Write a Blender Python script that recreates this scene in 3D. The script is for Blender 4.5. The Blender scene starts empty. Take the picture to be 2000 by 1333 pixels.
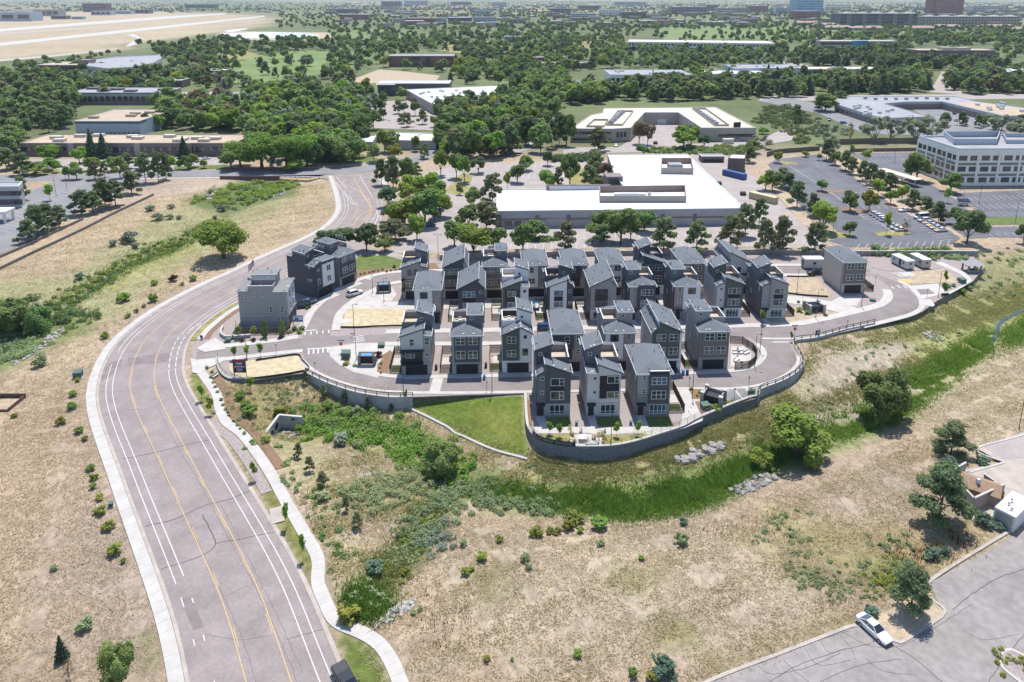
import bpy, bmesh, math, random
import numpy as np
from mathutils import Vector, Matrix

# ------------------------------------------------------------------ camera, sky, sun, exposure
S = bpy.context.scene
C = S.collection
R = math.radians
HAZE = .00004
CAM_H, PITCH, FPX, Y0 = 83.0, R(13.6), 1400.0, 329.0
cd = bpy.data.cameras.new('camera'); cam = bpy.data.objects.new('camera', cd); C.objects.link(cam)
cam.location = (0, 0, CAM_H); cam.rotation_euler = (math.pi/2 - PITCH, 0, 0)
cd.sensor_width = 36.0; cd.lens = 36.0*FPX/2000; cd.shift_y = -(666.5 - Y0)/2000
cd.clip_start = 1.0; cd.clip_end = 60000.0
S.camera = cam
SUN_EL, SUN_AZ = R(70), R(8)      # azimuth measured from +Y (beyond the houses) towards +X
w = bpy.data.worlds.new('World'); S.world = w; w.use_nodes = True
nt = w.node_tree; bg = nt.nodes['Background']; sk = nt.nodes.new('ShaderNodeTexSky')
sk.sky_type = 'NISHITA'; sk.sun_disc = False; sk.sun_elevation = SUN_EL; sk.sun_rotation = SUN_AZ
sk.altitude = 1700; sk.air_density = 1.0; sk.dust_density = 1.0
nt.links.new(sk.outputs[0], bg.inputs[0]); bg.inputs[1].default_value = 0.15
sl = bpy.data.lights.new('sun', 'SUN'); sl.energy = 4.0; sl.angle = R(0.5); sl.color = (1.0, 0.96, 0.9)
sun = bpy.data.objects.new('sun', sl); C.objects.link(sun)
sdir = Vector((math.sin(SUN_AZ)*math.cos(SUN_EL), math.cos(SUN_AZ)*math.cos(SUN_EL), math.sin(SUN_EL)))
sun.rotation_euler = sdir.to_track_quat('Z', 'Y').to_euler(); sun.location = (0, 200, 300)
S.view_settings.view_transform = 'Standard'; S.view_settings.look = 'None'
S.view_settings.exposure = 0.78; S.view_settings.gamma = 1.0
S.view_settings.use_curve_mapping = False
S.render.engine = 'CYCLES'
S.cycles.max_bounces = 5; S.cycles.diffuse_bounces = 3; S.cycles.glossy_bounces = 2
S.cycles.transmission_bounces = 2; S.cycles.transparent_max_bounces = 4; S.cycles.volume_bounces = 0
S.cycles.use_denoising = True

rnd = random.Random(7)
RNG = np.random.default_rng(7)

# ------------------------------------------------------------------ geometry of the site
_ct, _st = math.cos(PITCH), math.sin(PITCH)
def P(px, py, z=0.0):
    """the point of the site at height z that the survey picture shows at (px, py)"""
    u, v = (px-1000)/FPX, (py-Y0)/FPX
    d = (u, _ct - v*_st, -(_st + v*_ct)); t = (z - CAM_H)/d[2]
    return Vector((d[0]*t, d[1]*t, z))
def PA(pts, z=0.0): return np.array([P(x, y, z)[:2] for x, y in pts])
def smooth(e0, e1, x):
    t = np.clip((x-e0)/(e1-e0), 0, 1); return t*t*(3-2*t)
def catmull(pts, step=1.0, closed=False):
    p = np.asarray(pts, float)
    if closed: p = np.vstack([p[-1:], p, p[:2]])
    else: p = np.vstack([2*p[:1]-p[1:2], p, 2*p[-1:]-p[-2:-1]])
    out = []
    for i in range(1, len(p)-2):
        n = max(1, int(np.linalg.norm(p[i+1]-p[i])/step))
        t = np.linspace(0, 1, n, endpoint=False)[:, None]
        a, b, c, d = p[i-1], p[i], p[i+1], p[i+2]
        out.append(0.5*((2*b) + (-a+c)*t + (2*a-5*b+4*c-d)*t**2 + (-a+3*b-3*c+d)*t**3))
    if not closed: out.append(p[-2:-1])
    return np.vstack(out)
def relax(p, n=3):
    p = p.copy()
    for _ in range(n): p[1:-1] = .25*p[:-2] + .5*p[1:-1] + .25*p[2:]
    return p
def seg_dist(X, Y, line):
    d = np.full(X.shape, 1e9)
    for (ax, ay), (bx, by) in zip(line[:-1], line[1:]):
        vx, vy = bx-ax, by-ay; L = vx*vx+vy*vy + 1e-9
        t = np.clip(((X-ax)*vx + (Y-ay)*vy)/L, 0, 1)
        d = np.minimum(d, (X-ax-t*vx)**2 + (Y-ay-t*vy)**2)
    return np.sqrt(d)
def inside(X, Y, poly):
    r = np.zeros(X.shape, bool); n = len(poly); j = n-1
    for i in range(n):
        xi, yi = poly[i]; xj, yj = poly[j]
        if yi != yj:
            r ^= ((yi > Y) != (yj > Y)) & (X < (xj-xi)*(Y-yi)/(yj-yi) + xi)
        j = i
    return r
def sdist(X, Y, poly):
    d = seg_dist(X, Y, np.vstack([poly, poly[:1]])); return np.where(inside(X, Y, poly), d, -d)
def wob(X, Y, s, k=0):
    a = X/s; b = Y/s
    return (np.sin(a*1.3+b*.7+k)+np.sin(a*-.9+b*1.7+2.1*k)+np.sin(a*2.3+b*1.1+k*.7)*.6+np.sin(a*.4-b*3.1+k)*.5)/3.1

CREEK = PA([(2040,572),(1955,622),(1905,680),(1850,722),(1760,775),(1690,812),(1600,848),(1500,888),(1420,918),(1330,950),
            (1230,968),(1100,966),(980,955),(900,936),(860,912),(800,872),(720,845),(650,832),(560,832)], -3)
BRANCH = PA([(880,935),(850,990),(810,1050),(770,1110),(735,1160),(712,1200)], -2)
WEST = PA([(640,352),(520,365),(465,408),(420,440),(330,485),(250,512),(200,545),(150,580),(90,622),(40,662),(-80,740)], -1.5)
Y1 = relax(catmull(PA([(505,1420),(480,1331),(449,1218),(423,1146),(394,1080),(361,1009),(332,947),(304,885),(273,819),(257,776),(253,745),
      (261,707),(274,677),(296,650),(330,623),(360,602),(399,581),(444,557),(480,542),(540,511),(600,484),(650,460),(680,438),
      (694,418),(697,402),(692,380),(684,360),(676,342)]), 1.0), 14)
PAD_PX = [(372,690),(400,640),(470,585),(560,540),(640,500),(700,470),(760,497),(800,500),(1000,492),(1460,488),(1640,498),(1770,503),(1900,500),
   (1925,520),(1900,550),(1830,588),(1800,610),(1708,633),(1650,646),(1597,661),(1554,667),(1550,675),(1559,690),(1568,710),(1564,721),(1552,733),
   (1527,747),(1496,758),(1482,765),(1478,777),(1422,794),(1366,817),(1334,834),(1286,850),(1236,865),(1200,872),(1171,874.5),(1131,874),(1100,871),
   (1068,865),(1045,854),(1033,838),(1029,823),(1026,769),(900,772),(800,776),(760,777),(700,768),(640,748),(597,729),(560,733),(500,742),(480,743),(445,742),(428,722),(424,702),(385,735)]
PAD = PA(PAD_PX)
LOT_SE = PA([(1290,1400),(1380,1333),(1666,1225),(1690,1215),(1800,1240),(1840,1195),(1815,1140),(2000,1035),(2100,980),(2200,1400)])
BERM = PA([(860,502),(1000,497),(1240,493),(1470,491),(1620,494),(1900,494)])
CULV = PA([(517,853),(546,816),(592,818),(612,832),(600,862),(545,868)], -3.5)
def terr_exact(X, Y):
    X = np.asarray(X, float); Y = np.asarray(Y, float)
    z = np.zeros(X.shape); near = (Y < 420) & (Y > 30) & (np.abs(X) < 300)
    if near.any():
        x, y = X[near], Y[near]
        dc = seg_dist(x, y, CREEK)
        v = 3.6*np.exp(-(dc/15)**2) + .5*np.exp(-(dc/3)**2)
        v = np.maximum(v, 2.3*np.exp(-(seg_dist(x, y, BRANCH)/8)**2))
        v = np.maximum(v, 2.0*np.exp(-(seg_dist(x, y, WEST)/12)**2) + .9*np.exp(-(seg_dist(x, y, WEST)/1.6)**2))
        v = v*smooth(13.5, 23, seg_dist(x, y, Y1[::6]+np.array([2.5, 0])))
        v = v*smooth(0, 14, -sdist(x, y, LOT_SE)) if True else v
        v = -v + .12*wob(x, y, 7)*smooth(15, 20, seg_dist(x, y, Y1[::6]))*smooth(0, 4, -sdist(x, y, LOT_SE))*smooth(.5, 5, v)
        cu = sdist(x, y, CULV); k = smooth(-.6, .6, cu); v = v*(1-k) - 4.3*k
        sp = sdist(x, y, PAD)
        v = v*(1 - smooth(.25, 1.2, sp))
        v = v + 1.5*np.exp(-(seg_dist(x, y, BERM)/2.6)**4)*smooth(0, 3, y-np.interp(x, BERM[:, 0], BERM[:, 1])+3.2)
        z[near] = v
    return z
_gs, _gx0, _gy0, _gx1, _gy1 = .6, -299.0, 31.0, 299.0, 419.0
_GX, _GY = np.meshgrid(np.arange(_gx0, _gx1, _gs), np.arange(_gy0, _gy1, _gs)); _GZ = terr_exact(_GX, _GY)
def terr(X, Y):
    X = np.asarray(X, float); Y = np.asarray(Y, float); u = (X-_gx0)/_gs; v = (Y-_gy0)/_gs
    ok = (u >= 0) & (v >= 0) & (u < _GZ.shape[1]-1.01) & (v < _GZ.shape[0]-1.01); u = np.where(ok, u, 0); v = np.where(ok, v, 0)
    i = u.astype(int); j = v.astype(int); a = u-i; b = v-j
    return np.where(ok, (_GZ[j,i]*(1-a)+_GZ[j,i+1]*a)*(1-b)+(_GZ[j+1,i]*(1-a)+_GZ[j+1,i+1]*a)*b, 0.0)
def T(x, y):
    u = (x-_gx0)/_gs; v = (y-_gy0)/_gs
    if u < 0 or v < 0 or u >= _GZ.shape[1]-1.01 or v >= _GZ.shape[0]-1.01: return 0.0
    i = int(u); j = int(v); a = u-i; b = v-j
    return float((_GZ[j,i]*(1-a)+_GZ[j,i+1]*a)*(1-b)+(_GZ[j+1,i]*(1-a)+_GZ[j+1,i+1]*a)*b)
def G(px, py, dz=0.0):
    z = 0.0
    for _ in range(14):
        p = P(px, py, z); z = .5*z + .5*T(p.x, p.y)
    p = P(px, py, z); p.z = T(p.x, p.y) + dz; return p
def GA(pts): return np.array([G(x, y)[:2] for x, y in pts])
def scale_at(px, py):
    p = G(px, py); return FPX/(p.y*_ct + (CAM_H-p.z)*_st)     # picture points per metre there

# ------------------------------------------------------------------ mesh helpers
class MB:
    def __init__(s): s.v = []; s.f = []; s.m = []
    def add(s, vs, fs, mi=0):
        o = len(s.v); s.v += [tuple(v) for v in vs]; s.f += [tuple(i+o for i in f) for f in fs]; s.m += [mi]*len(fs); return s
    def box(s, x0, x1, y0, y1, z0, z1, mi=0, top=None):
        s.add([(x0,y0,z0),(x1,y0,z0),(x1,y1,z0),(x0,y1,z0),(x0,y0,z1),(x1,y0,z1),(x1,y1,z1),(x0,y1,z1)],
              [(0,3,2,1),(0,1,5,4),(1,2,6,5),(2,3,7,6),(3,0,4,7)], mi)
        o = len(s.v)-8; s.f.append((o+4,o+5,o+6,o+7)); s.m.append(mi if top is None else top); return s
    def cbox(s, c, sx, sy, sz, ang=0, mi=0, tilt=None):
        M = Matrix.Rotation(ang, 3, 'Z')
        if tilt is not None: M = M @ Matrix.Rotation(tilt, 3, 'X')
        vs = [Vector(c) + M @ Vector((a*sx/2, b*sy/2, d*sz/2)) for d in (-1,1) for a, b in ((-1,-1),(1,-1),(1,1),(-1,1))]
        return s.add(vs, [(0,3,2,1),(4,5,6,7),(0,1,5,4),(1,2,6,5),(2,3,7,6),(3,0,4,7)], mi)
    def prism(s, poly, z0, z1, mi=0, top=None):
        n = len(poly); z1 = z1 if hasattr(z1, '__len__') else [z1]*n; z0 = z0 if hasattr(z0, '__len__') else [z0]*n
        a = sum(poly[i-1][0]*poly[i][1]-poly[i][0]*poly[i-1][1] for i in range(n))
        q = list(range(n)) if a > 0 else list(range(n))[::-1]
        poly = [poly[i] for i in q]; z1 = [z1[i] for i in q]; z0 = [z0[i] for i in q]
        s.add([(p[0],p[1],z0[i]) for i, p in enumerate(poly)]+[(p[0],p[1],z1[i]) for i, p in enumerate(poly)],
              [tuple(range(n))[::-1]]+[(i,(i+1)%n,n+(i+1)%n,n+i) for i in range(n)], mi)
        o = len(s.v)-2*n; s.f.append(tuple(o+n+i for i in range(n))); s.m.append(mi if top is None else top); return s
    def slab(s, quad, th, mi=0):
        n = len(quad); lo = [(p[0],p[1],p[2]-th) for p in quad]
        return s.add(lo+list(quad), [tuple(range(n))[::-1], tuple(range(n,2*n))]+[(i,(i+1)%n,n+(i+1)%n,n+i) for i in range(n)], mi)
    def bar(s, a, b, r0, r1=None, n=6, mi=0):
        a, b = Vector(a), Vector(b); r1 = r0 if r1 is None else r1
        d = (b-a).normalized(); u = d.orthogonal().normalized(); w2 = d.cross(u)
        vs = [p + (u*math.cos(6.28318*k/n)+w2*math.sin(6.28318*k/n))*r for p, r in ((a,r0),(b,r1)) for k in range(n)]
        return s.add(vs, [(k,(k+1)%n,n+(k+1)%n,n+k) for k in range(n)]+[tuple(range(n))[::-1], tuple(range(n,2*n))], mi)
    def ball(s, c, rx, ry, rz, mi=0, n=8, m=5):
        vs = [(c[0],c[1],c[2]-rz)]+[(c[0]+rx*math.sin(math.pi*j/m)*math.cos(6.28318*i/n), c[1]+ry*math.sin(math.pi*j/m)*math.sin(6.28318*i/n), c[2]-rz*math.cos(math.pi*j/m)) for j in range(1,m) for i in range(n)]+[(c[0],c[1],c[2]+rz)]
        fs = [(0,1+(i+1)%n,1+i) for i in range(n)]
        for j in range(m-2): fs += [(1+j*n+i,1+j*n+(i+1)%n,1+(j+1)*n+(i+1)%n,1+(j+1)*n+i) for i in range(n)]
        L = len(vs)-1; fs += [(1+(m-2)*n+i,1+(m-2)*n+(i+1)%n,L) for i in range(n)]
        return s.add(vs, fs, mi)
    def mesh(s, name, mats, sm=False):
        me = bpy.data.meshes.new(name); me.from_pydata(s.v, [], s.f)
        for m in (mats if isinstance(mats, (list, tuple)) else [mats]): me.materials.append(m)
        if any(s.m): me.polygons.foreach_set('material_index', s.m)
        if sm: me.polygons.foreach_set('use_smooth', [True]*len(me.polygons))
        me.update(); return me
    def build(s, name, mats, parent=None, sm=False, **kw): return put(name, s.mesh(name, mats, sm), parent, **kw)

def tag(o, label=None, cat=None, group=None, kind=None):
    if label: o['label'] = label
    if cat: o['category'] = cat
    if group: o['group'] = group
    if kind: o['kind'] = kind
    return o
def put(name, data, parent=None, loc=None, rot=0.0, scl=None, label=None, cat=None, group=None, kind=None):
    o = bpy.data.objects.new(name, data); C.objects.link(o)
    if loc is not None: o.location = loc
    if rot: o.rotation_euler = (0, 0, rot)
    if scl is not None: o.scale = scl if hasattr(scl, '__len__') else (scl,)*3
    if parent is not None: o.parent = parent
    return tag(o, label, cat, group, kind)
def empty(name, label, cat, loc, rot=0.0, group=None, scl=None):
    o = put(name, None, None, loc, rot, scl, label, cat, group); o.empty_display_size = .5; return o
def clone(o, loc, rot=None, scl=None, label=None, group=None):
    def cp(a, par):
        b = a.copy(); C.objects.link(b)
        if par is not None: b.parent = par
        for ch in a.children: cp(ch, b)
        return b
    b = cp(o, None); b.location = loc
    if rot is not None: b.rotation_euler = (0, 0, rot)
    if scl is not None: b.scale = scl if hasattr(scl, '__len__') else (scl,)*3
    if label: b['label'] = label
    if group: b['group'] = group
    return b

# ------------------------------------------------------------------ materials (base colours only; light comes from the sun and sky)
def nd(nt, typ, **kw):
    n = nt.nodes.new(typ)
    for k, v in kw.items():
        if k.startswith('i_'): n.inputs[int(k[2:]) if k[2:].isdigit() else k[2:]].default_value = v
        else: setattr(n, k, v)
    return n
MATS = {}
def mat(name, col, rough=.85, var=.12, scale=1.5, bump=0.0, metal=0.0, spec=.3, col2=None, fine=0.0, objrand=0.0, coord='pos', stretch=None):
    if name in MATS: return MATS[name]
    m = bpy.data.materials.new(name); m.use_nodes = True; t = m.node_tree; b = t.nodes['Principled BSDF']
    b.inputs['Roughness'].default_value = rough; b.inputs['Metallic'].default_value = metal; b.inputs['Specular IOR Level'].default_value = spec
    L = t.links.new
    if coord == 'pos': src = nd(t, 'ShaderNodeNewGeometry').outputs['Position']
    else: src = nd(t, 'ShaderNodeTexCoord').outputs['Object']
    if stretch:
        mp = nd(t, 'ShaderNodeMapping'); mp.inputs['Scale'].default_value = stretch; L(src, mp.inputs[0]); src = mp.outputs[0]
    n1 = nd(t, 'ShaderNodeTexNoise', i_Scale=scale, i_Detail=5.0, i_Roughness=.6); L(src, n1.inputs['Vector'])
    c2 = col2 or tuple(max(0, c*(1-2*var)) for c in col); c1 = col if col2 else tuple(c*(1+var) for c in col)
    mx = nd(t, 'ShaderNodeMix', data_type='RGBA'); mx.inputs[6].default_value = (*c2, 1); mx.inputs[7].default_value = (*c1, 1)
    mr = nd(t, 'ShaderNodeMapRange', i_1=.3, i_2=.7); L(n1.outputs[0], mr.inputs[0]); L(mr.outputs[0], mx.inputs[0]); out = mx.outputs[2]
    if fine:
        n2 = nd(t, 'ShaderNodeTexNoise', i_Scale=scale*9, i_Detail=3.0); L(src, n2.inputs['Vector'])
        m2 = nd(t, 'ShaderNodeMapRange', i_1=.25, i_2=.75, i_3=1-fine, i_4=1+fine); L(n2.outputs[0], m2.inputs[0])
        v = nd(t, 'ShaderNodeVectorMath', operation='SCALE'); L(out, v.inputs[0]); L(m2.outputs[0], v.inputs['Scale']); out = v.outputs[0]
    if objrand:
        oi = nd(t, 'ShaderNodeObjectInfo')
        m3 = nd(t, 'ShaderNodeMapRange', i_3=1-objrand, i_4=1+objrand); L(oi.outputs['Random'], m3.inputs[0])
        hs = nd(t, 'ShaderNodeHueSaturation'); L(out, hs.inputs['Color']); L(m3.outputs[0], hs.inputs['Value'])
        m4 = nd(t, 'ShaderNodeMath', operation='MULTIPLY', i_1=7.31); L(oi.outputs['Random'], m4.inputs[0])
        m5 = nd(t, 'ShaderNodeMath', operation='FRACT'); L(m4.outputs[0], m5.inputs[0])
        m6 = nd(t, 'ShaderNodeMapRange', i_3=.5-.045*objrand*3, i_4=.5+.03*objrand*3); L(m5.outputs[0], m6.inputs[0]); L(m6.outputs[0], hs.inputs['Hue']); out = hs.outputs[0]
    L(out, b.inputs['Base Color'])
    if bump:
        bn = nd(t, 'ShaderNodeBump', i_Strength=bump, i_Distance=.12); L(n1.outputs[0], bn.inputs['Height']); L(bn.outputs[0], b.inputs['Normal'])
    MATS[name] = m; return m
def M(n): return MATS[n]
mat('asphalt_old', (.232,.198,.188), .92, .10, .22, fine=.12); mat('asphalt_lot', (.235,.212,.20), .92, .10, .10, fine=.18)
mat('asphalt_street', (.20,.174,.166), .92, .09, .25, fine=.08)
mat('asphalt_tan', (.30,.262,.245), .92, .08, .15, fine=.08)
mat('asphalt_dark', (.115,.115,.128), .92, .12, .12, fine=.1)
mat('asphalt_grey', (.19,.185,.19), .92, .1, .12, fine=.1)
mat('asphalt_patch', (.185,.155,.15), .92, .1, .5, fine=.1)
mat('crack_seal', (.085,.075,.075), .8, .1, 1)
mat('concrete', (.40,.378,.35), .9, .07, .4, fine=.06)
mat('concrete_old', (.35,.305,.265), .9, .1, .5, fine=.1)
mat('concrete_wall', (.33,.325,.32), .9, .09, .6, fine=.08)
mat('block_wall', (.16,.165,.18), .9, .12, 2.2, fine=.2)
mat('stone_wall', (.30,.28,.26), .9, .2, 1.5, fine=.15)
mat('paint_white', (.50,.485,.465), .7, .1, 2, fine=.15)
mat('paint_yellow', (.46,.325,.13), .7, .12, 2, fine=.15)
mat('rock_mulch', (.285,.24,.225), .95, .18, 2.5, .5, fine=.3)
mat('bark_mulch', (.20,.125,.078), .95, .18, 2.5, .4, fine=.3)
mat('straw', (.42,.35,.225), .95, .14, .7, .4, fine=.2)
mat('dirt', (.36,.285,.2), .95, .16, .6, .4, fine=.2)
mat('lawn', (.10,.135,.035), .95, .16, .5, .3, fine=.25)
mat('lawn_dry', (.23,.21,.08), .95, .2, .4, .3, fine=.25)
mat('fairway', (.135,.185,.06), .95, .15, .03, fine=.15)
mat('water', (.03,.05,.06), .08, .1, .3, spec=.6)
mat('pond', (.18,.26,.36), .12, .1, .02, spec=.6)
mat('shingle', (.122,.133,.148), .9, .12, 3.5, fine=.3)
mat('shingle_tan', (.20,.20,.195), .9, .12, 3.5, fine=.3)
mat('trim_white', (.56,.56,.56), .6, .03, 1)
mat('trim_dark', (.028,.03,.037), .6, .05, 1)
for n, c in dict(charcoal=(.072,.074,.085), slate=(.125,.13,.142), olive=(.085,.10,.088), grey=(.275,.268,.265), lightgrey=(.46,.455,.45),
      white=(.64,.635,.62), taupe=(.285,.25,.228), brown=(.155,.135,.118), beige=(.42,.38,.33), black=(.022,.022,.026), umber=(.05,.045,.045)).items():
    mat('siding_'+n, c, .8, .05, .7, fine=.05, stretch=(1,1,6))
mat('stone_veneer', (.24,.225,.22), .9, .35, 4, fine=.3)
mat('stucco_light', (.42,.40,.40), .9, .05, 1)
mat('window_frame', (.62,.62,.62), .5, .02, 1)
mat('glass', (.03,.045,.05), .06, .3, .25, spec=.9)
mat('glass_blue', (.06,.12,.18), .06, .3, .2, spec=.9)
mat('garage_black', (.018,.018,.022), .55, .1, 1)
mat('paver_tan', (.42,.355,.295), .9, .1, 2)
mat('deck_fabric', (.6,.58,.55), .9, .05, 2)
mat('wood_dark', (.055,.042,.036), .85, .2, 2)
mat('wood_fence', (.13,.085,.062), .85, .25, 2)
mat('metal_dark', (.03,.028,.028), .5, .1, 2, metal=.3)
mat('metal_grey', (.30,.31,.33), .5, .08, 1, metal=.4)
mat('metal_white', (.52,.52,.52), .5, .04, 1)
mat('util_green', (.07,.12,.105), .6, .1, 2)
mat('plastic_blue', (.03,.20,.42), .5, .05, 2)
mat('plastic_black', (.025,.027,.03), .5, .05, 2)
mat('red_sign', (.45,.02,.025), .5, .03, 2)
mat('sign_blue', (.03,.05,.14), .5, .03, 2)
mat('sign_black', (.02,.02,.028), .5, .03, 2)
mat('sign_red', (.28,.025,.03), .5, .03, 2)
mat('sign_white', (.6,.61,.63), .5, .02, 2)
mat('rubber', (.02,.02,.02), .8, .1, 3)
mat('roof_membrane', (.54,.54,.54), .8, .03, .08, fine=.03)
mat('roof_cream', (.47,.425,.35), .85, .05, .1, fine=.06)
mat('roof_tan', (.38,.30,.22), .9, .08, .1, fine=.08)
mat('roof_grey', (.27,.27,.285), .9, .08, .1, fine=.08)
mat('rock_grey', (.27,.252,.235), .9, .25, 1.2, .4, fine=.2)
mat('rock_pale', (.33,.31,.285), .9, .2, 1.2, .4, fine=.2)
mat('bark', (.11,.085,.065), .95, .2, 3, .3)
mat('bark_grey', (.20,.175,.15), .95, .2, 3, .3)
# ------------------------------------------------------------------ ground
TAN = np.array((.36,.275,.188)); GREY = np.array((.335,.265,.212)); STRAWC = np.array((.42,.33,.19))
OLIVE = np.array((.215,.20,.085)); GREEN = np.array((.13,.18,.05)); LUSH = np.array((.07,.12,.025)); YGREEN = np.array((.285,.28,.11)); RUST = np.array((.25,.165,.09))
ZONES = [  # outline in the survey picture, edge softness in metres, colour, strength
 ([(-300,420),(200,440),(330,395),(560,345),(640,345),(655,420),(560,480),(440,520),(330,570),(230,640),(150,780),(60,1333),(-300,1400)], 6, TAN, 1.0),
 ([(0,560),(120,545),(230,480),(300,425),(380,400),(470,375),(560,372),(590,385),(540,415),(470,450),(410,500),(330,540),(270,590),(200,630),(110,670),(0,705),(-60,705),(-60,560)], 5, np.array((.27,.265,.14)), .85),
 ([(190,560),(250,520),(330,480),(400,470),(395,490),(300,530),(230,570)], 3, YGREEN, .7),
 ([(100,580),(230,575),(300,590),(250,625),(150,650),(60,660)], 4, np.array((.30,.28,.16)), .7),
 ([(-60,700),(0,640),(80,620),(170,620),(180,655),(130,670),(60,700),(-60,760)], 4, GREEN, .8),
 ([(360,400),(420,372),(480,352),(560,352),(600,360),(570,385),(490,400),(440,420)], 4, np.array((.10,.145,.05)), .9),
 ([(1030,880),(1200,900),(1480,800),(1570,740),(1720,640),(1900,580),(2060,540),(2060,640),(1900,700),(1840,740),(1720,700),(1600,770),(1450,840),(1300,905),(1200,935),(1040,925)], 4, YGREEN, .85),
 ([(1600,690),(1740,655),(1800,700),(1720,760),(1600,810),(1530,830),(1500,800),(1560,770)], 5, np.array((.37,.31,.245)), .9),
 ([(1830,560),(1930,500),(2060,500),(2060,600),(1950,600),(1880,620)], 5, np.array((.2,.21,.08)), .7),
 ([(1880,700),(1990,640),(2060,640),(2060,900),(1900,900),(1800,860),(1780,800)], 7, np.array((.37,.305,.22)), .9),
 ([(440,760),(600,740),(800,785),(860,850),(900,900),(880,960),(800,960),(660,1000),(580,940),(500,870)], 4, np.array((.27,.245,.12)), .8),
 ([(620,860),(700,850),(790,900),(760,940),(680,960),(640,910)], 4, GREY, .9),
 ([(560,740),(700,770),(800,800),(760,840),(640,800),(560,790)], 3, np.array((.36,.30,.19)), .8),
 ([(640,960),(760,960),(850,1000),(800,1080),(720,1150),(660,1150),(620,1030)], 4, np.array((.31,.265,.15)), .8),
 ([(680,1000),(800,1000),(810,1040),(740,1080),(690,1060)], 4, GREY, .9),
 ([(930,1010),(1300,1030),(1500,1080),(1600,1200),(1400,1300),(1100,1333),(900,1333),(850,1180),(830,1080)], 10, np.array((.375,.305,.225)), .9),
 ([(920,1130),(980,1120),(1000,1150),(960,1175),(925,1160)], 3, np.array((.17,.17,.06)), .8),
 ([(1200,1120),(1300,1110),(1310,1145),(1240,1165),(1190,1150)], 3, OLIVE, .7),
 ([(1270,1230),(1340,1220),(1350,1260),(1290,1280)], 3, OLIVE, .8),
 ([(1500,980),(1700,1040),(1900,1030),(1970,1050),(1840,1150),(1700,1175),(1560,1125),(1460,1060)], 5, np.array((.29,.245,.115)), .8),
 ([(1720,1070),(1870,1050),(1880,1080),(1740,1120)], 4, RUST, .7),
 ([(1680,1115),(1760,1110),(1790,1150),(1720,1160)], 3, np.array((.17,.21,.06)), .8),
 ([(1560,1110),(1650,1140),(1700,1150),(1690,1165),(1600,1145),(1550,1125)], 2, np.array((.12,.13,.06)), .8),
 ([(1380,1310),(1660,1210),(1670,1228),(1390,1333)], 2, np.array((.19,.165,.06)), .8),
 ([(797,781),(1024,771),(1032,897),(960,880),(895,850),(830,810),(797,797)], .25, np.array((.105,.155,.025)), 1.0),
 ([(900,800),(1010,800),(1015,850),(930,840)], 5, np.array((.17,.17,.045)), .7),
 ([(448,868),(470,862),(560,985),(612,1085),(612,1148),(560,1060),(500,950)], .4, np.array((.16,.165,.05)), 1.0),
 ([(370,728),(392,722),(420,805),(398,805),(376,765)], .4, np.array((.15,.16,.045)), 1.0),
 ([(660,1232),(700,1245),(735,1270),(765,1345),(700,1380),(672,1290)], .4, np.array((.12,.155,.035)), 1.0),
 ([(660,1232),(720,1245),(735,1262),(690,1266)], 1.5, np.array((.30,.26,.14)), .9),
 ([(392,650),(400,640),(460,598),(466,604),(410,655),(396,672)], .4, np.array((.17,.18,.05)), 1.0),
 ([(270,1255),(305,1240),(310,1310),(285,1320)], 1.5, np.array((.13,.17,.05)), .8),
]
def grow(a, b, s, f):
    o = [a]
    while o[-1] < b: o.append(o[-1]+s); s *= f
    return o
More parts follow.
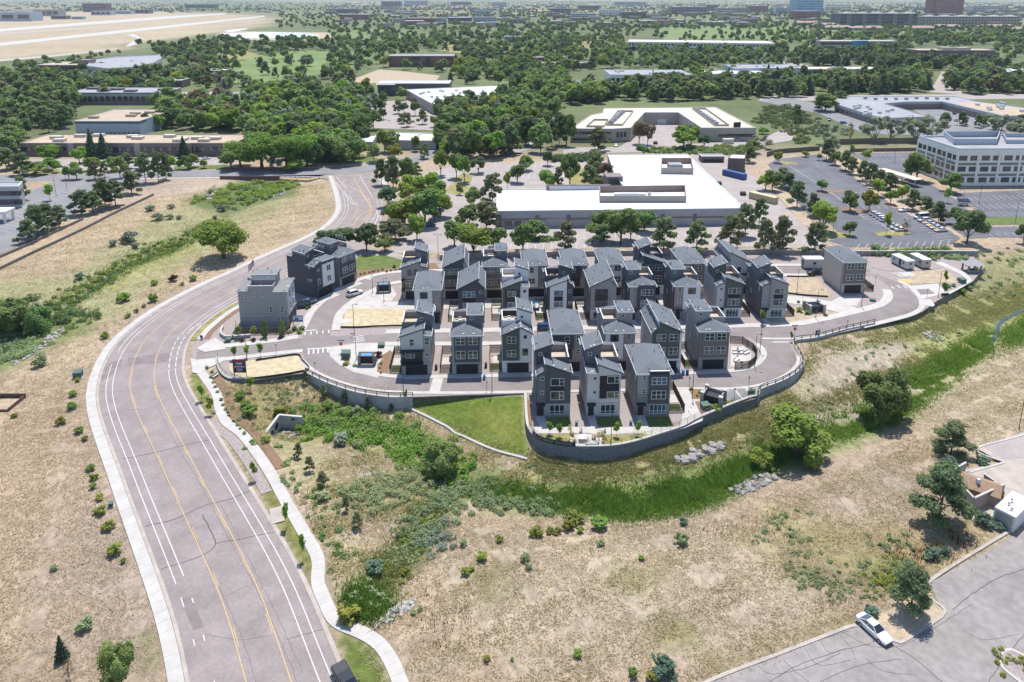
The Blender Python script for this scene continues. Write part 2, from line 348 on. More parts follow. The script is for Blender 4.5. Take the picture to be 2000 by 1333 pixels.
def terrain():
    xs = np.array(sorted(set([-v for v in grow(150, 26000, 2, 1.12)] + list(np.arange(-150, 195, 1.15)) + grow(195, 26000, 2, 1.12))))
    ys = np.array(sorted(set(list(np.arange(38, 300, 1.15)) + grow(300, 42000, 1.6, 1.045) + [-3000, -400, -50, 10])))
    X, Y = np.meshgrid(xs, ys); Z = terr(X, Y) - .07
    # a long swell of hills where the plain ends
    Z = Z + smooth(9000, 26000, Y)*(60 + 70*wob(X, Y, 5200)) 
    col = np.zeros(X.shape+(3,)); far = smooth(345, 430, Y + 18*wob(X, Y, 40))
    base = TAN*(1+.10*wob(X, Y, 31)[..., None]) + (GREY-TAN)*np.clip(.5+.6*wob(X, Y, 23, 2), 0, 1)[..., None]
    town = np.array((.125,.145,.07))*(1+.22*wob(X, Y, 60)[..., None])
    plains = np.array((.26,.225,.15))
    tf = smooth(1500, 2600, Y + 400*wob(X, Y, 900))*np.clip(.3+.7*wob(X, Y, 800, 3), 0, 1)
    town = town*(1-tf[..., None]) + plains*tf[..., None]
    air = smooth(-25, 25, sdist(X, Y, PA([(-900,130),(0,118),(110,108),(240,98),(262,85),(330,78),(420,64),(520,50),(545,38),(470,28),(250,22),(-900,34)])))
    town = town*(1-air[..., None]) + (np.array((.36,.295,.205))*(1+.12*wob(X, Y, 90)[..., None]))*air[..., None]
    col[:] = base*(1-far[..., None]) + town*far[..., None]
    near = (Y < 520) & (np.abs(X) < 330) & (Y > 0); x, y = X[near], Y[near]; c = col[near]
    nz = wob(x, y, 4.2) + .7*wob(x, y, 1.7, 2) + .5*wob(x, y, .8, 1)
    for line, wd, cc, st in ((CREEK, 6.0, GREEN, .85), (BRANCH, 4.5, np.array((.15,.165,.06)), .9), (WEST, 3.5, np.array((.12,.16,.045)), .9)):
        k = st*smooth(1.25, .45, (seg_dist(x, y, line) + 1.6*nz)/wd); c = c*(1-k[:, None]) + cc*k[:, None]
    for px, so, cc, st in ZONES:
        q = PA(px, -1.2); bx = (x > q[:,0].min()-15) & (x < q[:,0].max()+15) & (y > q[:,1].min()-15) & (y < q[:,1].max()+15)
        if so < .5: q = np.array([G(a, b)[:2] for a, b in px])
        if not bx.any(): continue
        d = sdist(x[bx], y[bx], q) + (so*.55*nz[bx] if so > .5 else 0)
        k = st*smooth(-so, so, d); c[bx] = c[bx]*(1-k[:, None]) + cc*k[:, None]
    col[near] = np.clip(c, .01, .9)
    ny, nx = X.shape; v = np.stack([X, Y, Z], -1).reshape(-1, 3)
    i = np.arange(ny*nx).reshape(ny, nx); f = np.stack([i[:-1,:-1], i[:-1,1:], i[1:,1:], i[1:,:-1]], -1).reshape(-1, 4)
    me = bpy.data.meshes.new('ground'); me.vertices.add(len(v)); me.vertices.foreach_set('co', v.ravel())
    me.loops.add(f.size); me.loops.foreach_set('vertex_index', f.ravel())
    me.polygons.add(len(f)); me.polygons.foreach_set('loop_start', np.arange(0, f.size, 4)); me.polygons.foreach_set('use_smooth', np.ones(len(f), bool))
    a = me.color_attributes.new('soil', 'FLOAT_COLOR', 'POINT')
    a.data.foreach_set('color', np.concatenate([col.reshape(-1, 3), np.ones((len(v), 1))], 1).ravel()); me.update(calc_edges=True)
    m = bpy.data.materials.new('ground_cover'); m.use_nodes = True; t = m.node_tree; b = t.nodes['Principled BSDF']; L = t.links.new
    b.inputs['Roughness'].default_value = .95; b.inputs['Specular IOR Level'].default_value = .1
    at = nd(t, 'ShaderNodeAttribute', attribute_name='soil'); pos = nd(t, 'ShaderNodeNewGeometry').outputs['Position']
    def noise(sc, det=4, ro=.6, st=None, ds=0.0):
        s = pos
        if st: mp = nd(t, 'ShaderNodeMapping'); mp.inputs['Scale'].default_value = st; L(s, mp.inputs[0]); s = mp.outputs[0]
        n = nd(t, 'ShaderNodeTexNoise', i_Scale=sc, i_Detail=float(det), i_Roughness=ro, i_Distortion=ds); L(s, n.inputs['Vector']); return n.outputs[0]
    def rng(x, a0, a1, b0, b1):
        n = nd(t, 'ShaderNodeMapRange', i_1=a0, i_2=a1, i_3=b0, i_4=b1); L(x, n.inputs[0]); return n.outputs[0]
    def mul(x, y):
        n = nd(t, 'ShaderNodeMath', operation='MULTIPLY'); L(x, n.inputs[0]); L(y, n.inputs[1]); return n.outputs[0]
    clump = noise(.85, 3, .55, (1, .8, 1), .6); fine = noise(4.5, 4, .7, (1, 1, 1), 1.0); big = noise(.06, 4)
    k = mul(mul(rng(clump, .3, .68, .70, 1.16), rng(fine, .3, .7, .74, 1.22)), rng(big, .3, .7, .84, 1.10))
    sc = nd(t, 'ShaderNodeVectorMath', operation='SCALE'); L(at.outputs['Color'], sc.inputs[0]); L(k, sc.inputs['Scale'])
    mx = nd(t, 'ShaderNodeMix', data_type='RGBA'); L(sc.outputs[0], mx.inputs[6]); mx.inputs[7].default_value = (.17,.16,.065,1)
    pat = mul(rng(noise(.16, 5, .65), .56, .72, 0, 1), rng(noise(1.6, 3), .4, .6, 0, .7)); L(pat, mx.inputs[0]); L(mx.outputs[2], b.inputs['Base Color'])
    bn = nd(t, 'ShaderNodeBump', i_Strength=.9, i_Distance=.35); ad = nd(t, 'ShaderNodeMath', operation='ADD'); L(clump, ad.inputs[0])
    f5 = nd(t, 'ShaderNodeMath', operation='MULTIPLY', i_1=.45); L(fine, f5.inputs[0]); L(f5.outputs[0], ad.inputs[1]); L(ad.outputs[0], bn.inputs['Height']); L(bn.outputs[0], b.inputs['Normal'])
    me.materials.append(m); put('ground', me, kind='structure')
terrain()

# ------------------------------------------------------------------ sheets and ribbons
_sc = [0]
def sheet(name, px, z, m, world=None, th=0.0, kind='structure', parent=None):
    _sc[0] += 1; z += (_sc[0] % 23)*.0009
    q = PA(px, z) if world is None else np.asarray(world)
    b = MB(); b.prism([tuple(p) for p in q], z-max(th, .03), z)
    o = b.build(name, M(m), parent)
    if parent is None: o['kind'] = kind
    return o
def resample(p, n):
    d = np.r_[0, np.cumsum(np.linalg.norm(np.diff(p, axis=0), axis=1))]; s = np.linspace(0, d[-1], n)
    return np.stack([np.interp(s, d, p[:, 0]), np.interp(s, d, p[:, 1])], 1)
def normals(c):
    t = np.gradient(c, axis=0); t /= np.linalg.norm(t, axis=1)[:, None] + 1e-9; return np.stack([t[:, 1], -t[:, 0]], 1)   # to the right of travel
def off(c, d): return c + normals(c)*np.asarray(d).reshape(-1, 1)
def strip(name, a, b, z, m, th=.03, drape=None, parent=None, kind='structure', mb=None, cross=1):
    """a band between two edges; drape follows the ground"""
    n = len(a); v = []; f = []
    for k in range(cross+1):
        q = a + (b-a)*k/cross
        h = (terr(q[:, 0], q[:, 1]) if drape else np.zeros(n)) + z
        v += [(q[i,0], q[i,1], h[i]) for i in range(n)]
    for e in (a, b):
        h = (terr(e[:, 0], e[:, 1]) if drape else np.zeros(n)) + z - th; v += [(e[i,0], e[i,1], h[i]) for i in range(n)]
    for k in range(cross): f += [(k*n+i, (k+1)*n+i, (k+1)*n+i+1, k*n+i+1) for i in range(n-1)]
    A = (cross+1)*n; B = A+n
    f += [(A+i, i, i+1, A+i+1) for i in range(n-1)] + [(cross*n+i, B+i, B+i+1, cross*n+i+1) for i in range(n-1)]
    f += [(0, A, B, cross*n), (n-1, cross*n+n-1, B+n-1, A+n-1)]
    if mb is not None: mb.add(v, f); return None
    x = MB().add(v, f); me = x.mesh(name, M(m)); bm = bmesh.new(); bm.from_mesh(me); bmesh.ops.recalc_face_normals(bm, faces=bm.faces)
    if sum(q.normal.z*q.calc_area() for q in bm.faces) < 0: bmesh.ops.reverse_faces(bm, faces=bm.faces)
    bm.to_mesh(me); bm.free()
    o = put(name, me, parent)
    if parent is None: o['kind'] = kind
    return o
def ribbon(name, px, wd, z, m, drape=False, world=None, kind='structure', step=1.0, sm=2, **kw):
    c = relax(catmull(PA(px) if world is None else world, step), sm); return strip(name, off(c, wd/2), off(c, -wd/2), z, m, drape=drape, kind=kind, **kw)
def edges(pa, pb, z=0): 
    a, b = relax(catmull(PA(pa, z), 1.0), 4), relax(catmull(PA(pb, z), 1.0), 4); n = max(len(a), len(b)); return resample(a, n), resample(b, n)

# the arterial: asphalt, kerbs, pavement, painted lines (offsets in metres to the right of the first yellow line)
_fi = np.linspace(0, 1, len(Y1)); _wf = np.interp(_fi, [0, .72, 1], [1.0, 1.0, 1.25])
def ro(d): return off(Y1, d*_wf if d > 0 else d)
strip('main_road', ro(-6.0), ro(10.55), .02, 'asphalt_old', cross=3)
strip('gutter_kerb', off(Y1, -6.45), off(Y1, -5.95), .06, 'concrete_old')
strip('pavement', off(Y1, -8.3), off(Y1, -6.5), .13, 'concrete', th=.2)
nn = int(len(Y1)*.73)
strip('gutter_kerb', ro(10.5)[:nn], (ro(10.5)+normals(Y1)*.6)[:nn], .064, 'concrete_old')
jt = MB()
for i in range(6, len(Y1)-3, 2):
    a, b = off(Y1, -8.3)[i], off(Y1, -6.51)[i]; jt.bar((a[0],a[1],.131), (b[0],b[1],.131), .016, n=4)
jt.build('pavement_joint', M('concrete_old'), kind='stuff')
ka, kb = int(len(Y1)*.385), int(len(Y1)*.50)
def seg(d): return (ro(d) if d > 0 else off(Y1, d))[ka:kb]
strip('verge', seg(11.2), seg(12.6), .05, 'lawn_dry'); strip('pavement', seg(12.62), seg(14.2), .125, 'concrete', th=.15); strip('planted_verge', seg(14.22), seg(15.6), .055, 'bark_mulch')
LZ = [.024]
def line(c, d, wd, m='paint_white', dash=None, i0=0, i1=None, name='lane_marking'):
    e = ro(d)[i0:i1]; LZ[0] += .00012; b = MB()
    if dash:
        s = catmull(e, .5); k = int(dash[0]*2); g = int(dash[1]*2); j = 0
        while j + k < len(s):
            q = s[j:j+k+1]; strip('', off(q, -wd/2), off(q, wd/2), LZ[0], None, th=.004, mb=b); j += k+g
    else: strip('', off(e, -wd/2), off(e, wd/2), LZ[0], None, th=.004, mb=b)
    b.build(name, M(m), kind='structure')
N = len(Y1); c0 = 42; js = int(N*.405)
line(Y1, -4.6, .13, i0=26, i1=int(N*.362)); line(Y1, -4.6, .13, i0=int(N*.378), i1=N-30); line(Y1, -3.35, .13, i0=27, i1=N-26)
line(Y1, 0, .12, 'paint_yellow', i1=N-40); line(Y1, .26, .1, 'paint_yellow', dash=(3, 8), i1=N-40)
line(Y1, 4.8, .12, 'paint_yellow', i1=N-40); line(Y1, 4.55, .1, 'paint_yellow', dash=(3, 8), i1=N-40)
for d in (7.8, 9.2):
    line(Y1, d, .13, i1=int(N*.335)); line(Y1, d, .2, dash=(1.2, .9), i0=int(N*.335), i1=int(N*.405)); line(Y1, d, .13, i0=int(N*.405), i1=N-44)
line(Y1, -4.6, .13, dash=(1.2, 6), i1=24); line(Y1, -3.35, .13, dash=(1.2, 6), i1=24)
# turn-pocket outlines near the junction
for pts in ([(690,348),(674,352),(673,360),(700,372),(722,400),(727,412)], [(690,346),(705,372),(724,404)], [(690,440),(700,425),(723,410),(722,422),(712,438)]):
    c = catmull(PA(pts), .6); LZ[0] += .0004; strip('turn_lane_marking', off(c, -.12), off(c, .12), LZ[0], 'paint_yellow', th=.004)
for pts in ([(652,352),(690,400)], [(656,345),(678,370)], [(703,344),(727,385)], [(682,382),(695,402)], [(737,440),(744,425),(741,410)], [(729,446),(738,425),(736,411)]):
    c = catmull(PA(pts), .6); LZ[0] += .0004; strip('lane_marking', off(c, -.1), off(c, .1), LZ[0], 'paint_white', th=.004)
# sealed cracks across the lanes, and old repair patches
cr = MB(); rr = random.Random(3)
def crack(pts, wd=.09, m=cr, z=.0225):
    q = catmull(PA(pts), .5); q = q + np.array([[rr.uniform(-.06,.06), rr.uniform(-.06,.06)] for _ in q]); strip('', off(q, -wd/2), off(q, wd/2), z, None, th=.003, mb=m)
for pts, wd in (([(192,766),(240,765),(300,752),(345,746)],.10), ([(204,812),(250,802),(290,799),(320,785),(365,770)],.08), ([(240,897),(300,885),(360,870),(408,860)],.2),
    ([(285,1028),(340,1015),(400,988),(450,975),(490,958)],.2), ([(315,1112),(370,1095),(405,1080),(421,1062),(410,1035),(395,1005)],.17), ([(421,1062),(460,1055),(500,1047),(535,1040)],.16),
    ([(440,1166),(470,1150),(485,1145)],.06), ([(400,1240),(470,1250),(530,1242)],.06), ([(560,1250),(600,1238),(640,1228)],.1), ([(273,830),(300,880),(336,960),(372,1030),(420,1130),(470,1240),(500,1333)],.05),
    ([(310,800),(345,870),(390,945),(440,1040),(500,1150),(560,1280),(580,1333)],.05), ([(322,600),(360,603),(420,604)],.09), ([(430,985),(460,1040),(500,1120),(540,1200),(590,1310)],.05)): crack(pts, wd)
cr.build('sealed_crack', M('crack_seal'), kind='stuff')
pa = MB()
for pts in ([(205,712),(240,702),(236,716),(200,728)], [(197,735),(222,722),(225,728),(199,746)], [(352,1172),(372,1166),(400,1225),(378,1232)], [(250,700),(330,690),(335,706),(248,715)]):
    pa.prism([tuple(q) for q in PA(pts)], .0, .0222)
pa.build('road_patch', M('asphalt_patch'), kind='structure')
# bicycle symbols and arrows painted in the bike lanes
bk = MB()
for px, py, up in ((293,617,1),(313,606,1),(373,643,-1),(388,636,-1)):
    p = P(px, py, .026)
    for k in range(10): 
        a = k*.628; bk.box(p.x+.35*math.cos(a)-.07, p.x+.35*math.cos(a)+.07, p.y+.5*math.sin(a)-.1, p.y+.5*math.sin(a)+.1, .02, .0285)
    bk.box(p.x-.08, p.x+.08, p.y-.9*up-.3, p.y-.9*up+.3, .02, .0288)
bk.build('bike_lane_symbol', M('paint_white'), kind='structure')

# ------------------------------------------------------------------ the pad of the new estate
sheet('estate_pad', None, .0, 'rock_mulch', world=PAD, th=.25)
STREETS = [  # two edges each, in the picture
 ('entry_street', [(384,687),(450,680),(505,674),(548,669),(590,661),(650,657),(720,655)], [(384,704),(485,693),(564,684),(600,681),(645,676),(680,670),(720,668)], .014),
 ('middle_street', [(690,656),(779,653),(970,650),(1170,645),(1330,644),(1428,642),(1549,639),(1600,631),(1660,618),(1725,601),(1741,590),(1746,580),(1740,565),(1720,547),(1690,533)],
                   [(690,669),(779,668),(970,667),(1170,662),(1330,660),(1428,659),(1549,660),(1620,650),(1707,630),(1770,614),(1790,603),(1795,592),(1787,577),(1770,560),(1715,536)], .018),
 ('front_street', [(636,676),(642,692),(663,713),(695,727),(747,737),(774,740),(870,740),(1000,737.5),(1180,735),(1315,734),(1428,729),(1463,724),(1486,714),(1499,698),(1497,682),(1480,669),(1455,655)],
                  [(590,682),(593,696),(606,714),(632,730),(669,745),(721,758),(774,763),(870,764.5),(1000,763),(1180,760),(1320,756.5),(1430,757),(1490,748),(1536,728),(1554,708),(1553,690),(1543,674),(1536,655)], .022),
 ('loop_street', [(591,664),(592,655),(603,637),(616,611),(640,588),(669,567),(708,548),(748,538),(784,534),(900,531),(1100,527),(1300,524),(1525,521),(1640,522),(1700,526)],
                 [(646,664),(645,651),(648,637),(653,616),(669,598),(695,580),(721,567),(748,555),(784,548),(900,544),(1100,541),(1300,538),(1525,535),(1640,536),(1700,540)], .026),
]
SE = {}
for n, a, b, z in STREETS:
    ea, eb = edges(a, b); SE[n] = (ea, eb); strip(n, ea, eb, z, 'asphalt_street', cross=2)
def walk(e, d0, d1, i0=0, i1=None, z=.11, m='concrete', name='pavement'):
    c = e[i0:i1]; return strip(name, off(c, d0), off(c, d1), z, m, th=.16)
def fr(e, f): return int(len(e)*f)
a, b = SE['entry_street']; walk(a, -.25, -2.3, 2, fr(a,.6)); walk(b, .25, 2.0, 3, fr(b,.62), z=.114)
a, b = SE['middle_street']; walk(a, -.2, -2.6, fr(a,.05), fr(a,.92), z=.118); walk(b, .2, 2.2, fr(b,.04), fr(b,.34), z=.122); walk(b, .15, 1.1, fr(b,.56), fr(b,.72), z=.126); walk(b, .15, 1.6, fr(b,.72), fr(b,.97), z=.126)
a, b = SE['front_street']; walk(a, -.15, -1.5, fr(a,.03), fr(a,.97), z=.092); walk(b, .2, 1.25, fr(b,.05), fr(b,.6), z=.096); walk(b, .15, .9, fr(b,.64), fr(b,.93), z=.1)
a, b = SE['loop_street']; walk(a, -.2, -2.2, fr(a,.03), fr(a,.98), z=.13); walk(b, .2, 2.4, fr(b,.03), fr(b,.98), z=.134)
for nme, px, z, m in [
 ('alley', [(668,600),(692,586),(790,590),(1130,583),(1450,577),(1560,578),(1640,592),(1692,606),(1650,614),(1600,601),(1540,592),(1450,592),(1130,599),(800,605),(700,608),(672,606)], .075, 'concrete'),
 ('corner_apron', [(384,681),(404,668),(420,660),(440,672),(440,682),(400,688)], .10, 'concrete'), ('corner_apron', [(372,700),(384,703),(440,697),(436,706),(400,722),(392,730),(376,728)], .104, 'concrete'),
 ('corner_pavement', [(641,679),(700,671),(772,670),(766,690),(748,698),(738,738),(690,727),(662,712),(645,697)], .05, 'concrete'), ('mailbox_pad', [(684,718),(700,690),(724,690),(748,700),(733,716),(738,736),(700,728)], .06, 'concrete'),
 ('mailbox_pad', [(700,583),(735,566),(765,560),(775,575),(765,588),(700,588)], .06, 'concrete'),
 ('front_walk', [(1043,834),(1330,834),(1332,812),(1375,807),(1372,822),(1338,836),(1290,850),(1235,846),(1170,850),(1150,846),(1046,847)], .05, 'concrete'),
 ('front_lawn', [(1046,848),(1150,848),(1180,851),(1240,848),(1286,845),(1270,853),(1200,870),(1131,872),(1068,863)], .04, 'lawn_dry'),
 ('cross_walk', [(846,739),(866,739),(859,765.5),(838,765.5)], .05, 'concrete'), ('cross_walk', [(1316,757),(1343,757),(1372,815),(1340,830)], .065, 'concrete'),
 ('refuse_pad', [(1375,757),(1462,757),(1470,780),(1440,786),(1370,783),(1345,784)], .035, 'concrete'),
 ('accessible_bay', [(1416,760),(1433,760),(1449,781),(1418,781)], .05, 'asphalt_grey'), ('accessible_bay', [(1434,760),(1456,760),(1466,778),(1452,780)], .05, 'asphalt_grey'),
 ('mulch_bed', [(1356,786),(1478,779),(1420,793),(1372,813)], .045, 'bark_mulch'), ('mulch_bed', [(1342,759),(1375,762),(1372,780),(1352,780)], .045, 'bark_mulch'),
 ('mulch_bed', [(736,732),(738,700),(762,684),(768,690),(756,734)], .045, 'bark_mulch'), ('mulch_bed', [(664,690),(684,690),(682,712),(668,706)], .045, 'bark_mulch'),
 ('mulch_bed', [(1500,632),(1557,598),(1590,602),(1640,612),(1600,622),(1545,634)], .045, 'dirt'), ('mulch_bed', [(1030,776),(1037,790),(1040,830),(1034,836),(1030,820)], .05, 'bark_mulch'),
 ('mulch_bed', [(690,528),(760,520),(850,514),(860,526),(760,534),(700,546)], .045, 'bark_mulch'), ('side_lawn', [(688,520),(700,500),(756,500),(800,512),(780,522),(700,528)], .05, 'lawn'),
 ('round_plaza', [(700,536),(712,530),(728,530),(734,538),(724,546),(708,546)], .055, 'concrete'),
 ('mulch_bed', [(404,676),(440,672),(545,660),(540,665),(440,680),(410,682)], .045, 'bark_mulch'),
 ('straw_lot', [(445,712),(480,705),(582,694),(604,722),(560,732),(500,741),(482,742),(452,728)], .07, 'straw'), ('straw_lot', [(677,602),(795,604),(785,639),(665,641)], .09, 'straw'),
 ('lot_slab', [(668,624),(690,622),(690,629),(666,632)], .10, 'concrete'),
 ('dirt_lot', [(1537,540),(1592,541),(1626,574),(1617,581),(1537,575)], .07, 'dirt'), ('dirt_lot', [(1782,530),(1845,526),(1875,552),(1770,555)], .06, 'dirt'),
 ('gravel_yard', [(1695,515),(1760,514),(1837,524),(1785,530),(1732,530),(1700,522)], .055, 'rock_mulch'), ('gravel_yard', [(1735,532),(1762,531),(1790,538),(1760,543)], .065, 'rock_pale'),
 ('yard_slab', [(1756,533),(1778,531),(1789,538),(1768,541)], .075, 'concrete'), ('tarpaulin', [(1750,545),(1772,545),(1787,551),(1770,555)], .085, 'paint_yellow'),
 ('trail', [(1826,514),(1840,512),(1885,532),(1900,548),(1882,560),(1856,574),(1850,572),(1885,555),(1888,546),(1876,536)], .05, 'concrete'),
 ('trail', [(1772,560),(1830,554),(1850,572),(1800,585),(1786,575)], .04, 'concrete'), ('paved_bay', [(1787,566),(1814,564),(1826,574),(1797,576)], .05, 'asphalt_street'), ('corner_apron', [(1795,585),(1818,585),(1826,596),(1822,599),(1795,596)], .06, 'concrete'),
 ('driveway', [(1637,581),(1690,575),(1675,598),(1615,594)], .05, 'concrete'), ('side_gravel', [(1690,570),(1722,578),(1728,590),(1700,606),(1672,600)], .06, 'rock_mulch')]:
    sheet(nme, px, z, m)
# painted lines of the estate streets
mk = MB()
def bars(p0, p1, n, L, wd, z=.032):
    a, b = P(*p0), P(*p1); d = (b-a); u = Vector((-d.y, d.x)).normalized()
    for k in range(n):
        c = a + d*(k/(max(1, n-1))); c.z = z-.006
        mk.cbox((c.x, c.y, z-.006), wd, L, .012, math.atan2(u.y, u.x)-math.pi/2)
bars((596,652),(642,648),5,1.7,.3); bars((603,688),(640,684),5,2.4,.35); bars((700,657),(702,667),4,2.6,.3)
for p0, p1 in (((596,646),(618,645)), ((600,682),(640,680)), ((1509,668.5),(1540,668.5)), ((1740,560),(1746,564)), ((1752,558),(1759,563)), ((1764,558),(1772,564))):
    a, b = P(*p0), P(*p1); c = (a+b)/2; mk.cbox((c.x, c.y, .028), (b-a).length, .4, .012, math.atan2(b.y-a.y, b.x-a.x))
mk.build('street_marking', M('paint_white'), kind='structure')
hb = MB()
for k in range(7):
    a, b = P(1436+k*1.9, 763+k*2.6, .06), P(1447+k*2, 761+k*2.7, .06); c = (a+b)/2; hb.cbox((c.x,c.y,.056), (b-a).length, .28, .012, math.atan2(b.y-a.y, b.x-a.x)-.5)
for p0, p1 in (((1416,760),(1418,781)),((1434,760),(1452,781)),((1456,760),(1467,778))):
    a, b = P(*p0), P(*p1); c = (a+b)/2; hb.cbox((c.x,c.y,.055), (b-a).length, .12, .016, math.atan2(b.y-a.y, b.x-a.x))
hb.build('hatched_marking', M('paint_white'), kind='structure')
p = P(1420, 762.5, .06); MB().box(p.x-1.1, p.x+1.1, p.y-.9, p.y+.9, .03, .057).build('accessible_marking', M('plastic_blue'), kind='structure')
wm = MB()
for k in range(9): a = 3.6+k*.45; wm.cbox((p.x+.38*math.cos(a), p.y-.1+.38*math.sin(a), .06), .2, .13, .012, a+1.57)
wm.cbox((p.x-.05, p.y+.28, .06), .12, .5, .012); wm.cbox((p.x-.05, p.y+.62, .06), .2, .18, .012); wm.build('accessible_symbol', M('paint_white'), kind='structure')
# the winding footpath on the far side of the arterial, and its kerbs
FP = PA([(388,722),(404,745),(424,775),(430,805),(446,832),(470,848),(500,885),(530,930),(560,985),(592,1040),(622,1095),(620,1140),(636,1180),(655,1218),(690,1232),(735,1255),(762,1290),(785,1345),(800,1400)], -.3)
FPc = relax(catmull(FP, .8), 3)
strip('footpath', off(FPc, -.95), off(FPc, .95), .06, 'concrete', drape=True, th=.15)
jt = MB()
for i in range(3, len(FPc)-2, 2):
    a, b = off(FPc, -.94)[i], off(FPc, .94)[i]; jt.bar((a[0],a[1],T(*a)+.062), (b[0],b[1],T(*b)+.062), .014, n=4)
jt.build('footpath_joint', M('concrete_old'), kind='stuff')
strip('rock_verge', off(FPc[28:62], 3.0), off(FPc[28:62], 1.2), .03, 'rock_mulch', drape=True)
strip('planted_verge', off(FPc[6:56], -3.0), off(FPc[6:56], -1.2), .03, 'bark_mulch', drape=True)
# lawn kerb (low concrete swale wall)
KB = catmull(GA([(797,783),(798,797),(835,815),(872,834),(890,848),(902,852),(960,878),(1030,898)]), .6)
strip('lawn_kerb', off(KB, -.22), off(KB, .22), .22, 'concrete', drape=True, th=.5)
# cross street at the bridge, the road beyond it
ribbon('cross_street', [(-200,352),(0,349),(100,347),(230,343),(330,340),(480,338),(600,336),(690,333),(745,326),(800,314),(860,296),(920,285)], 13, .012, 'asphalt_grey', sm=6)
ribbon('pavement', [(230,351),(330,349),(430,348),(600,346),(640,349)], 1.6, .09, 'concrete', th=.12); ribbon('pavement', [(560,328),(640,326),(735,317),(760,312)], 1.5, .09, 'concrete', th=.12)
ribbon('pavement', [(757,470),(765,440),(768,412),(762,385),(748,355),(738,340)], 2.6, .085, 'concrete', th=.12)
sheet('verge', [(745,465),(757,440),(761,410),(757,385),(742,350),(748,352),(764,390),(767,415),(762,445),(752,468)], .06, 'lawn')
ribbon('side_road', [(990,300),(1030,285),(1062,265),(1068,235),(1078,205),(1105,192)], 9, .016, 'asphalt_tan', sm=4)
# old car park at the bottom right
sheet('car_park', None, .015, 'asphalt_lot', world=LOT_SE)
q = catmull(PA([(1290,1390),(1380,1333),(1520,1278),(1660,1224),(1672,1222)]), .8); strip('kerb', off(q, -.2), off(q, .25), .13, 'concrete_old', th=.2)
q = catmull(PA([(1738,1249),(1758,1256),(1838,1205),(1846,1194),(1838,1184),(1815,1168),(1812,1142),(1850,1112),(1960,1045),(2100,965)]), .8); strip('kerb', off(q, -.2), off(q, .25), .135, 'concrete_old', th=.2)
sheet('tree_pit', [(1690,1218),(1738,1248),(1757,1254),(1836,1203),(1842,1194),(1834,1184),(1812,1168),(1790,1160)], .05, 'dirt')
cr = MB()
for pts, wd in (([(1420,1318),(1500,1290),(1580,1258),(1660,1232)],.06), ([(1500,1333),(1560,1300),(1640,1272),(1700,1258)],.07), ([(1530,1290),(1560,1318),(1580,1333)],.06), ([(1740,1258),(1790,1290),(1840,1333)],.1), ([(1860,1192),(1900,1160),(1950,1130),(2000,1112)],.1),
    ([(1600,1333),(1680,1300),(1760,1288)],.06), ([(1640,1240),(1660,1265),(1672,1290)],.05), ([(1930,1333),(1960,1290),(2000,1240)],.08), ([(1570,1265),(1600,1300),(1660,1290)],.05), ([(1480,1300),(1510,1318),(1590,1300),(1640,1276)],.06), ([(1600,1250),(1618,1275),(1650,1268)],.05), ([(1690,1285),(1720,1310),(1790,1320)],.05), ([(1880,1230),(1920,1250),(1990,1240)],.05), ([(1640,1232),(1700,1262),(1760,1262),(1820,1230),(1900,1180)],.05)): crack(pts, wd*.95, cr, .046)
cr.build('sealed_crack', M('crack_seal'), kind='stuff')
ok_isl = PA([(1955,1278),(1968,1270),(1990,1276),(2060,1320),(2080,1380),(2020,1352),(1958,1305)])
sheet('planter_island', None, .10, 'rock_mulch', world=ok_isl, th=.1); q = catmull(ok_isl, .5, True); strip('kerb', off(q, -.15), off(q, .22), .14, 'concrete', th=.2)
sheet('service_yard', [(1905,875),(1990,848),(2200,790),(2200,985),(1990,1030),(1960,1042),(1870,1003),(1875,960),(1850,930),(1895,915),(1960,905)], .04, 'concrete_old')
sheet('service_drive', [(1920,872),(2010,840),(2200,780),(2200,880),(1960,898)], .048, 'asphalt_tan')
q = catmull(PA([(2100,810),(2000,850),(1908,878),(1960,903),(1960,905),(1890,925)]), .8); strip('kerb', off(q, -.15), off(q, .2), .16, 'concrete', th=.2)
# ------------------------------------------------------------------ houses
WD, DP, EV = 6.7, 11.6, 9.5
_win = {}
def win_mesh(w, h, style):
    k = (w, h, style)
    if k in _win: return _win[k]
    f = MB(); b = .075; d = .09
    f.box(-w/2-b, w/2+b, -d, 0, -h/2-b, -h/2); f.box(-w/2-b, w/2+b, -d, 0, h/2, h/2+b)
    f.box(-w/2-b, -w/2, -d, 0, -h/2, h/2); f.box(w/2, w/2+b, -d, 0, -h/2, h/2)
    V, H = [], []           # bars as (x, z0, z1) and (z, x0, x1)
    if style == 'q': V = [(0, -h/2, h/2)]; H = [(0, -w/2, w/2)]
    elif style == 'd': H = [(0, -w/2, w/2)]
    elif style == 't': V = [(-w/6, -h/2, h/2), (w/6, -h/2, h/2)]; H = [(0, -w/2, w/2)]
    elif style == 'p': V = [(.16*w, -h/2, h/2)]; H = [(.02, .16*w, w/2)]
    elif style == 'P': V = [(-.2*w, -h/2, h/2), (.2*w, -h/2, h/2)]; H = [(-.05, -w/2, -.2*w), (-.05, .2*w, w/2)]
    elif style == 'G':
        n = 4 if w > 3.1 else 3
        V = [(w*(i/n-.5), -h/2, h/2) for i in range(1, n)]; H = [(-h*.25, -w/2, w/2)]
    for x, a, c in V: f.box(x-.05, x+.05, -d*.8, 0, a, c)
    for z, a, c in H: f.box(a, c, -d*.72, 0, z-.04, z+.04)
    g = MB(); g.add([(-w/2,-.025,-h/2),(w/2,-.025,-h/2),(w/2,-.025,h/2),(-w/2,-.025,h/2)], [(0,1,2,3)])
    _win[k] = (f.mesh('window', M('window_frame')), g.mesh('pane', M('glass')), f.mesh('window_dark', M('metal_dark')), g.mesh('pane_blue', M('glass_blue')))
    return _win[k]
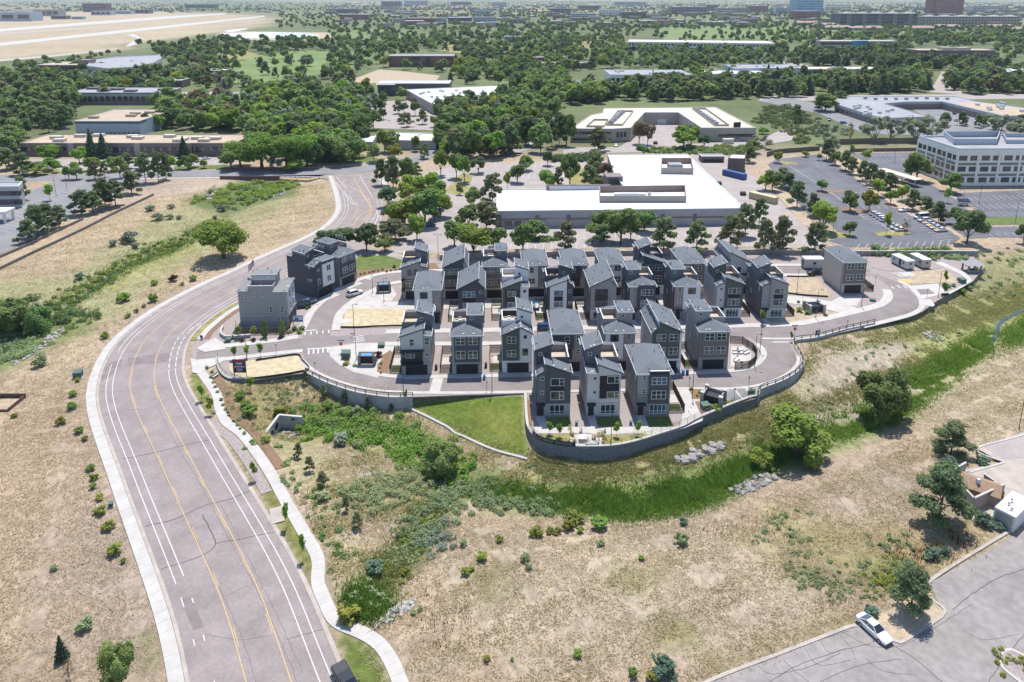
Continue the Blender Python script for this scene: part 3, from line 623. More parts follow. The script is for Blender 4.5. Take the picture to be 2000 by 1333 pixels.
def window(par, x, y, z, w, h, style, rot=0.0, dark=False, blue=False):
    m = win_mesh(w, h, style); o = put('window', m[2] if dark else m[0], par, (x, y, z), rot); put('pane', m[3] if blue else m[1], o); return o
_gd = None
def garage_door(par, x, y, w=4.88):
    global _gd
    if _gd is None:
        b = MB(); 
        for i in range(4):
            b.box(-w/2, w/2, -.03, .02, .02+i*.6, .58+i*.6)
            for j in range(4): b.box(-w/2+.12+j*w/4, -w/2+w/4-.12+j*w/4, -.05, -.03, .10+i*.6, .50+i*.6)
        _gd = b.mesh('garage_door', M('garage_black'))
    put('garage_door', _gd, par, (x, y, 0))
def door(par, x, y, rot=0.0, m='black', w=1.0, h=2.2):
    b = MB(); b.box(-w/2, w/2, -.04, .03, .05, h); b.box(-w/2-.08, -w/2, -.07, .03, 0, h+.08); b.box(w/2, w/2+.08, -.07, .03, 0, h+.08); b.box(-w/2-.08, w/2+.08, -.07, .03, h, h+.09)
    for i in range(4): b.box(-w/2+.25, w/2-.25, -.055, -.04, .3+i*.48, .62+i*.48)
    o = b.build('door', M('siding_'+m), par, loc=(x, y, 0), rot=rot)
    MB().box(w/2-.16, w/2-.1, -.10, -.055, .95, 1.15).build('handle', M('metal_grey'), o)
_vent = None
def vents(roof, fn, x0, x1, y0, y1, n, rs):
    """black roof vents and pipes, set on the slope given by fn(x, y)"""
    global _vent
    if _vent is None:
        _vent = [MB().box(-.14,.14,-.14,.14,0,.13).mesh('roof_vent', M('trim_dark')), MB().bar((0,0,0),(0,0,.75),.06,.06,6).box(-.12,.12,-.12,.12,0,.04).mesh('vent_pipe', M('trim_dark')), MB().box(-.2,.2,-.14,.14,0,.14).mesh('roof_vent_white', M('trim_white'))]
    if x1-x0 < .6 or y1-y0 < .6: return
    for i in range(n):
        side = rs.random() < .7; x = (rs.choice((x0+.35, x1-.35)) if side else rs.uniform(x0+.3, x1-.3)); y = rs.uniform(y0+.25, y1-.2)
        k = 1 if rs.random() < .3 else 0
        put(('roof_vent', 'vent_pipe')[k], _vent[k], roof, (x, y, fn(x, y)))
    if rs.random() < .6:
        for _ in range(2): x = rs.uniform(x0+.9, x1-.9) if x1-x0 > 2 else (x0+x1)/2; put('roof_vent', _vent[2], roof, (x, y0+.5, fn(x, y0+.5)))
def hip_roof(par, x0, x1, y0, y1, z, rise, rs, oh=.38, m='shingle', tr='trim_white', back=True, nv=9, th=.24):
    a, b_, c, d = x0-oh, x1+oh, y0-oh, y1+(oh if back else 0); xm = (a+b_)/2; k = min((b_-a)/2*.85, (d-c)*.9)
    r0 = c+k; r1 = max(r0+.05, d-k*.5) if back else d
    b = MB(); v = [(a,c,z),(b_,c,z),(b_,d,z),(a,d,z),(xm,r0,z+rise),(xm,r1,z+rise)]
    b.add(v, [(0,1,4),(1,2,5,4),(2,3,5),(3,0,4,5),(3,2,1,0)]) if back else b.add(v, [(0,1,4),(1,2,5,4),(2,3,5),(3,0,4,5),(3,2,1,0)])
    o = b.build('roof', M(m), par)
    f = MB(); t = .07
    f.box(a-t, b_+t, c-t, c, z-th, z+.03); f.box(a-t, a, c, d, z-th, z+.03); f.box(b_, b_+t, c, d, z-th, z+.03)
    if back: f.box(a-t, b_+t, d, d+t, z-th, z+.03)
    f.box(a, b_, c, d, z-th+.02, z-.03); f.build('fascia', M(tr), par)
    def fn(x, y):
        w2 = (b_-a)/2; q = rise*min(1, (x-a)/w2, (b_-x)/w2, max(0, (y-c)/k)); return z+max(0, q)-.02
    vents(o, fn, a, b_, c, d, nv, rs); return o
def shed_roof(par, x0, x1, y0, y1, zl, zr, rs, oh=.34, m='shingle', nv=6, el='trim_white', er='trim_white', fr='trim_dark', th=.24, bk=True):
    s = (zr-zl)/(x1-x0); a, b_ = x0-oh, x1+oh; c = y0-oh; d = y1+(oh if bk else 0); za, zb = zl-s*oh+.17, zr+s*oh+.17
    o = MB().slab([(a,c,za),(b_,c,zb),(b_,d,zb),(a,d,za)], .14).build('roof', M(m), par); t = .08
    e = MB(); e.slab([(a-t,c-t,za+.035),(a,c-t,za+.035),(a,d,za+.035),(a-t,d,za+.035)], th); e.build('fascia', M(el), par)
    e = MB(); e.slab([(b_,c-t,zb+.035),(b_+t,c-t,zb+.035),(b_+t,d,zb+.035),(b_,d,zb+.035)], th); e.build('fascia', M(er), par)
    e = MB(); e.slab([(a,c-t,za+.02),(b_,c-t,zb+.02),(b_,c,zb+.02),(a,c,za+.02)], th); e.build('fascia', M(fr), par)
    vents(o, lambda x, y: zl+s*(x-x0)+.17, a, b_, c, d, nv, rs); return o
def house(label, px, rot, sp, seed, group='narrow three storey houses on the estate', D=DP, W=WD):
    rs = random.Random(seed); p = P(*px) if len(px) == 2 else Vector(px)
    h = empty('house', label, 'house', p, rot, group)
    X = lambda u: (u-.5)*W
    bc = M('siding_'+sp['body']); side = sp.get('side', sp['body']); pan = sp.get('panels', []); R_ = sp['roof']
    wl = MB(); F = 0.0
    # main walls
    if R_[0] in ('hip', 'hipbox'):
        wl.box(X(0), X(1), 0, D, 0, EV)
    elif R_[0] == 'shed2':
        _, s0, zA, zB, zC, zD = R_    # split, left part zA..zB, right part zC..zD
        wl.prism([(X(0),0),(X(s0),0),(X(s0),D),(X(0),D)], 0, [zA,zB,zB,zA]); wl.prism([(X(s0),.01),(X(1),.01),(X(1),D-.01),(X(s0),D-.01)], 0, [zC,zD,zD,zC])
    else:                            # terrace: front roof spec, tower side
        _, front, ts, tz = R_[:4]; tw = R_[4] if len(R_) > 4 else .46
        fz = 3.5; bz = D-2.6
        wl.box(X(0), X(1), fz, D, 0, 9.6)
        if front[0] == 'hip': wl.box(X(0), X(1), 0, fz, 0, EV)
        else:
            s0, zA, zB, zC, zD = front[1:]
            wl.prism([(X(0),0),(X(s0),0),(X(s0),fz),(X(0),fz)], 0, [zA,zB,zB,zA]); wl.prism([(X(s0),0),(X(1),0),(X(1),fz),(X(s0),fz)], 0, [zC,zD,zD,zC])
    wl.build('wall', M('siding_'+side), h)
    if side != sp['body']:            # the street front has its own cladding
        b = MB()
        if R_[0] == 'hip' or (R_[0] == 'terrace' and R_[1][0] == 'hip'): b.box(X(0), X(1), -.05, 0, 0, EV-.02)
        else:
            s0, zA, zB, zC, zD = R_[1:6] if R_[0] == 'shed2' else R_[1][1:]
            b.prism([(X(0),-.05),(X(s0),-.05),(X(s0),0),(X(0),0)], 0, [zA-.02,zB-.02,zB-.02,zA-.02]); b.prism([(X(s0),-.05),(X(1),-.05),(X(1),0),(X(s0),0)], 0, [zC-.02,zD-.02,zD-.02,zC-.02])
        b.build('front_wall', bc, h); F = -.05
    def topz(u):
        if R_[0] == 'hip' or R_[0] == 'hipbox' or (R_[0] == 'terrace' and R_[1][0] == 'hip'): return EV-.02
        s0, zA, zB, zC, zD = R_[1:6] if R_[0] == 'shed2' else R_[1][1:]
        return (zA+(zB-zA)*u/s0 if u <= s0+1e-6 else zC+(zD-zC)*(u-s0)/(1-s0))-.02
    def face(u): 
        q = F
        for (a, b_, z0, z1, pr, mm) in pan:
            if a < u < b_: q = min(q, F-pr)
        return q
    def faceat(u, z):
        q = F
        for (a, b_, z0, z1, pr, mm) in pan:
            if a < u < b_ and z0 < z < (99 if z1 is None else z1): q = min(q, F-pr)
        return q
    for (a, b_, z0, z1, pr, mm) in pan:
        mt = M('siding_'+mm) if 'siding_'+mm in MATS else M(mm)
        if z1 is None: za, zb = topz(a+1e-4), topz(b_-1e-4)
        else: za = zb = z1
        MB().prism([(X(a),F-pr),(X(b_),F-pr),(X(b_),F+.02),(X(a),F+.02)], z0, [za,zb,zb,za]).build('cladding_panel', mt, h)
    # roofs
    sm = sp.get('shingle', 'shingle')
    if R_[0] == 'hip': hip_roof(h, X(0), X(1), 0, D, EV, 1.25, rs, nv=12, m=sm)
    elif R_[0] == 'hipbox':
        hip_roof(h, X(0), X(1), 0, D, EV, 1.25, rs, nv=12, m=sm)
        a, b_ = R_[1:]; MB().box(X(a), X(b_), -.55, -.30, 9.3, 10.15).box(X(a), X(a)+.2, -.30, .9, 9.3, 10.15).box(X(b_)-.2, X(b_), -.30, .9, 9.3, 10.15).build('parapet', M('siding_charcoal'), h); MB().box(X(a)-.03, X(b_)+.03, -.58, -.27, 10.15, 10.21).build('parapet_cap', M('trim_white'), h)
    elif R_[0] == 'shed2':
        hi_l = zB > zC
        if hi_l: shed_roof(h, X(0), X(s0), 0, D, zA, zB, rs, nv=12, m=sm); shed_roof(h, X(s0)+.4, X(1), .0, D, zC, zD, rs, nv=4, oh=.3, m=sm)
        else: shed_roof(h, X(0), X(s0)-.4, 0, D, zA, zB, rs, nv=4, oh=.3, m=sm); shed_roof(h, X(s0), X(1), 0, D, zC, zD, rs, nv=12, m=sm)
    else:
        fz0 = fz
        if front[0] == 'hip': hip_roof(h, X(0), X(1), 0, fz, EV, 1.5, rs, back=False, nv=4, m=sm)
        else:
            hi_l = zB > zC
            if hi_l: shed_roof(h, X(0), X(s0), 0, fz-.02, zA, zB, rs, nv=4, bk=False, m=sm); shed_roof(h, X(s0)+.42, X(1), 0, fz-.02, zC, zD, rs, nv=2, oh=.25, bk=False, fr='trim_white' if zC-zD < .3 else 'trim_dark', m=sm)
            else: shed_roof(h, X(0), X(s0)-.42, 0, fz-.02, zA, zB, rs, nv=2, oh=.25, bk=False, fr='trim_white' if abs(zA-zB) < .3 else 'trim_dark', m=sm); shed_roof(h, X(s0), X(1), 0, fz-.02, zC, zD, rs, nv=4, bk=False, m=sm)
        tc = M('siding_'+sp.get('tower', side)); ta, tb = (0, tw) if ts == 'l' else (1-tw, 1); oa, ob = (tw, 1) if ts == 'l' else (0, 1-tw)
        zl, zr = tz if tz[0] != 'h' else (12.9, 12.9)
        MB().prism([(X(ta),fz),(X(tb),fz),(X(tb),bz-.01),(X(ta),bz-.01)], 9.6, [zl,zr,zr,zl]).build('stair_tower', tc, h)
        if tz[0] == 'h' or abs(zl-zr) < .05: hip_roof(h, X(ta), X(tb), fz, bz, zl, .55, rs, oh=.3, nv=4, m=sm)
        else: shed_roof(h, X(ta), X(tb), fz, bz, zl, zr, rs, oh=.3, nv=4, m=sm)
        window(h, X((ta+tb)/2-.1), fz-.01, 11.9, .55, .6, 's')
        pc = M('siding_'+sp.get('parapet', 'taupe')); b = MB(); q = MB(); ww = .18; pz = 11.15
        x0, x1 = X(oa), X(ob)
        b.box(x0, x1, fz, fz+ww, 9.6, pz); b.box(x0, x1, bz-ww, bz, 9.6, pz)
        if ts == 'l': b.box(x1-ww, x1, fz+ww, bz-ww, 9.6, pz); q.box(x1-ww-.03, x1+.03, fz-.03, bz+.03, pz, pz+.06)
        else: b.box(x0, x0+ww, fz+ww, bz-ww, 9.6, pz); q.box(x0-.03, x0+ww+.03, fz-.03, bz+.03, pz, pz+.06)
        b.build('parapet', M('siding_'+sp.get('tower', side)), h); q.build('parapet_cap', M('trim_white'), h)
        b = MB()                      # inner lining of the terrace, another colour
        b.box(x0+ww, x1-ww, bz-ww-.03, bz-ww, 9.65, pz-.04)
        if ts == 'l': b.box(x1-ww-.03, x1-ww, fz+ww, bz-ww-.03, 9.65, pz-.04)
        else: b.box(x0+ww, x0+ww+.03, fz+ww, bz-ww-.03, 9.65, pz-.04)
        b.build('terrace_lining', pc, h)
        MB().box(x0+.02, x1-.02, fz+ww, bz-ww, 9.55, 9.70).build('terrace_floor', M('paver_tan'), h)
        if sp.get('seats'):
            for i in range(3):
                cx, cy = x0+.9+i*.8, (fz+bz)/2+rs.uniform(-1, .9)
                b = MB().box(cx-.35, cx+.35, cy-.35, cy+.35, 9.7, 10.1).box(cx-.35, cx+.35, cy+.3, cy+.4, 10.1, 10.5); b.build('terrace_chair', M('deck_fabric' if sp['seats'] == 1 else 'wood_fence'), h)
        za, zb = (10.9, 9.9) if ts == 'l' else (9.9, 10.9)
        MB().prism([(X(0),bz),(X(1),bz),(X(1),D),(X(0),D)], 9.5, [za-.1,zb-.1,zb-.1,za-.1]).build('rear_wall', M('siding_'+side), h)
        shed_roof(h, X(0), X(1), bz+.35, D, za, zb, rs, nv=3, m=sm)
    # openings in the front
    for (u, z, w_, h_, st) in sp.get('win', []):
        dk = st[-1] == '*'; bl = st[-1] == '+'; window(h, X(u), faceat(u, z)-.002, z, w_, h_, st[0], dark=dk, blue=bl)
    if 'garage' in sp:
        u = sp['garage']; gw = 4.88
        garage_door(h, X(u), faceat(u, 1.2)-.01)
        b = MB(); y = faceat(u, 1.2); b.box(X(u)-gw/2-.1, X(u)-gw/2, y-.06, y, 0, 2.55); b.box(X(u)+gw/2, X(u)+gw/2+.1, y-.06, y, 0, 2.55); b.box(X(u)-gw/2-.1, X(u)+gw/2+.1, y-.06, y, 2.45, 2.58); b.build('door_surround', M('siding_'+sp.get('base', sp['body'])), h)
        for sx in (-1, 1):
            if abs(X(u)+sx*2.85) < W/2: MB().box(-.07,.07,-.16,0,-.15,.15).build('wall_lamp', M('metal_dark'), h, loc=(X(u)+sx*2.8, y, 2.25))
    if 'base' in sp:
        mm = sp['base']; mt = M('siding_'+mm) if 'siding_'+mm in MATS else M(mm)
        g = sp.get('garage')
        b = MB(); y0, y1 = F-.09, F+.01
        if g is not None: b.box(X(0), X(g)-2.55, y0, y1, 0, 2.95); b.box(X(g)-2.55, X(g)+2.55, y0, y1, 2.6, 2.95); b.box(X(g)+2.55, X(1), y0, y1, 0, 2.95)
        else: b.box(X(sp.get('b0', 0)), X(1), y0, y1, 0, 2.9)
        b.build('base_cladding', mt, h)
    if 'door' in sp:
        u = sp['door']; door(h, X(u), F-.06 if sp.get('b0', 0) > u or 'base' not in sp else F-.1)
        MB().box(X(u)-.9, X(u)+.9, F-1.2, F, 2.85, 3.0).build('porch_canopy', M('trim_dark'), h)
        MB().box(X(u)-.8, X(u)+.8, F-2.2, F-.08, .02, .14).build('doorstep', M('concrete'), h)
    if sp.get('G'):
        u, w_ = sp['G']; window(h, X(u), F-.1, 1.55, w_, 1.9, 'G', blue=sp.get('Gb', False))
    if sp.get('balcony'):
        a, b_ = sp['balcony']; b = MB(); y = F
        b.box(X(a), X(b_), y-1.3, y, 2.95, 3.12); b.build('balcony_floor', M('trim_dark'), h)
        b = MB(); b.box(X(a), X(b_), y-1.3, y-1.25, 4.05, 4.12); b.box(X(a), X(a)+.06, y-1.3, y, 4.05, 4.12)
        n = 22
        for i in range(n+1): xx = X(a)+(X(b_)-X(a))*i/n; b.box(xx-.02, xx+.02, y-1.3, y-1.26, 3.12, 4.05)
        b.build('railing', M('metal_dark'), h)
        MB().box(X(a)-.1, X(b_)+.15, y-1.45, y, 6.05, 6.25).build('balcony_roof', M('trim_dark'), h)
    # belt trims, side windows
    MB().box(X(0)-.03, X(1)+.03, .05, D+.02, 2.93, 3.03).build('belt_trim', M('trim_dark' if sp['body'] in ('charcoal','olive','slate') else 'siding_'+sp['body']), h)
    for sd, rt in ((0, -math.pi/2), (1, math.pi/2)):
        x = X(0)-.002 if sd == 0 else X(1)+.002
        for (y, z, w_, h_, st) in sp.get('sidewin', [(2.0, 7.9, .5, 1.2, 'd'), (7.5, 4.8, .5, 1.2, 'd'), (D-1.2, 8.0, .5, 1.2, 'd')]): window(h, x, y, z, w_, h_, st, rot=rt)
    MB().bar((X(0)-.08, .25, 0), (X(0)-.08, .25, EV-.3), .05, n=6).build('downpipe', M('metal_white' if sp['body'] in ('white','lightgrey') else 'trim_dark'), h)
    return h
q4 = lambda a, b, w=1.95: [(a,8.15,w,1.6,'q'),(b,8.15,w,1.6,'q'),(a,4.85,w,1.8,'q'),(b,4.85,w,1.8,'q')]
SPEC = dict(
 A=dict(body='grey', tower='slate', garage=.5, base='grey', panels=[(0,.74,6.25,None,.12,'lightgrey'),(.02,.72,3.1,6.05,.03,'umber')], win=[(.37,8.0,.9,1.55,'d+'),(.87,8.15,1.0,1.65,'d+'),(.87,4.9,.65,.65,'s'),(.3,4.9,1.9,1.4,'q')],
   balcony=(.0,.74), roof=('terrace',('shed',.74,9.4,11.1,9.6,9.45),'r',(13.7,12.7))),
 B=dict(body='grey', tower='slate', garage=.5, base='grey', panels=[(.08,.92,3.05,9.4,.3,'charcoal')], win=q4(.29,.70), roof=('terrace',('hip',),'r',(12.9,12.9)), seats=1),
 C=dict(body='white', tower='white', parapet='umber', garage=.52, base='white', panels=[(0,.57,3.05,None,.22,'olive')], win=[(.3,8.1,1.9,1.5,'q'),(.3,4.8,1.9,1.5,'q'),(.76,8.7,.55,.6,'s*'),(.76,5.0,1.1,1.5,'q*')], seats=1,
   roof=('terrace',('shed',.57,9.3,11.0,10.9,9.5),'r',(14.0,13.0))),
 D=dict(body='taupe', garage=.62, base='taupe', panels=[(0,.7,5.7,9.4,.35,'charcoal'),(0.02,.66,3.05,5.6,.02,'umber')], win=[(.48,7.9,1.0,1.6,'d'),(.87,8.0,.95,1.6,'d'),(.85,4.9,.75,1.2,'d')], roof=('hip',)),
 E=dict(body='taupe', tower='taupe', garage=.5, base='taupe', panels=[(0,.6,3.0,9.4,.2,'white')], win=[(.3,8.2,1.7,1.5,'q*'),(.8,8.3,.7,1.15,'d'),(.82,4.9,1.3,1.5,'q'),(.3,4.8,1.7,1.5,'q')], roof=('terrace',('hip',),'r',(12.9,12.9))),
 F=dict(body='olive', side='white', garage=.5, base='white', panels=[(.93,1,2.95,9.4,.05,'white')], win=q4(.30,.72), roof=('shed2',.22,9.5,10.5,12.0,9.5)),
 Gh=dict(body='grey', tower='grey', garage=.5, base='grey', panels=[(.04,.96,3.05,9.4,.3,'brown')], win=q4(.31,.71,2.0), roof=('terrace',('hip',),'l',(12.9,12.9))),
 I=dict(body='slate', tower='charcoal', base='grey', b0=.2, door=.1, G=(.6,2.9), panels=[(.27,1,2.95,None,.3,'charcoal'),(.39,.80,5.9,6.9,.34,'black')], win=[(.6,7.75,2.55,1.5,'p'),(.6,4.75,2.55,1.75,'p'),(.15,8.4,.6,.6,'s'),(.15,5.3,.6,.6,'s')],
   roof=('terrace',('shed',.27,9.2,10.0,11.5,9.6),'l',(12.9,14.0))),
 II=dict(body='lightgrey', tower='slate', base='stucco_light', b0=.32, door=.12, G=(.63,2.8), panels=[(.34,1,3.0,None,.12,'lightgrey'),(.36,.95,3.9,9.0,.16,'black')], win=[(.76,8.1,2.2,1.4,'p'),(.76,4.75,2.2,1.3,'p'),(.22,8.4,.6,.6,'s'),(.22,5.3,.6,.6,'s')],
   roof=('terrace',('shed',.33,9.6,9.5,11.4,9.6),'l',(12.9,14.0))),
 III=dict(body='grey', base='stone_veneer', b0=.0, door=.12, G=(.64,3.2), Gb=True, panels=[(.34,.93,2.95,9.9,.55,'charcoal'),(0,.33,2.95,4.9,.1,'stone_veneer')], win=[(.63,8.0,2.9,1.5,'t+'),(.63,4.95,2.8,1.75,'t'),(.2,8.4,.65,1.0,'d+'),(.2,5.5,.6,.95,'d')], roof=('hipbox',.34,.93)),
 a=dict(body='taupe', base='stone_veneer', door=.85, G=(.4,2.8), panels=[(0,.68,2.95,9.4,.25,'white')], win=[(.36,7.9,1.8,1.6,'q*'),(.84,8.3,.7,1.1,'d+'),(.36,4.8,1.8,1.6,'q'),(.84,5.0,.7,1.1,'d')], roof=('hip',)),
 b=dict(body='charcoal', base='grey', door=.86, G=(.42,2.9), panels=[(.16,.66,5.6,6.9,.03,'black')], win=[(.41,7.8,3.0,1.55,'P+'),(.41,4.6,3.0,1.7,'P+'),(.86,8.4,.6,.6,'s'),(.86,5.2,.6,.6,'s+')], roof=('shed2',.74,9.4,12.0,11.0,9.6)),
 c=dict(body='white', tower='white', parapet='white', base='white', door=.84, G=(.36,2.8), panels=[(0,.68,2.95,None,.2,'olive'),(.1,.67,3.3,8.9,.23,'umber')], win=[(.35,7.8,2.1,1.45,'p'),(.35,4.7,2.1,1.5,'p+'),(.85,8.4,.55,.55,'s*')],
   roof=('terrace',('shed',.68,9.4,11.2,9.7,9.55),'r',(14.0,13.0))),
 d=dict(body='charcoal', tower='charcoal', parapet='charcoal', base='grey', door=.86, G=(.4,2.8), panels=[(.1,.75,2.95,None,.2,'white'),(.26,.6,5.6,6.9,.23,'black')], win=[(.43,7.8,2.3,1.45,'p+'),(.43,4.7,2.3,1.5,'p+'),(.88,8.2,.6,.65,'s'),(.88,5.0,.6,.65,'s+')], seats=2,
   roof=('terrace',('shed',.78,9.4,11.4,10.6,9.6),'r',(14.0,13.0))),
 e=dict(body='grey', base='lightgrey', door=.86, G=(.34,2.9), panels=[(.16,.68,5.6,6.9,.03,'umber')], win=[(.42,7.8,3.1,1.55,'P*'),(.42,4.7,3.1,1.7,'P*'),(.86,5.2,.6,.6,'s+')], roof=('shed2',.82,9.4,12.0,10.6,9.6)),
 f=dict(body='grey', side='slate', tower='slate', base='stone_veneer', door=.14, G=(.62,2.9), panels=[(.3,.99,2.95,9.9,.55,'charcoal')], win=[(.66,7.9,3.0,1.5,'t'),(.66,4.8,3.0,1.8,'t+'),(.16,8.3,.65,1.1,'d'),(.16,5.0,.65,1.0,'d+')], roof=('terrace',('hip',),'l',(12.9,12.9))),
 g=dict(body='taupe', tower='slate', side='slate', base='stone_veneer', door=.16, G=(.66,2.9), panels=[(.33,1,3.0,9.4,.2,'white'),(0,1,2.9,3.6,.12,'stone_veneer')], win=[(.66,8.1,1.8,1.5,'q*'),(.2,8.3,.65,1.1,'d'),(.18,5.2,.65,1.1,'d+'),(.66,4.9,1.8,1.5,'q')], roof=('terrace',('hip',),'l',(12.9,12.9))),
 h=dict(body='lightgrey', tower='olive', side='lightgrey', base='white', b0=.3, door=.14, G=(.64,3.2), panels=[(.3,1,2.95,None,.3,'olive'),(.42,.88,5.7,6.9,.33,'black')], win=[(.65,7.8,2.9,1.5,'P'),(.65,4.7,2.9,1.7,'P'),(.15,8.3,.6,.65,'s'),(.15,5.2,.6,.65,'s+')], roof=('terrace',('shed',.3,9.2,10.0,11.4,9.6),'l',(12.9,14.0))),
 i=dict(body='grey', tower='slate', side='slate', base='lightgrey', b0=.25, door=.14, G=(.62,2.9), panels=[(.32,1,2.95,None,.3,'grey'),(.45,.82,5.7,6.9,.33,'black')], win=[(.64,7.8,2.4,1.45,'p'),(.62,4.7,2.4,1.7,'p'),(.2,8.3,.55,.6,'s'),(.18,5.2,.55,.6,'s')], roof=('terrace',('shed',.32,9.2,10.0,11.4,9.6),'l',(12.9,14.0))),
 r1=dict(body='grey', tower='slate', parapet='taupe', garage=.5, base='grey', panels=[(0,.7,3.1,6.05,.03,'brown')], win=[(.32,8.0,.9,1.55,'d*'),(.58,8.0,.9,1.55,'d*'),(.32,4.8,2.0,1.6,'q')], balcony=(0,.1), roof=('terrace',('shed',.72,9.4,11.1,9.8,9.5),'r',(13.7,12.7))),
 r2=dict(body='white', side='white', garage=.45, base='lightgrey', panels=[(.06,.84,3.05,None,.25,'olive')], win=q4(.27,.62), roof=('shed2',.84,9.4,12.0,11.0,9.6)),
 r3=dict(body='taupe', tower='slate', garage=.5, base='beige', panels=[(.03,.97,3.05,9.4,.25,'brown')], win=q4(.31,.71), seats=1, roof=('terrace',('hip',),'r',(12.9,12.9))),
 r4=dict(body='taupe', garage=.5, base='beige', panels=[(0,.6,3.05,9.4,.25,'white')], win=[(.33,8.1,1.1,1.6,'d'),(.8,8.3,.7,1.1,'d'),(.33,4.8,1.7,1.5,'q'),(.8,4.9,1.0,1.4,'q')], roof=('hip',)),
 r5=dict(body='taupe', garage=.5, base='taupe', panels=[(.3,.72,5.6,9.4,.3,'charcoal'),(.3,.68,3.0,5.5,.02,'umber')], win=[(.4,8.0,.8,1.5,'d'),(.86,8.0,.9,1.5,'d'),(.86,4.9,.6,1.0,'d')], roof=('hip',)),
 r6=dict(body='white', side='taupe', garage=.5, base='beige', win=q4(.28,.70,1.7), roof=('hip',)),
 r7=dict(body='charcoal', tower='charcoal', parapet='umber', garage=.45, base='white', win=q4(.3,.72), seats=1, roof=('terrace',('shed',.08,9.2,9.4,11.7,9.5),'l',(12.7,13.9))),
 r8=dict(body='taupe', garage=.5, base='beige', panels=[(.44,1,3.05,9.4,.2,'brown')], win=[(.24,8.2,.7,1.1,'d'),(.7,8.0,1.9,1.6,'q'),(.7,4.8,1.9,1.6,'q'),(.24,5,.7,1.1,'d')], roof=('hip',)),
 r9=dict(body='lightgrey', side='grey', garage=.55, base='grey', win=[(.5,7.4,.8,1.3,'q*')], balcony=(.62,1.0), roof=('shed2',.1,9.3,9.8,12.4,9.5)),
 r10=dict(body='beige', garage=.5, base='beige', panels=[(.03,.97,3.05,9.4,.22,'brown')], win=q4(.30,.74,1.9), roof=('hip',), sidewin=[(1.8,8.2,.35,1.0,'d'),(3.2,8.2,.35,1.0,'d'),(4.6,8.2,.35,1.0,'d'),(6.0,8.2,.35,1.0,'d')]),
 l1=dict(body='lightgrey', side='grey', tower='grey', parapet='grey', shingle='shingle_tan', garage=.45, base='charcoal', seats=1, win=q4(.3,.72,1.5), roof=('terrace',('shed',.9,9.6,10.4,10.3,10.2),'r',(12.7,12.9)),
   sidewin=[(1.5,4.7,.55,1.7,'d'),(4.4,4.7,.55,1.7,'d'),(9.2,8.1,.5,1.3,'d'),(11.3,8.1,.5,1.3,'d'),(6.1,8.6,.5,.5,'s'),(8.3,8.6,.5,.5,'s'),(1.6,1.6,.55,1.6,'d'),(2.6,1.6,.55,1.6,'d'),(8.6,1.5,.5,.5,'s')]),
 l2=dict(body='charcoal', tower='charcoal', parapet='charcoal', garage=.5, base='charcoal', panels=[(.38,1,2.95,9.5,.4,'white')], win=[(.7,8.1,1.3,1.5,'q'),(.7,4.9,1.3,1.5,'q'),(.2,8.3,.55,.55,'s'),(.2,4.9,.7,1.5,'d')], roof=('terrace',('shed',.3,9.8,10.6,10.4,10.3),'l',(12.8,13.4)),
   sidewin=[(2.2,9.0,.55,.55,'s'),(2.2,5.2,1.6,.5,'s+'),(3.9,12.6,.45,.5,'s'),(5.2,12.6,.45,.5,'s'),(6.5,12.6,.45,.5,'s'),(7.8,12.6,.45,.5,'s')]),
 l3=dict(body='grey', tower='slate', garage=.5, base='grey', panels=[(.04,.96,3.05,9.4,.3,'charcoal')], win=q4(.31,.72), roof=('terrace',('hip',),'l',(12.9,12.9)), sidewin=[(4.2,12.4,.5,.7,'s'),(5.5,12.4,.5,.7,'s'),(6.8,12.4,.5,.7,'s'),(8.0,12.4,.5,.7,'s'),(1.2,8.2,.6,1.0,'d')]),
)
def rowrot(a, b): a, b = P(*a), P(*b); return math.atan2(b.y-a.y, b.x-a.x)
R3R, R4R, R5R = rowrot((814,732),(1392,721)), rowrot((837,632),(1509,622)), rowrot((810,585),(1440,574))
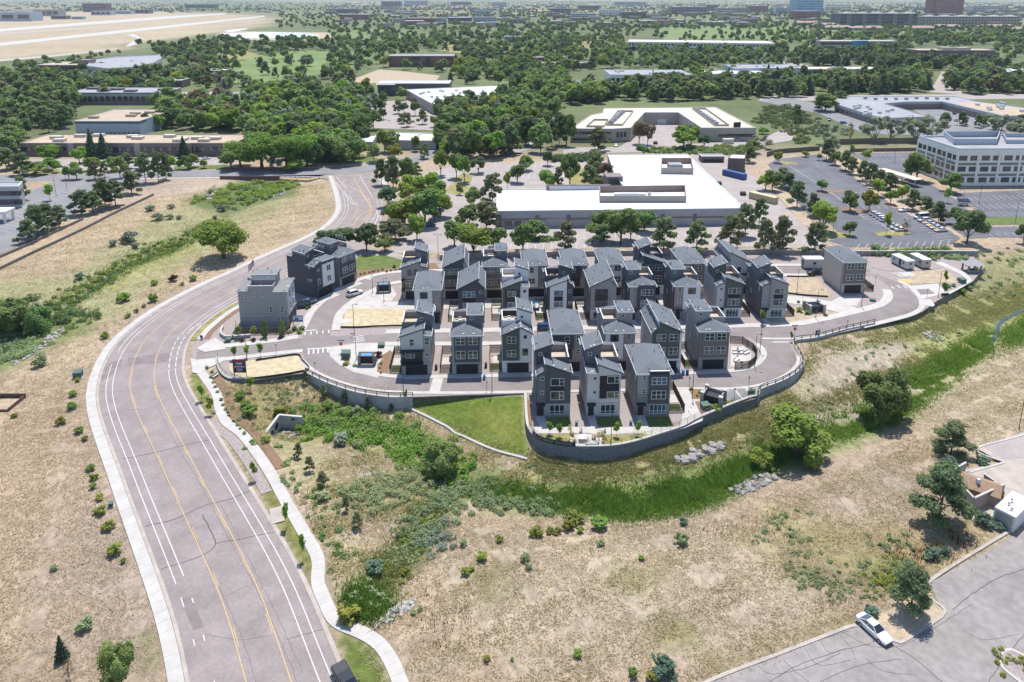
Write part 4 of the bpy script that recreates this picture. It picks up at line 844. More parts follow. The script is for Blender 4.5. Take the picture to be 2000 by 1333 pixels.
HOUSES = [
 ('A',(814,732),R3R,'grey house with pale upper front and dark balcony ending the front row'), ('B',(912.7,730.5),R3R,'house with charcoal four window front and furnished roof terrace in the front row'),
 ('C',(1010.5,727.6),R3R,'half olive half white house over a white garage base in the front garage row'), ('D',(1107.7,726),R3R,'taupe house with charcoal upper box and plain hipped roof behind the two southern terrace houses'),
 ('E',(1209,724.5),R3R,'house with white left and taupe right front under a stair tower in the front row'), ('F',(1299.5,724),R3R,'olive fronted house with white sides and steep twin shed roofs in the front row'),
 ('Gh',(1391.8,721),R3R,'grey house with brown front of four windows beside the oval fenced patio'),
 ('I',(1081,812.5),R3R,'all charcoal house with roof terrace at the south tip, westernmost of the three'), ('II',(1178,812),R3R,'light grey house with black front panel, middle of the three southern houses'),
 ('III',(1274.5,811.5),R3R,'house with charcoal box front, stone base and full hipped roof at the south tip'),
 ('a',(836.7,632),R4R,'white and taupe hipped house beside the straw lot in the middle row'), ('b',(921.3,630),R4R,'charcoal house with twin shed roofs and teal tinted windows in the middle row'),
 ('c',(1006.9,628),R4R,'white and dark umber house with white terrace tower in the middle row'), ('d',(1093.3,626.5),R4R,'charcoal house with white framed front bay and dark furnished terrace in the middle row'),
 ('e',(1177,625.4),R4R,'plain grey house with large left shed roof and dark framed windows in the middle row'), ('f',(1252.5,624.8),R4R,'house with dark box front of triple windows and grey tower in the middle row'),
 ('g',(1339.6,624),R4R,'house with white right front over a dark stone base in the middle row'), ('h',(1422,621.5),R4R,'olive fronted house with white ground floor and pale left bay in the middle row'),
 ('i',(1508.6,622),R4R,'plain grey house with black band between windows at the east end of the middle row'),
 ('r1',(810,585),R5R,'grey house with brown balcony storey and terrace at the west end of the rear row'), ('r2',(889.9,584),R5R,'olive fronted house with white edges and steep shed roof in the rear row'),
 ('r3',(968,581.8),R5R,'brown fronted house with terrace furniture and small tower in the rear row'), ('r4',(1045.7,579.6),R5R,'white and taupe house with hipped roof in the rear row'),
 ('r5',(1123.8,578.9),R5R,'taupe house with narrow charcoal centre box in the rear row'), ('r6',(1195.3,577),R5R,'white fronted house over beige garage base with hipped roof in the rear row'),
 ('r7',(1273.5,576),R5R,'charcoal house with white garage base and tilted tower roof in the rear row'), ('r8',(1351,575),R5R,'taupe house with brown right front and hipped roof in the rear row'),
 ('r9',(1439.6,574),R5R,'pale grey house with one steep shed roof at the east end of the rear row'), ('r10',(1664,572.5),R(2.5),'lone beige house with brown front standing by the east bend')]
HS = {}
for n, (k, px, rt, lb) in enumerate(HOUSES): HS[k] = house(lb, px, rt, SPEC[k], 100+n)
def corner_house(k, px, rt, lb, seed, D):
    """px is the foot of the near front corner (local left front)"""
    p = P(*px); p = p + Vector((math.cos(rt), math.sin(rt), 0))*WD/2; HS[k] = house(lb, tuple(p), rt, SPEC[k], seed, D=D)
corner_house('l1', (565.5,637), R(92), 'grey show house with rooftop sales sign and terrace on the corner of the entry street', 201, 12.4)
corner_house('l2', (618,585), R(56), 'tall charcoal house with white front bay on the west curve of the loop', 202, 11.6)
corner_house('l3', (664,562), R(56), 'grey house with charcoal front beside the lawn on the west curve of the loop', 203, 11.0)
# ------------------------------------------------------------------ retaining walls, rails, fences
def wall(name, label, line, ztop, th, m, cap=None, base=None, cat='retaining wall', step=1.0, rows=None):
    """a wall along a world line; ztop is its top, its foot goes below the ground on either side"""
    c = catmull(line, step) if step else np.asarray(line, float)
    n = len(c); a, b = off(c, th/2), off(c, -th/2); v = []; f = []
    zt = np.broadcast_to(np.asarray(ztop, float), (n,)) if not callable(ztop) else np.array([ztop(*p) for p in c])
    zb = np.minimum(terr(a[:,0], a[:,1]), terr(b[:,0], b[:,1])) - .7 if base is None else np.full(n, base)
    zo = np.minimum(terr(off(c, 1.5)[:,0], off(c, 1.5)[:,1]), terr(off(c, -1.5)[:,0], off(c, -1.5)[:,1])) - .7
    if base is None: zb = np.minimum(zb, zo)
    for e, zz in ((a, zb), (a, zt), (b, zt), (b, zb)): v += [(e[i,0], e[i,1], zz[i]) for i in range(n)]
    for k in range(4): f += [(k*n+i, k*n+i+1, ((k+1)%4)*n+i+1, ((k+1)%4)*n+i) for i in range(n-1)]
    f += [(0, n, 2*n, 3*n), (n-1, 4*n-1, 3*n-1, 2*n-1)]
    me = MB().add(v, f).mesh(name, M(m)); bm = bmesh.new(); bm.from_mesh(me); bmesh.ops.recalc_face_normals(bm, faces=bm.faces); bm.to_mesh(me); bm.free()
    root = empty(name, label, cat, (0, 0, 0)); put('wall_face', me, root)
    if cap:
        x = MB(); e0, e1 = off(c, th/2+.06), off(c, -th/2-.06); v = []
        for e, dz in ((e0, .01), (e0, .13), (e1, .13), (e1, .01)): v += [(e[i,0], e[i,1], zt[i]+dz) for i in range(n)]
        x.add(v, f); me = x.mesh('wall_cap', M(cap)); bm = bmesh.new(); bm.from_mesh(me); bmesh.ops.recalc_face_normals(bm, faces=bm.faces); bm.to_mesh(me); bm.free(); put('wall_cap', me, root)
    if rows:                       # courses of blocks as shallow recessed joints: thin dark lines proud of nothing, cut as ledges
        k = 0; j = MB()
        zmin = zb.min()
        for side in (a, b):
            z = rows[0]
            while zt.max()-z > zmin:
                q = [i for i in range(n) if zt[i]-z > zb[i]]
                for i in q[:-1]:
                    if i+1 < n: j.bar((side[i,0], side[i,1], zt[i]-z), (side[i+1,0], side[i+1,1], zt[i+1]-z), .018, n=4)
                z += rows[0]
        j.build('course_joint', M(rows[1]), root)['kind'] = 'stuff'
    return root, c
mat('joint_dark', (.09,.095,.105), .95, .1, 2)
S_LINE = PA([(1026,769),(1027,796),(1029,823),(1033,838),(1045,854),(1068,865),(1100,871),(1131,874),(1171,874),(1200,872),(1236,865),(1286,850),(1334,834),(1366,817),(1422,794),(1462,779),(1478,775)])
wall('block_retaining_wall', 'dark grey block retaining wall curving below the three southern houses', S_LINE, .28, .42, 'block_wall', 'concrete', rows=(.5, 'joint_dark'))
E_LINE = PA([(1480,774),(1483,765),(1497,758),(1527,747),(1552,733),(1564,721),(1568,709),(1560,690),(1551,675),(1555,667),(1597,661),(1650,646),(1708,633)])
wall('concrete_retaining_wall', 'concrete retaining wall under the guard rail on the east bend', E_LINE, .26, .42, 'concrete_wall', 'concrete')
W_LINE = PA([(597,729),(618,740),(640,750),(668,760),(700,769),(735,775),(770,778),(806,777)])
wall('concrete_retaining_wall', 'concrete retaining wall under the guard rail above the culvert hollow', W_LINE, .22, .4, 'concrete_wall', 'concrete')
wall('block_retaining_wall', 'grey block wall wrapping the straw lot behind the big sales sign', PA([(424,700),(425,712),(429,724),(436,734),(447,741),(462,743),(481,742)]), .35, .4, 'block_wall', 'concrete')
wall('planter_wall', 'low curved grey wall in front of the corner show house', PA([(436,642),(432,650),(433,657),(440,662),(461,662),(490,659)]), .75, .35, 'concrete_wall', 'concrete', cat='planter wall')
nl = BERM + np.array([0, -2.7])
def stone_wall(name, label, line, h):
    root, c = wall(name, label, line, h, .5, 'stone_wall', 'concrete', rows=None)
    b1 = MB().box(-.72,.72,-.06,.06,-.26,.26).mesh('block', M('stone_wall'))
    rs = random.Random(5); cnt = 0
    for r_ in range(3):
        i = 0
        while i + 2 < len(c):
            if cnt >= 290: break
            p, q = c[i], c[min(i+1, len(c)-1)]; mid = (p+q)/2; an = math.atan2(q[1]-p[1], q[0]-p[0]); nn_ = np.array([math.sin(an), -math.cos(an)])
            if mid[0] > -20: put('block', b1, root, (mid[0]+nn_[0]*(.27+rs.uniform(0,.05)), mid[1]+nn_[1]*(.27+rs.uniform(0,.05)), .27+r_*.55), an, (.48*rs.uniform(.9,1), 1, .95)); cnt += 1
            i += 1
    return root
stone_wall('stone_retaining_wall', 'long grey stone block wall behind the rear row of houses', resample(nl, 150), 1.6)
def rail(label, line, h, z0, wide=.16, posts=2.4, group=None, thin=False):
    c = catmull(line, .5); d = np.r_[0, np.cumsum(np.linalg.norm(np.diff(c, axis=0), axis=1))]
    root = empty('railing' if thin else 'guard_rail', label, 'railing' if thin else 'guard rail', (0, 0, 0), group=group)
    n = int(d[-1]/posts); s = np.linspace(0, d[-1], n+1); px, py = np.interp(s, d, c[:,0]), np.interp(s, d, c[:,1])
    pm = MB().bar((0,0,0), (0,0,h), .035 if thin else .09, n=6).mesh('post', M('metal_dark'))
    for x, y in zip(px, py): put('post', pm, root, (x, y, z0))
    hs = (h, h*.66, h*.33) if thin else (h, h*.5)
    for k, hz in enumerate(hs):
        b = MB()
        for i in range(len(c)-1):
            if thin: b.bar((*c[i], z0+hz), (*c[i+1], z0+hz), .022, n=4)
            else:
                an = math.atan2(c[i+1][1]-c[i][1], c[i+1][0]-c[i][0]); m_ = (c[i]+c[i+1])/2
                b.cbox((m_[0], m_[1], z0+hz-.02), np.linalg.norm(c[i+1]-c[i])+.04, wide if k == 0 else .08, .07 if k else .09, an)
        b.build('rail', M('metal_dark'), root)
    return root
rail('black guard rail along the east bend and its retaining wall', E_LINE, 1.0, .3)
rail('black guard rail along the front street above the culvert hollow', W_LINE, 1.0, .3)
rail('thin black pedestrian railing on the block wall at the south tip', S_LINE[3:], 1.1, .38, thin=True, posts=2.2)
rail('thin black railing around the straw lot corner', PA([(425,700),(426,712),(430,723),(437,733),(448,739),(470,741)]), 1.0, .4, thin=True, posts=1.8)
rail('dark guard rail east of the maroon bridge', PA([(547,348),(580,347),(610,347),(628,349),(640,353)]), .9, .05, posts=2.2)
# lattice fences of the yards: posts, rails and pickets
def fence(label, pts, h=1.75, m='wood_dark', group='dark lattice yard fences', pick=.17):
    root = empty('yard_fence', label, 'fence', tuple(pts[0]), group=group); o = Vector(pts[0])
    pm = MB().box(-.06,.06,-.06,.06,0,h+.12).mesh('post', M(m))
    for a, b in zip(pts[:-1], pts[1:]):
        a, b = Vector(a)-o, Vector(b)-o; L = (b-a).length; an = math.atan2(b.y-a.y, b.x-a.x); n = max(1, round(L/2.2))
        for i in range(n+1): put('post', pm, root, a+(b-a)*i/n, an)
        k = MB(); nn_ = int(L/pick)
        for i in range(nn_): c = a+(b-a)*(i+.5)/nn_; k.cbox((c.x, c.y, h*.52), pick*.66, .025, h*.9, an)
        for z in (.15, h*.55, h-.05): c = (a+b)/2; k.cbox((c.x, c.y, z), L, .05, .09, an)
        k.build('picket_panel', M(m), root)['kind'] = 'stuff'
    return root
def yard(k, label, side, front=1.0, depth=9.0, gap=2.9, lawn=True, slab=True):
    """fenced side yard of house k; side -1 is its left"""
    h = HS[k]; Mx = Matrix.Translation(h.location) @ Matrix.Rotation(h.rotation_euler.z, 4, 'Z')
    x0 = side*WD/2 + side*.12; x1 = side*(WD/2+gap)
    w = lambda x, y, z=0.0: Mx @ Vector((x, y, z))
    fence(label, [w(x0, front), w(x1, front), w(x1, front+depth), w(x0, front+depth)])
    if slab: sheet('patio_slab', None, .06, 'concrete', world=[w(x0, front+3.4)[:2], w(x1-side*.2, front+3.4)[:2], w(x1-side*.2, front+6.6)[:2], w(x0, front+6.6)[:2]])
    if lawn: sheet('yard_lawn', None, .05, 'lawn', world=[w(x0+side*.3, front+.6)[:2], w(x1-side*.3, front+.6)[:2], w(x1-side*.3, front+3.0)[:2], w(x0+side*.3, front+3.0)[:2]])
for k, sd, lb in (('A',-1,'dark yard fence beside the mulch bed at the west end of the front row'),('B',-1,'dark yard fence between the balcony house and the charcoal panel house'),('C',-1,'dark yard fence left of the half olive half white house'),
    ('E',-1,'dark yard fence left of the white and taupe house in the front row'),('F',-1,'dark yard fence left of the olive house in the front row'),('Gh',-1,'dark yard fence between the olive house and the brown fronted house'),
    ('III',1,'dark yard fence right of the house with the stone base at the south tip'),('b',-1,'dark yard fence left of the charcoal twin shed house'),('c',-1,'dark yard fence left of the white tower house'),
    ('d',-1,'dark yard fence left of the white framed charcoal house'),('e',-1,'dark yard fence left of the plain grey shed roof house'),('f',1,'dark yard fence right of the dark box fronted house'),
    ('h',1,'dark yard fence right of the olive house in the middle row'),('i',1,'dark yard fence at the east end of the middle row'),('r10',1,'dark yard fence beside the lone beige house')):
    yard(k, lb, sd, lawn=k in ('A','C','F','Gh','III','d'), gap=3.4 if k in ('r10','III') else 2.8)
fence('dark fence ring round the oval patio', [P(1435,722), P(1462,719), P(1474,710), P(1478,696), P(1470,684), P(1450,671), P(1426,669)], group=None)
fence('brown board fence in front of the corner show house', [P(461,640), P(462,653), P(500,654), P(560,652), P(567,641)], 1.7, 'wood_fence', group=None, pick=.14)
sheet('patio_slab', [(1427,716),(1445,718),(1466,706),(1468,690),(1452,677),(1428,677)], .05, 'concrete')
for k in range(5):
    p = P(1438+(k%3)*10, 691+(k//3)*14, .05); b = MB(); b.box(-.9,.9,-.35,.35,.05,.42); b.box(-.9,.9,.3,.42,.42,.8)
    b.build('patio_sofa', M('deck_fabric'), loc=p, rot=.3*k, label='pale outdoor sofa on the oval patio, '+('against the garage wall','in the back row middle','by the back fence','in the front row near the house','at the front fence')[k], cat='sofa', group='sofas on the oval patio')
p = P(1440, 694, .05); b = MB().bar((0,0,0),(0,0,2.2),.05); b.bar((0,0,1.2),(0,0,2.5),.28,.04,8); b.build('folded_parasol', M('deck_fabric'), loc=p, label='folded pale parasol on the oval fenced patio', cat='parasol')
# driveway aprons, doorsteps and gravel walks by each house
for k in ('A','B','C','D','E','F','Gh','r1','r2','r3','r4','r5','r6','r7','r8','r9','l2','l3'):
    h = HS[k]; Mx = Matrix.Translation(h.location) @ Matrix.Rotation(h.rotation_euler.z, 4, 'Z'); w = lambda x, y: (Mx @ Vector((x, y, 0)))[:2]
    sheet('driveway', None, .045, 'concrete', world=[w(-2.55,-.15), w(2.55,-.15), w(2.7,-2.0 if k[0] != 'l' else -3.2), w(-2.7,-2.0 if k[0] != 'l' else -3.2)])
for k in ('I','II','III'):
    h = HS[k]; Mx = Matrix.Translation(h.location) @ Matrix.Rotation(h.rotation_euler.z, 4, 'Z'); w = lambda x, y: (Mx @ Vector((x, y, 0)))[:2]
    sheet('entry_walk', None, .065, 'concrete', world=[w(-3.2,-.2), w(-1.75,-.2), w(-1.75,-4.6), w(-3.2,-4.6)]); sheet('yard_lawn', None, .05, 'lawn', world=[w(-1.5,-.6), w(3.3,-.6), w(3.3,-4.0), w(-1.5,-4.0)])
for k in ('a','b','c','d','e','f','g','h','i'):
    h = HS[k]; Mx = Matrix.Translation(h.location) @ Matrix.Rotation(h.rotation_euler.z, 4, 'Z'); w = lambda x, y: (Mx @ Vector((x, y, 0)))[:2]
    u = (SPEC[k]['door']-.5)*WD; sheet('entry_walk', None, .052, 'concrete', world=[w(u-.7,-.2), w(u+.7,-.2), w(u+.7,-2.6), w(u-.7,-2.6)])
# silt fence edging the straw lots
for lb, pts in (('black silt fence along the front of the western straw lot', [(665,641),(700,641),(740,639),(785,638)]), ('black silt fence round the sign straw lot', [(500,706),(545,699),(582,695),(590,705),(604,722),(580,729),(545,735),(490,742)]),
    ('black silt fence along the dirt lot west of the lone beige house', [(1537,574),(1570,578),(1617,581)]), ('black silt fence behind the same dirt lot', [(1537,541),(1560,542),(1592,541)])):
    c = catmull(PA(pts), .6); strip('silt_fence', off(c,-.04), off(c,.04), .5, 'plastic_black', th=.5, kind=None)
for o in list(C.objects):
    if o.name.startswith('silt_fence'): 
        if 'kind' in o: del o['kind']
for o, lb in zip(sorted([q for q in C.objects if q.name.startswith('silt_fence')], key=lambda q: q.name), ('black silt fence along the front of the western straw lot','black silt fence round the sales sign straw lot','black silt fence in front of the dirt lot by the lone beige house','black silt fence at the back of the dirt lot by the lone beige house')): tag(o, lb, 'silt fence')

# ------------------------------------------------------------------ lamps, signs, cabinets
def lamp(px, h, label, group='slim black street lamps of the estate', arm=0.0, dbl=False, col='metal_dark', g=None):
    p = G(*px); root = empty('street_lamp', label, 'street lamp', p, group=group)
    MB().bar((0,0,0),(0,0,.5),.16,.14,8).build('base', M('concrete_wall'), root); MB().bar((0,0,.5),(0,0,h),.075,.05,8).build('pole', M(col), root)
    for s in ((1,-1) if dbl else (1,)):
        b = MB(); b.bar((0,0,h-.1),(.75*s*math.cos(arm),.75*s*math.sin(arm),h-.02),.03,n=4); b.cbox((1.0*s*math.cos(arm), 1.0*s*math.sin(arm), h), .62, .3, .09, arm); b.build('lamp_head', M(col), root)
    return root
for px, h, a, lb in (((692,652),8,0,'west edge of the western straw lot'),((696,704),6.5,2.6,'beside the front mailbox kiosk'),((482,699),7.6,0,'behind the big sales sign'),((728,573),7,0,'beside the rear mailbox kiosk'),((620,590),6.5,0,'in front of the white bay of the west charcoal house'),
    ((788,767),8,1.5,'on the wall top at the left end of the front street'),((961,767),8,1.5,'at the top edge of the park lawn'),((1050,672),7,0,'between the olive white house and the middle street'),((1193,872),9,1.5,'at the wall edge before the middle southern house'),
    ((1352,778),9,1.6,'beside the cross walk near the refuse enclosure'),((1473,716),8,0,'on the kerb outside the oval patio'),((1484,688),8,1.0,'at the north rim of the oval patio'),((1556,574),7.5,0,'in the dirt lot by the lone beige house'),
    ((1593,622),8,0,'in the planting beside the east driveway'),((1682,600),8,1.5,'in the gravel beside the lone beige house'),((1832,583),8.3,0,'by the bench at the east trail head'),((750,590),7,0,'on the alley apron at the west end')):
    lamp(px, h, 'slim black street lamp '+lb, arm=a)
for px, h, lb in (((856,507),8.5,'twin headed lamp in the tan car park behind the rear row'),((1983,436),9,'twin headed lamp on the grass strip of the office car park'),((1912,401),9,'twin headed lamp beside the trailer in the office car park'),((1747,318),9,'twin headed lamp in the car park under the maroon wall'),
    ((1627,455),8,'twin headed lamp at the edge of the dark car park'),((1868,424),8,'twin headed lamp by the pine at the office car park'),((1569,419),8,'twin headed lamp beside the cream container'),((110,384),9,'twin headed lamp in the far left car park'),((131,371),9,'second twin headed lamp in the far left car park behind the islands'),
    ((665,328),9,'tall grey lamp at the road junction'),((1058,282),9,'tall lamp beside the side road by the cream building'),((760,443),7,'lamp on the verge of the arterial by the trees'),((1990,838),8,'lamp pole at the far right above the car park kerb'),((1865,910),8,'lamp pole behind the refuse shed at the right')):
    lamp(px, h, lb, group='car park and road lamps', dbl='twin' in lb)
def sheetsign(name, label, px, w, h, z, m, rot=0.0, posts=True, cat='sign', tilt=None, loc=None):
    p = G(*px) if loc is None else Vector(loc); root = empty(name, label, cat, p, rot)
    b = MB().box(-w/2, w/2, -.04, .04, z, z+h); b.build('sign_panel', M(m), root)
    if posts:
        for x in (-w/2+.12, w/2-.12): MB().box(x-.06, x+.06, .04, .16, 0, z+h).build('post', M('wood_fence'), root)
    return root
def words(txt, size, m, parent, loc, rot=(math.pi/2, 0, 0), name='lettering', ext=.015, fit=None, align='CENTER'):
    cu = bpy.data.curves.new('t', 'FONT'); cu.body = txt; cu.size = size; cu.extrude = ext; cu.align_x = align; cu.align_y = 'CENTER'; cu.resolution_u = 2
    t = bpy.data.objects.new('t', cu); C.objects.link(t); me = bpy.data.meshes.new_from_object(t)
    bpy.data.objects.remove(t); bpy.data.curves.remove(cu); me.materials.clear(); me.materials.append(M(m))
    if fit:
        wd = max(v.co.x for v in me.vertices)-min(v.co.x for v in me.vertices)
        for v in me.vertices: v.co.x *= fit/wd
    o = put(name, me, parent, loc); o.rotation_euler = rot; return o
# the sales sign in the straw lot
s = sheetsign('sales_sign', 'big navy and dark red sales sign on posts in the straw lot', (470,740), 2.9, 3.2, 1.5, 'sign_blue')
MB().box(-1.45,1.45,-.06,-.04,4.15,4.7).build('red_band', M('sign_red'), s); MB().box(-1.45,1.45,-.06,-.04,2.65,3.2).build('red_band', M('sign_red'), s); MB().box(-1.45,1.45,-.06,-.04,1.5,2.65).build('black_band', M('sign_black'), s)
for x0, x1, z, hh in ((-.75,.75,3.85,.22),(-.6,.6,3.6,.1),(-.6,.5,3.42,.1),(-1.1,1.1,2.95,.2),(-.7,.7,2.4,.16),(-.7,.7,2.12,.1),(-.6,.6,1.9,.1)):
    b = MB(); x = x0
    r_ = random.Random(int(z*100))
    while x < x1: w_ = r_.uniform(.08,.2); b.box(x, min(x+w_, x1), -.08, -.06, z-hh/2, z+hh/2); x += w_+.05
    b.build('text_line', M('sign_white'), s)
# picture board beside the show house, small A-board, feather boards
s = sheetsign('display_board', 'blue display board with picture panel beside the show house driveway', (583,642), 2.6, 1.7, 1.9, 'plastic_blue', rot=.05)
MB().box(-1.15,1.15,-.06,-.04,2.35,3.3).build('picture_panel', M('sign_white'), s); MB().box(-.8,.3,-.075,-.06,2.42,3.0).build('picture_panel', M('siding_slate'), s); MB().box(-1.3,1.3,-.055,-.04,1.9,2.2).build('blue_band', M('sign_blue'), s)
s = sheetsign('small_sign', 'small navy sign on the verge at the estate entrance', (394,664), .9, .9, .3, 'sign_blue', rot=-.3, posts=False); MB().box(-.3,.3,-.06,-.04,.55,.7).build('text_line', M('sign_white'), s); MB().box(-.06,.06,0,.1,0,.4).build('post', M('metal_dark'), s)
s = sheetsign('tilted_sign', 'tilted navy sign with white emblem at the guard rail on the east street', (1596,660), 1.15, 1.25, .75, 'sign_blue', rot=.25); q = MB().cbox((0,-.06,1.4), .5, .03, .4, 0); q.cbox((.2,-.065,1.6), .3, .03, .2, 0); q.build('emblem', M('sign_white'), s)
s = sheetsign('a_board', 'dark folding advertising board on the pavement by the show house', (548,663), .7, 1.0, .1, 'sign_black', rot=.6, posts=False, cat='A board')
def stop_sign(px, label, street):
    root = empty('stop_sign', label, 'stop sign', G(*px)); MB().bar((0,0,0),(0,0,3.3),.04).build('post', M('metal_grey'), root)
    b = MB(); n = 8; b.prism([(.42*math.cos(math.pi*(2*k+1)/8), .42*math.sin(math.pi*(2*k+1)/8)) for k in range(8)], -.02, .02)
    o = b.build('octagon', M('red_sign'), root); o.location = (0, -.07, 2.45); o.rotation_euler = (math.pi/2, 0, 0)
    words('STOP', .30, 'sign_white', root, (0, -.10, 2.45), ext=.006)
    MB().box(-.75,.75,-.03,.03,3.1,3.42).build('street_name_plate', M('sign_blue'), root); MB().box(-.5,.5,-.045,-.03,3.2,3.32).build('text_line', M('sign_white'), root)
stop_sign((667,690), 'red stop sign with blue street plate at the west junction', 0); stop_sign((1551,660), 'red stop sign with blue street plate at the east junction', 0)
for px, lb in (((778,682),'thin grey signpost on the middle street pavement by the balcony house'),((540,692),'thin grey signpost on the entry street pavement'),((616,728),'thin grey signpost at the start of the west guard rail'),((951,766),'thin grey signpost on the kerb above the park lawn'),((1346,758),'thin grey signpost at the cross walk'),((1462,757),'thin grey signpost by the hatched bay'),((1434,780),'thin grey signpost between the accessible bays'),((1654,644),'thin grey signpost behind the east guard rail'),((1810,582),'thin grey signpost in the paved bay at the trail'),((1709,556),'thin grey signpost outside the lone beige house fence')):
    root = empty('signpost', lb, 'signpost', G(*px), group='thin signposts'); MB().bar((0,0,0),(0,0,2.6),.035).build('post', M('metal_dark'), root); MB().box(-.15,.15,-.03,0,2.1,2.6).build('plate', M('metal_grey'), root)
# MOVE-IN READY HOMES banner on the roof tower, flag on its pole
h = HS['l1']; Mx = Matrix.Translation(h.location) @ Matrix.Rotation(h.rotation_euler.z, 4, 'Z')
tx = (.54-.5)*WD; q = Mx @ Vector((tx-.42, 6.5, 12.0))
root = empty('rooftop_banner', 'white banner reading move-in ready homes on the show house tower', 'banner', q, h.rotation_euler.z - math.pi/2)
MB().box(-2.9,2.9,-.03,.0,-.45,.45).build('banner_cloth', M('sign_white'), root); words('MOVE-IN READY HOMES', .66, 'sign_blue', root, (0,-.045,0), fit=5.5)
q = Mx @ Vector((WD/2-.4, 9.8, 9.5)); root = empty('flagpole', 'flagpole with the United States flag behind the show house', 'flag', q)
MB().bar((0,0,0),(0,0,6.6),.05,.03).build('pole', M('metal_white'), root); MB().ball((0,0,6.65),.09,.09,.09).build('finial', M('paint_yellow'), root)
mat('flag_red', (.42,.03,.05), .8, .05, 2); mat('flag_blue', (.03,.04,.16), .8, .05, 2)
def flag(parent):
    W_, H_ = 2.9, 1.75; n = 14
    def pt(u, v): return (-u*W_*.55 - .1*math.sin(u*9), .18*math.sin(u*8+v*1.5), 6.45 - v*H_ - u*W_*.62)
    for k in range(13):
        b = MB(); i0 = 0 if k >= 7 else .4
        for i in range(n):
            u0, u1 = i0+(1-i0)*i/n, i0+(1-i0)*(i+1)/n; b.slab([pt(u0,(k+1)/13), pt(u1,(k+1)/13), pt(u1,k/13), pt(u0,k/13)], .01)
        b.build('stripe', M('flag_red' if k % 2 == 0 else 'sign_white'), parent)
    b = MB()
    for i in range(6):
        u0, u1 = .4*i/6, .4*(i+1)/6; b.slab([pt(u0,7/13), pt(u1,7/13), pt(u1,0), pt(u0,0)], .012)
    b.build('canton', M('flag_blue'), parent); b = MB()
    for r_ in range(5):
        for c_ in range(6): x, y, z = pt(.035+.06*c_, .05+.1*r_); b.box(x-.04, x+.04, y-.02, y+.02, z-.04, z+.04)
    b.build('star', M('sign_white'), parent)['kind'] = 'stuff'
flag(root)
# BELOW MARKET FINANCING banner bent along the railing
c = catmull(PA([(1041,850),(1052,859),(1068,865.5),(1100,871.5),(1124,874)], .35), .12); c = off(c, .12); d = np.r_[0, np.cumsum(np.linalg.norm(np.diff(c, axis=0), axis=1))]; L_ = d[-1]
root = empty('wall_banner', 'black banner reading below market financing along the railing at the south tip', 'banner', (0,0,0))
b = MB()
for i in range(len(c)-1): b.slab([(*c[i],1.45),(*c[i+1],1.45),(c[i+1][0]+.02,c[i+1][1]+.03,1.45),(c[i][0]+.02,c[i][1]+.03,1.45)], .95)
b.build('banner_cloth', M('sign_black'), root)
o = words('BELOW MARKET FINANCING', .72, 'sign_white', root, (0,0,0), rot=(0,0,0), ext=.01, fit=L_*.86)
w0 = min(v.co.x for v in o.data.vertices); oc = off(c, .03)
for v in o.data.vertices:
    s_ = v.co.x - w0 + L_*.07; x, y = np.interp(s_, d, oc[:,0]), np.interp(s_, d, oc[:,1]); v.co = (x, y, .97+v.co.y)
# cabinets, bins, mailboxes, refuse pens
def cabinet(px, label, w=1.5, dd=1.3, h=1.2, rot=0.0, m='util_green', cat='utility cabinet'):
    root = empty('utility_cabinet', label, cat, G(*px), rot); MB().box(-w/2-.15,w/2+.15,-dd/2-.15,dd/2+.15,-.1,.1).build('plinth', M('concrete'), root)
    MB().box(-w/2,w/2,-dd/2,dd/2,.1,h*.8).build('body', M(m), root); MB().prism([(-w/2-.04,-dd/2-.04),(w/2+.04,-dd/2-.04),(w/2+.04,dd/2+.04),(-w/2-.04,dd/2+.04)], h*.8, [h*.86,h*.86,h,h]).build('lid', M(m), root)
    MB().box(-.02,.02,-dd/2-.02,-dd/2,.2,h*.75).build('door_seam', M('trim_dark'), root)
for a in (((153,737),'green utility cabinet standing in the dry grass left of the arterial',1.7,1.4,1.6,.2),((217,990),'small green utility cabinet at the edge of the arterial pavement',.7,.6,.9,.4),((676,700),'teal topped utility cabinet by the west stop sign',1.9,1.4,1.9,0),((1377,798),'green transformer cabinet in the mulch near the refuse pen',1.6,1.4,1.2,.3),
    ((1879,553),'green transformer cabinet on the trail bend at the east',1.6,1.4,1.5,.2),((1704,589),'dark green cabinet in the gravel by the lone beige house',1.5,.9,.8,-.3),((1592,611),'dark green cabinet beside the east refuse pen',1.2,.9,.9,0),((1232,830),'small green pedestal by the south walk',.55,.5,.9,0),((1126,831),'small green pedestal between the southern houses',.55,.5,.9,0),((447,668),'pale green cabinet behind the planter wall',1.1,.9,1.0,0),((745,678),'low pale green cabinet by the red shrub at the mailbox kiosk',1.5,1.2,1.0,0)):
    cabinet(*a)
def bin_(px, label, m): 
    root = empty('wheeled_bin', label, 'bin', P(*px), group='wheeled bins at the kerb'); MB().prism([(-.28,-.3),(.28,-.3),(.28,.3),(-.28,.3)], .08, 1.0).build('body', M(m), root)
    MB().box(-.32,.32,-.36,.36,1.0,1.1).build('lid', M(m), root)
    for x in (-.25,.25): MB().bar((x-.03,.28,.1),(x+.03,.28,.1),.1,n=8).build('wheel', M('rubber'), root)
for a in (((946,741),'blue wheeled bin right of the charcoal panelled garage house','plastic_blue'),((1334,732),'bright blue wheeled bin on the front street kerb','plastic_blue'),((1342,732),'navy wheeled bin beside the bright blue one','sign_blue'),((852,722),'black wheeled bin in the gap after the balcony house','plastic_black'),((949,718),'black wheeled bin in the gap after the charcoal panelled house','plastic_black'),((1320,728),'dark bin at the right foot of the olive house','sign_blue')): bin_(*a)
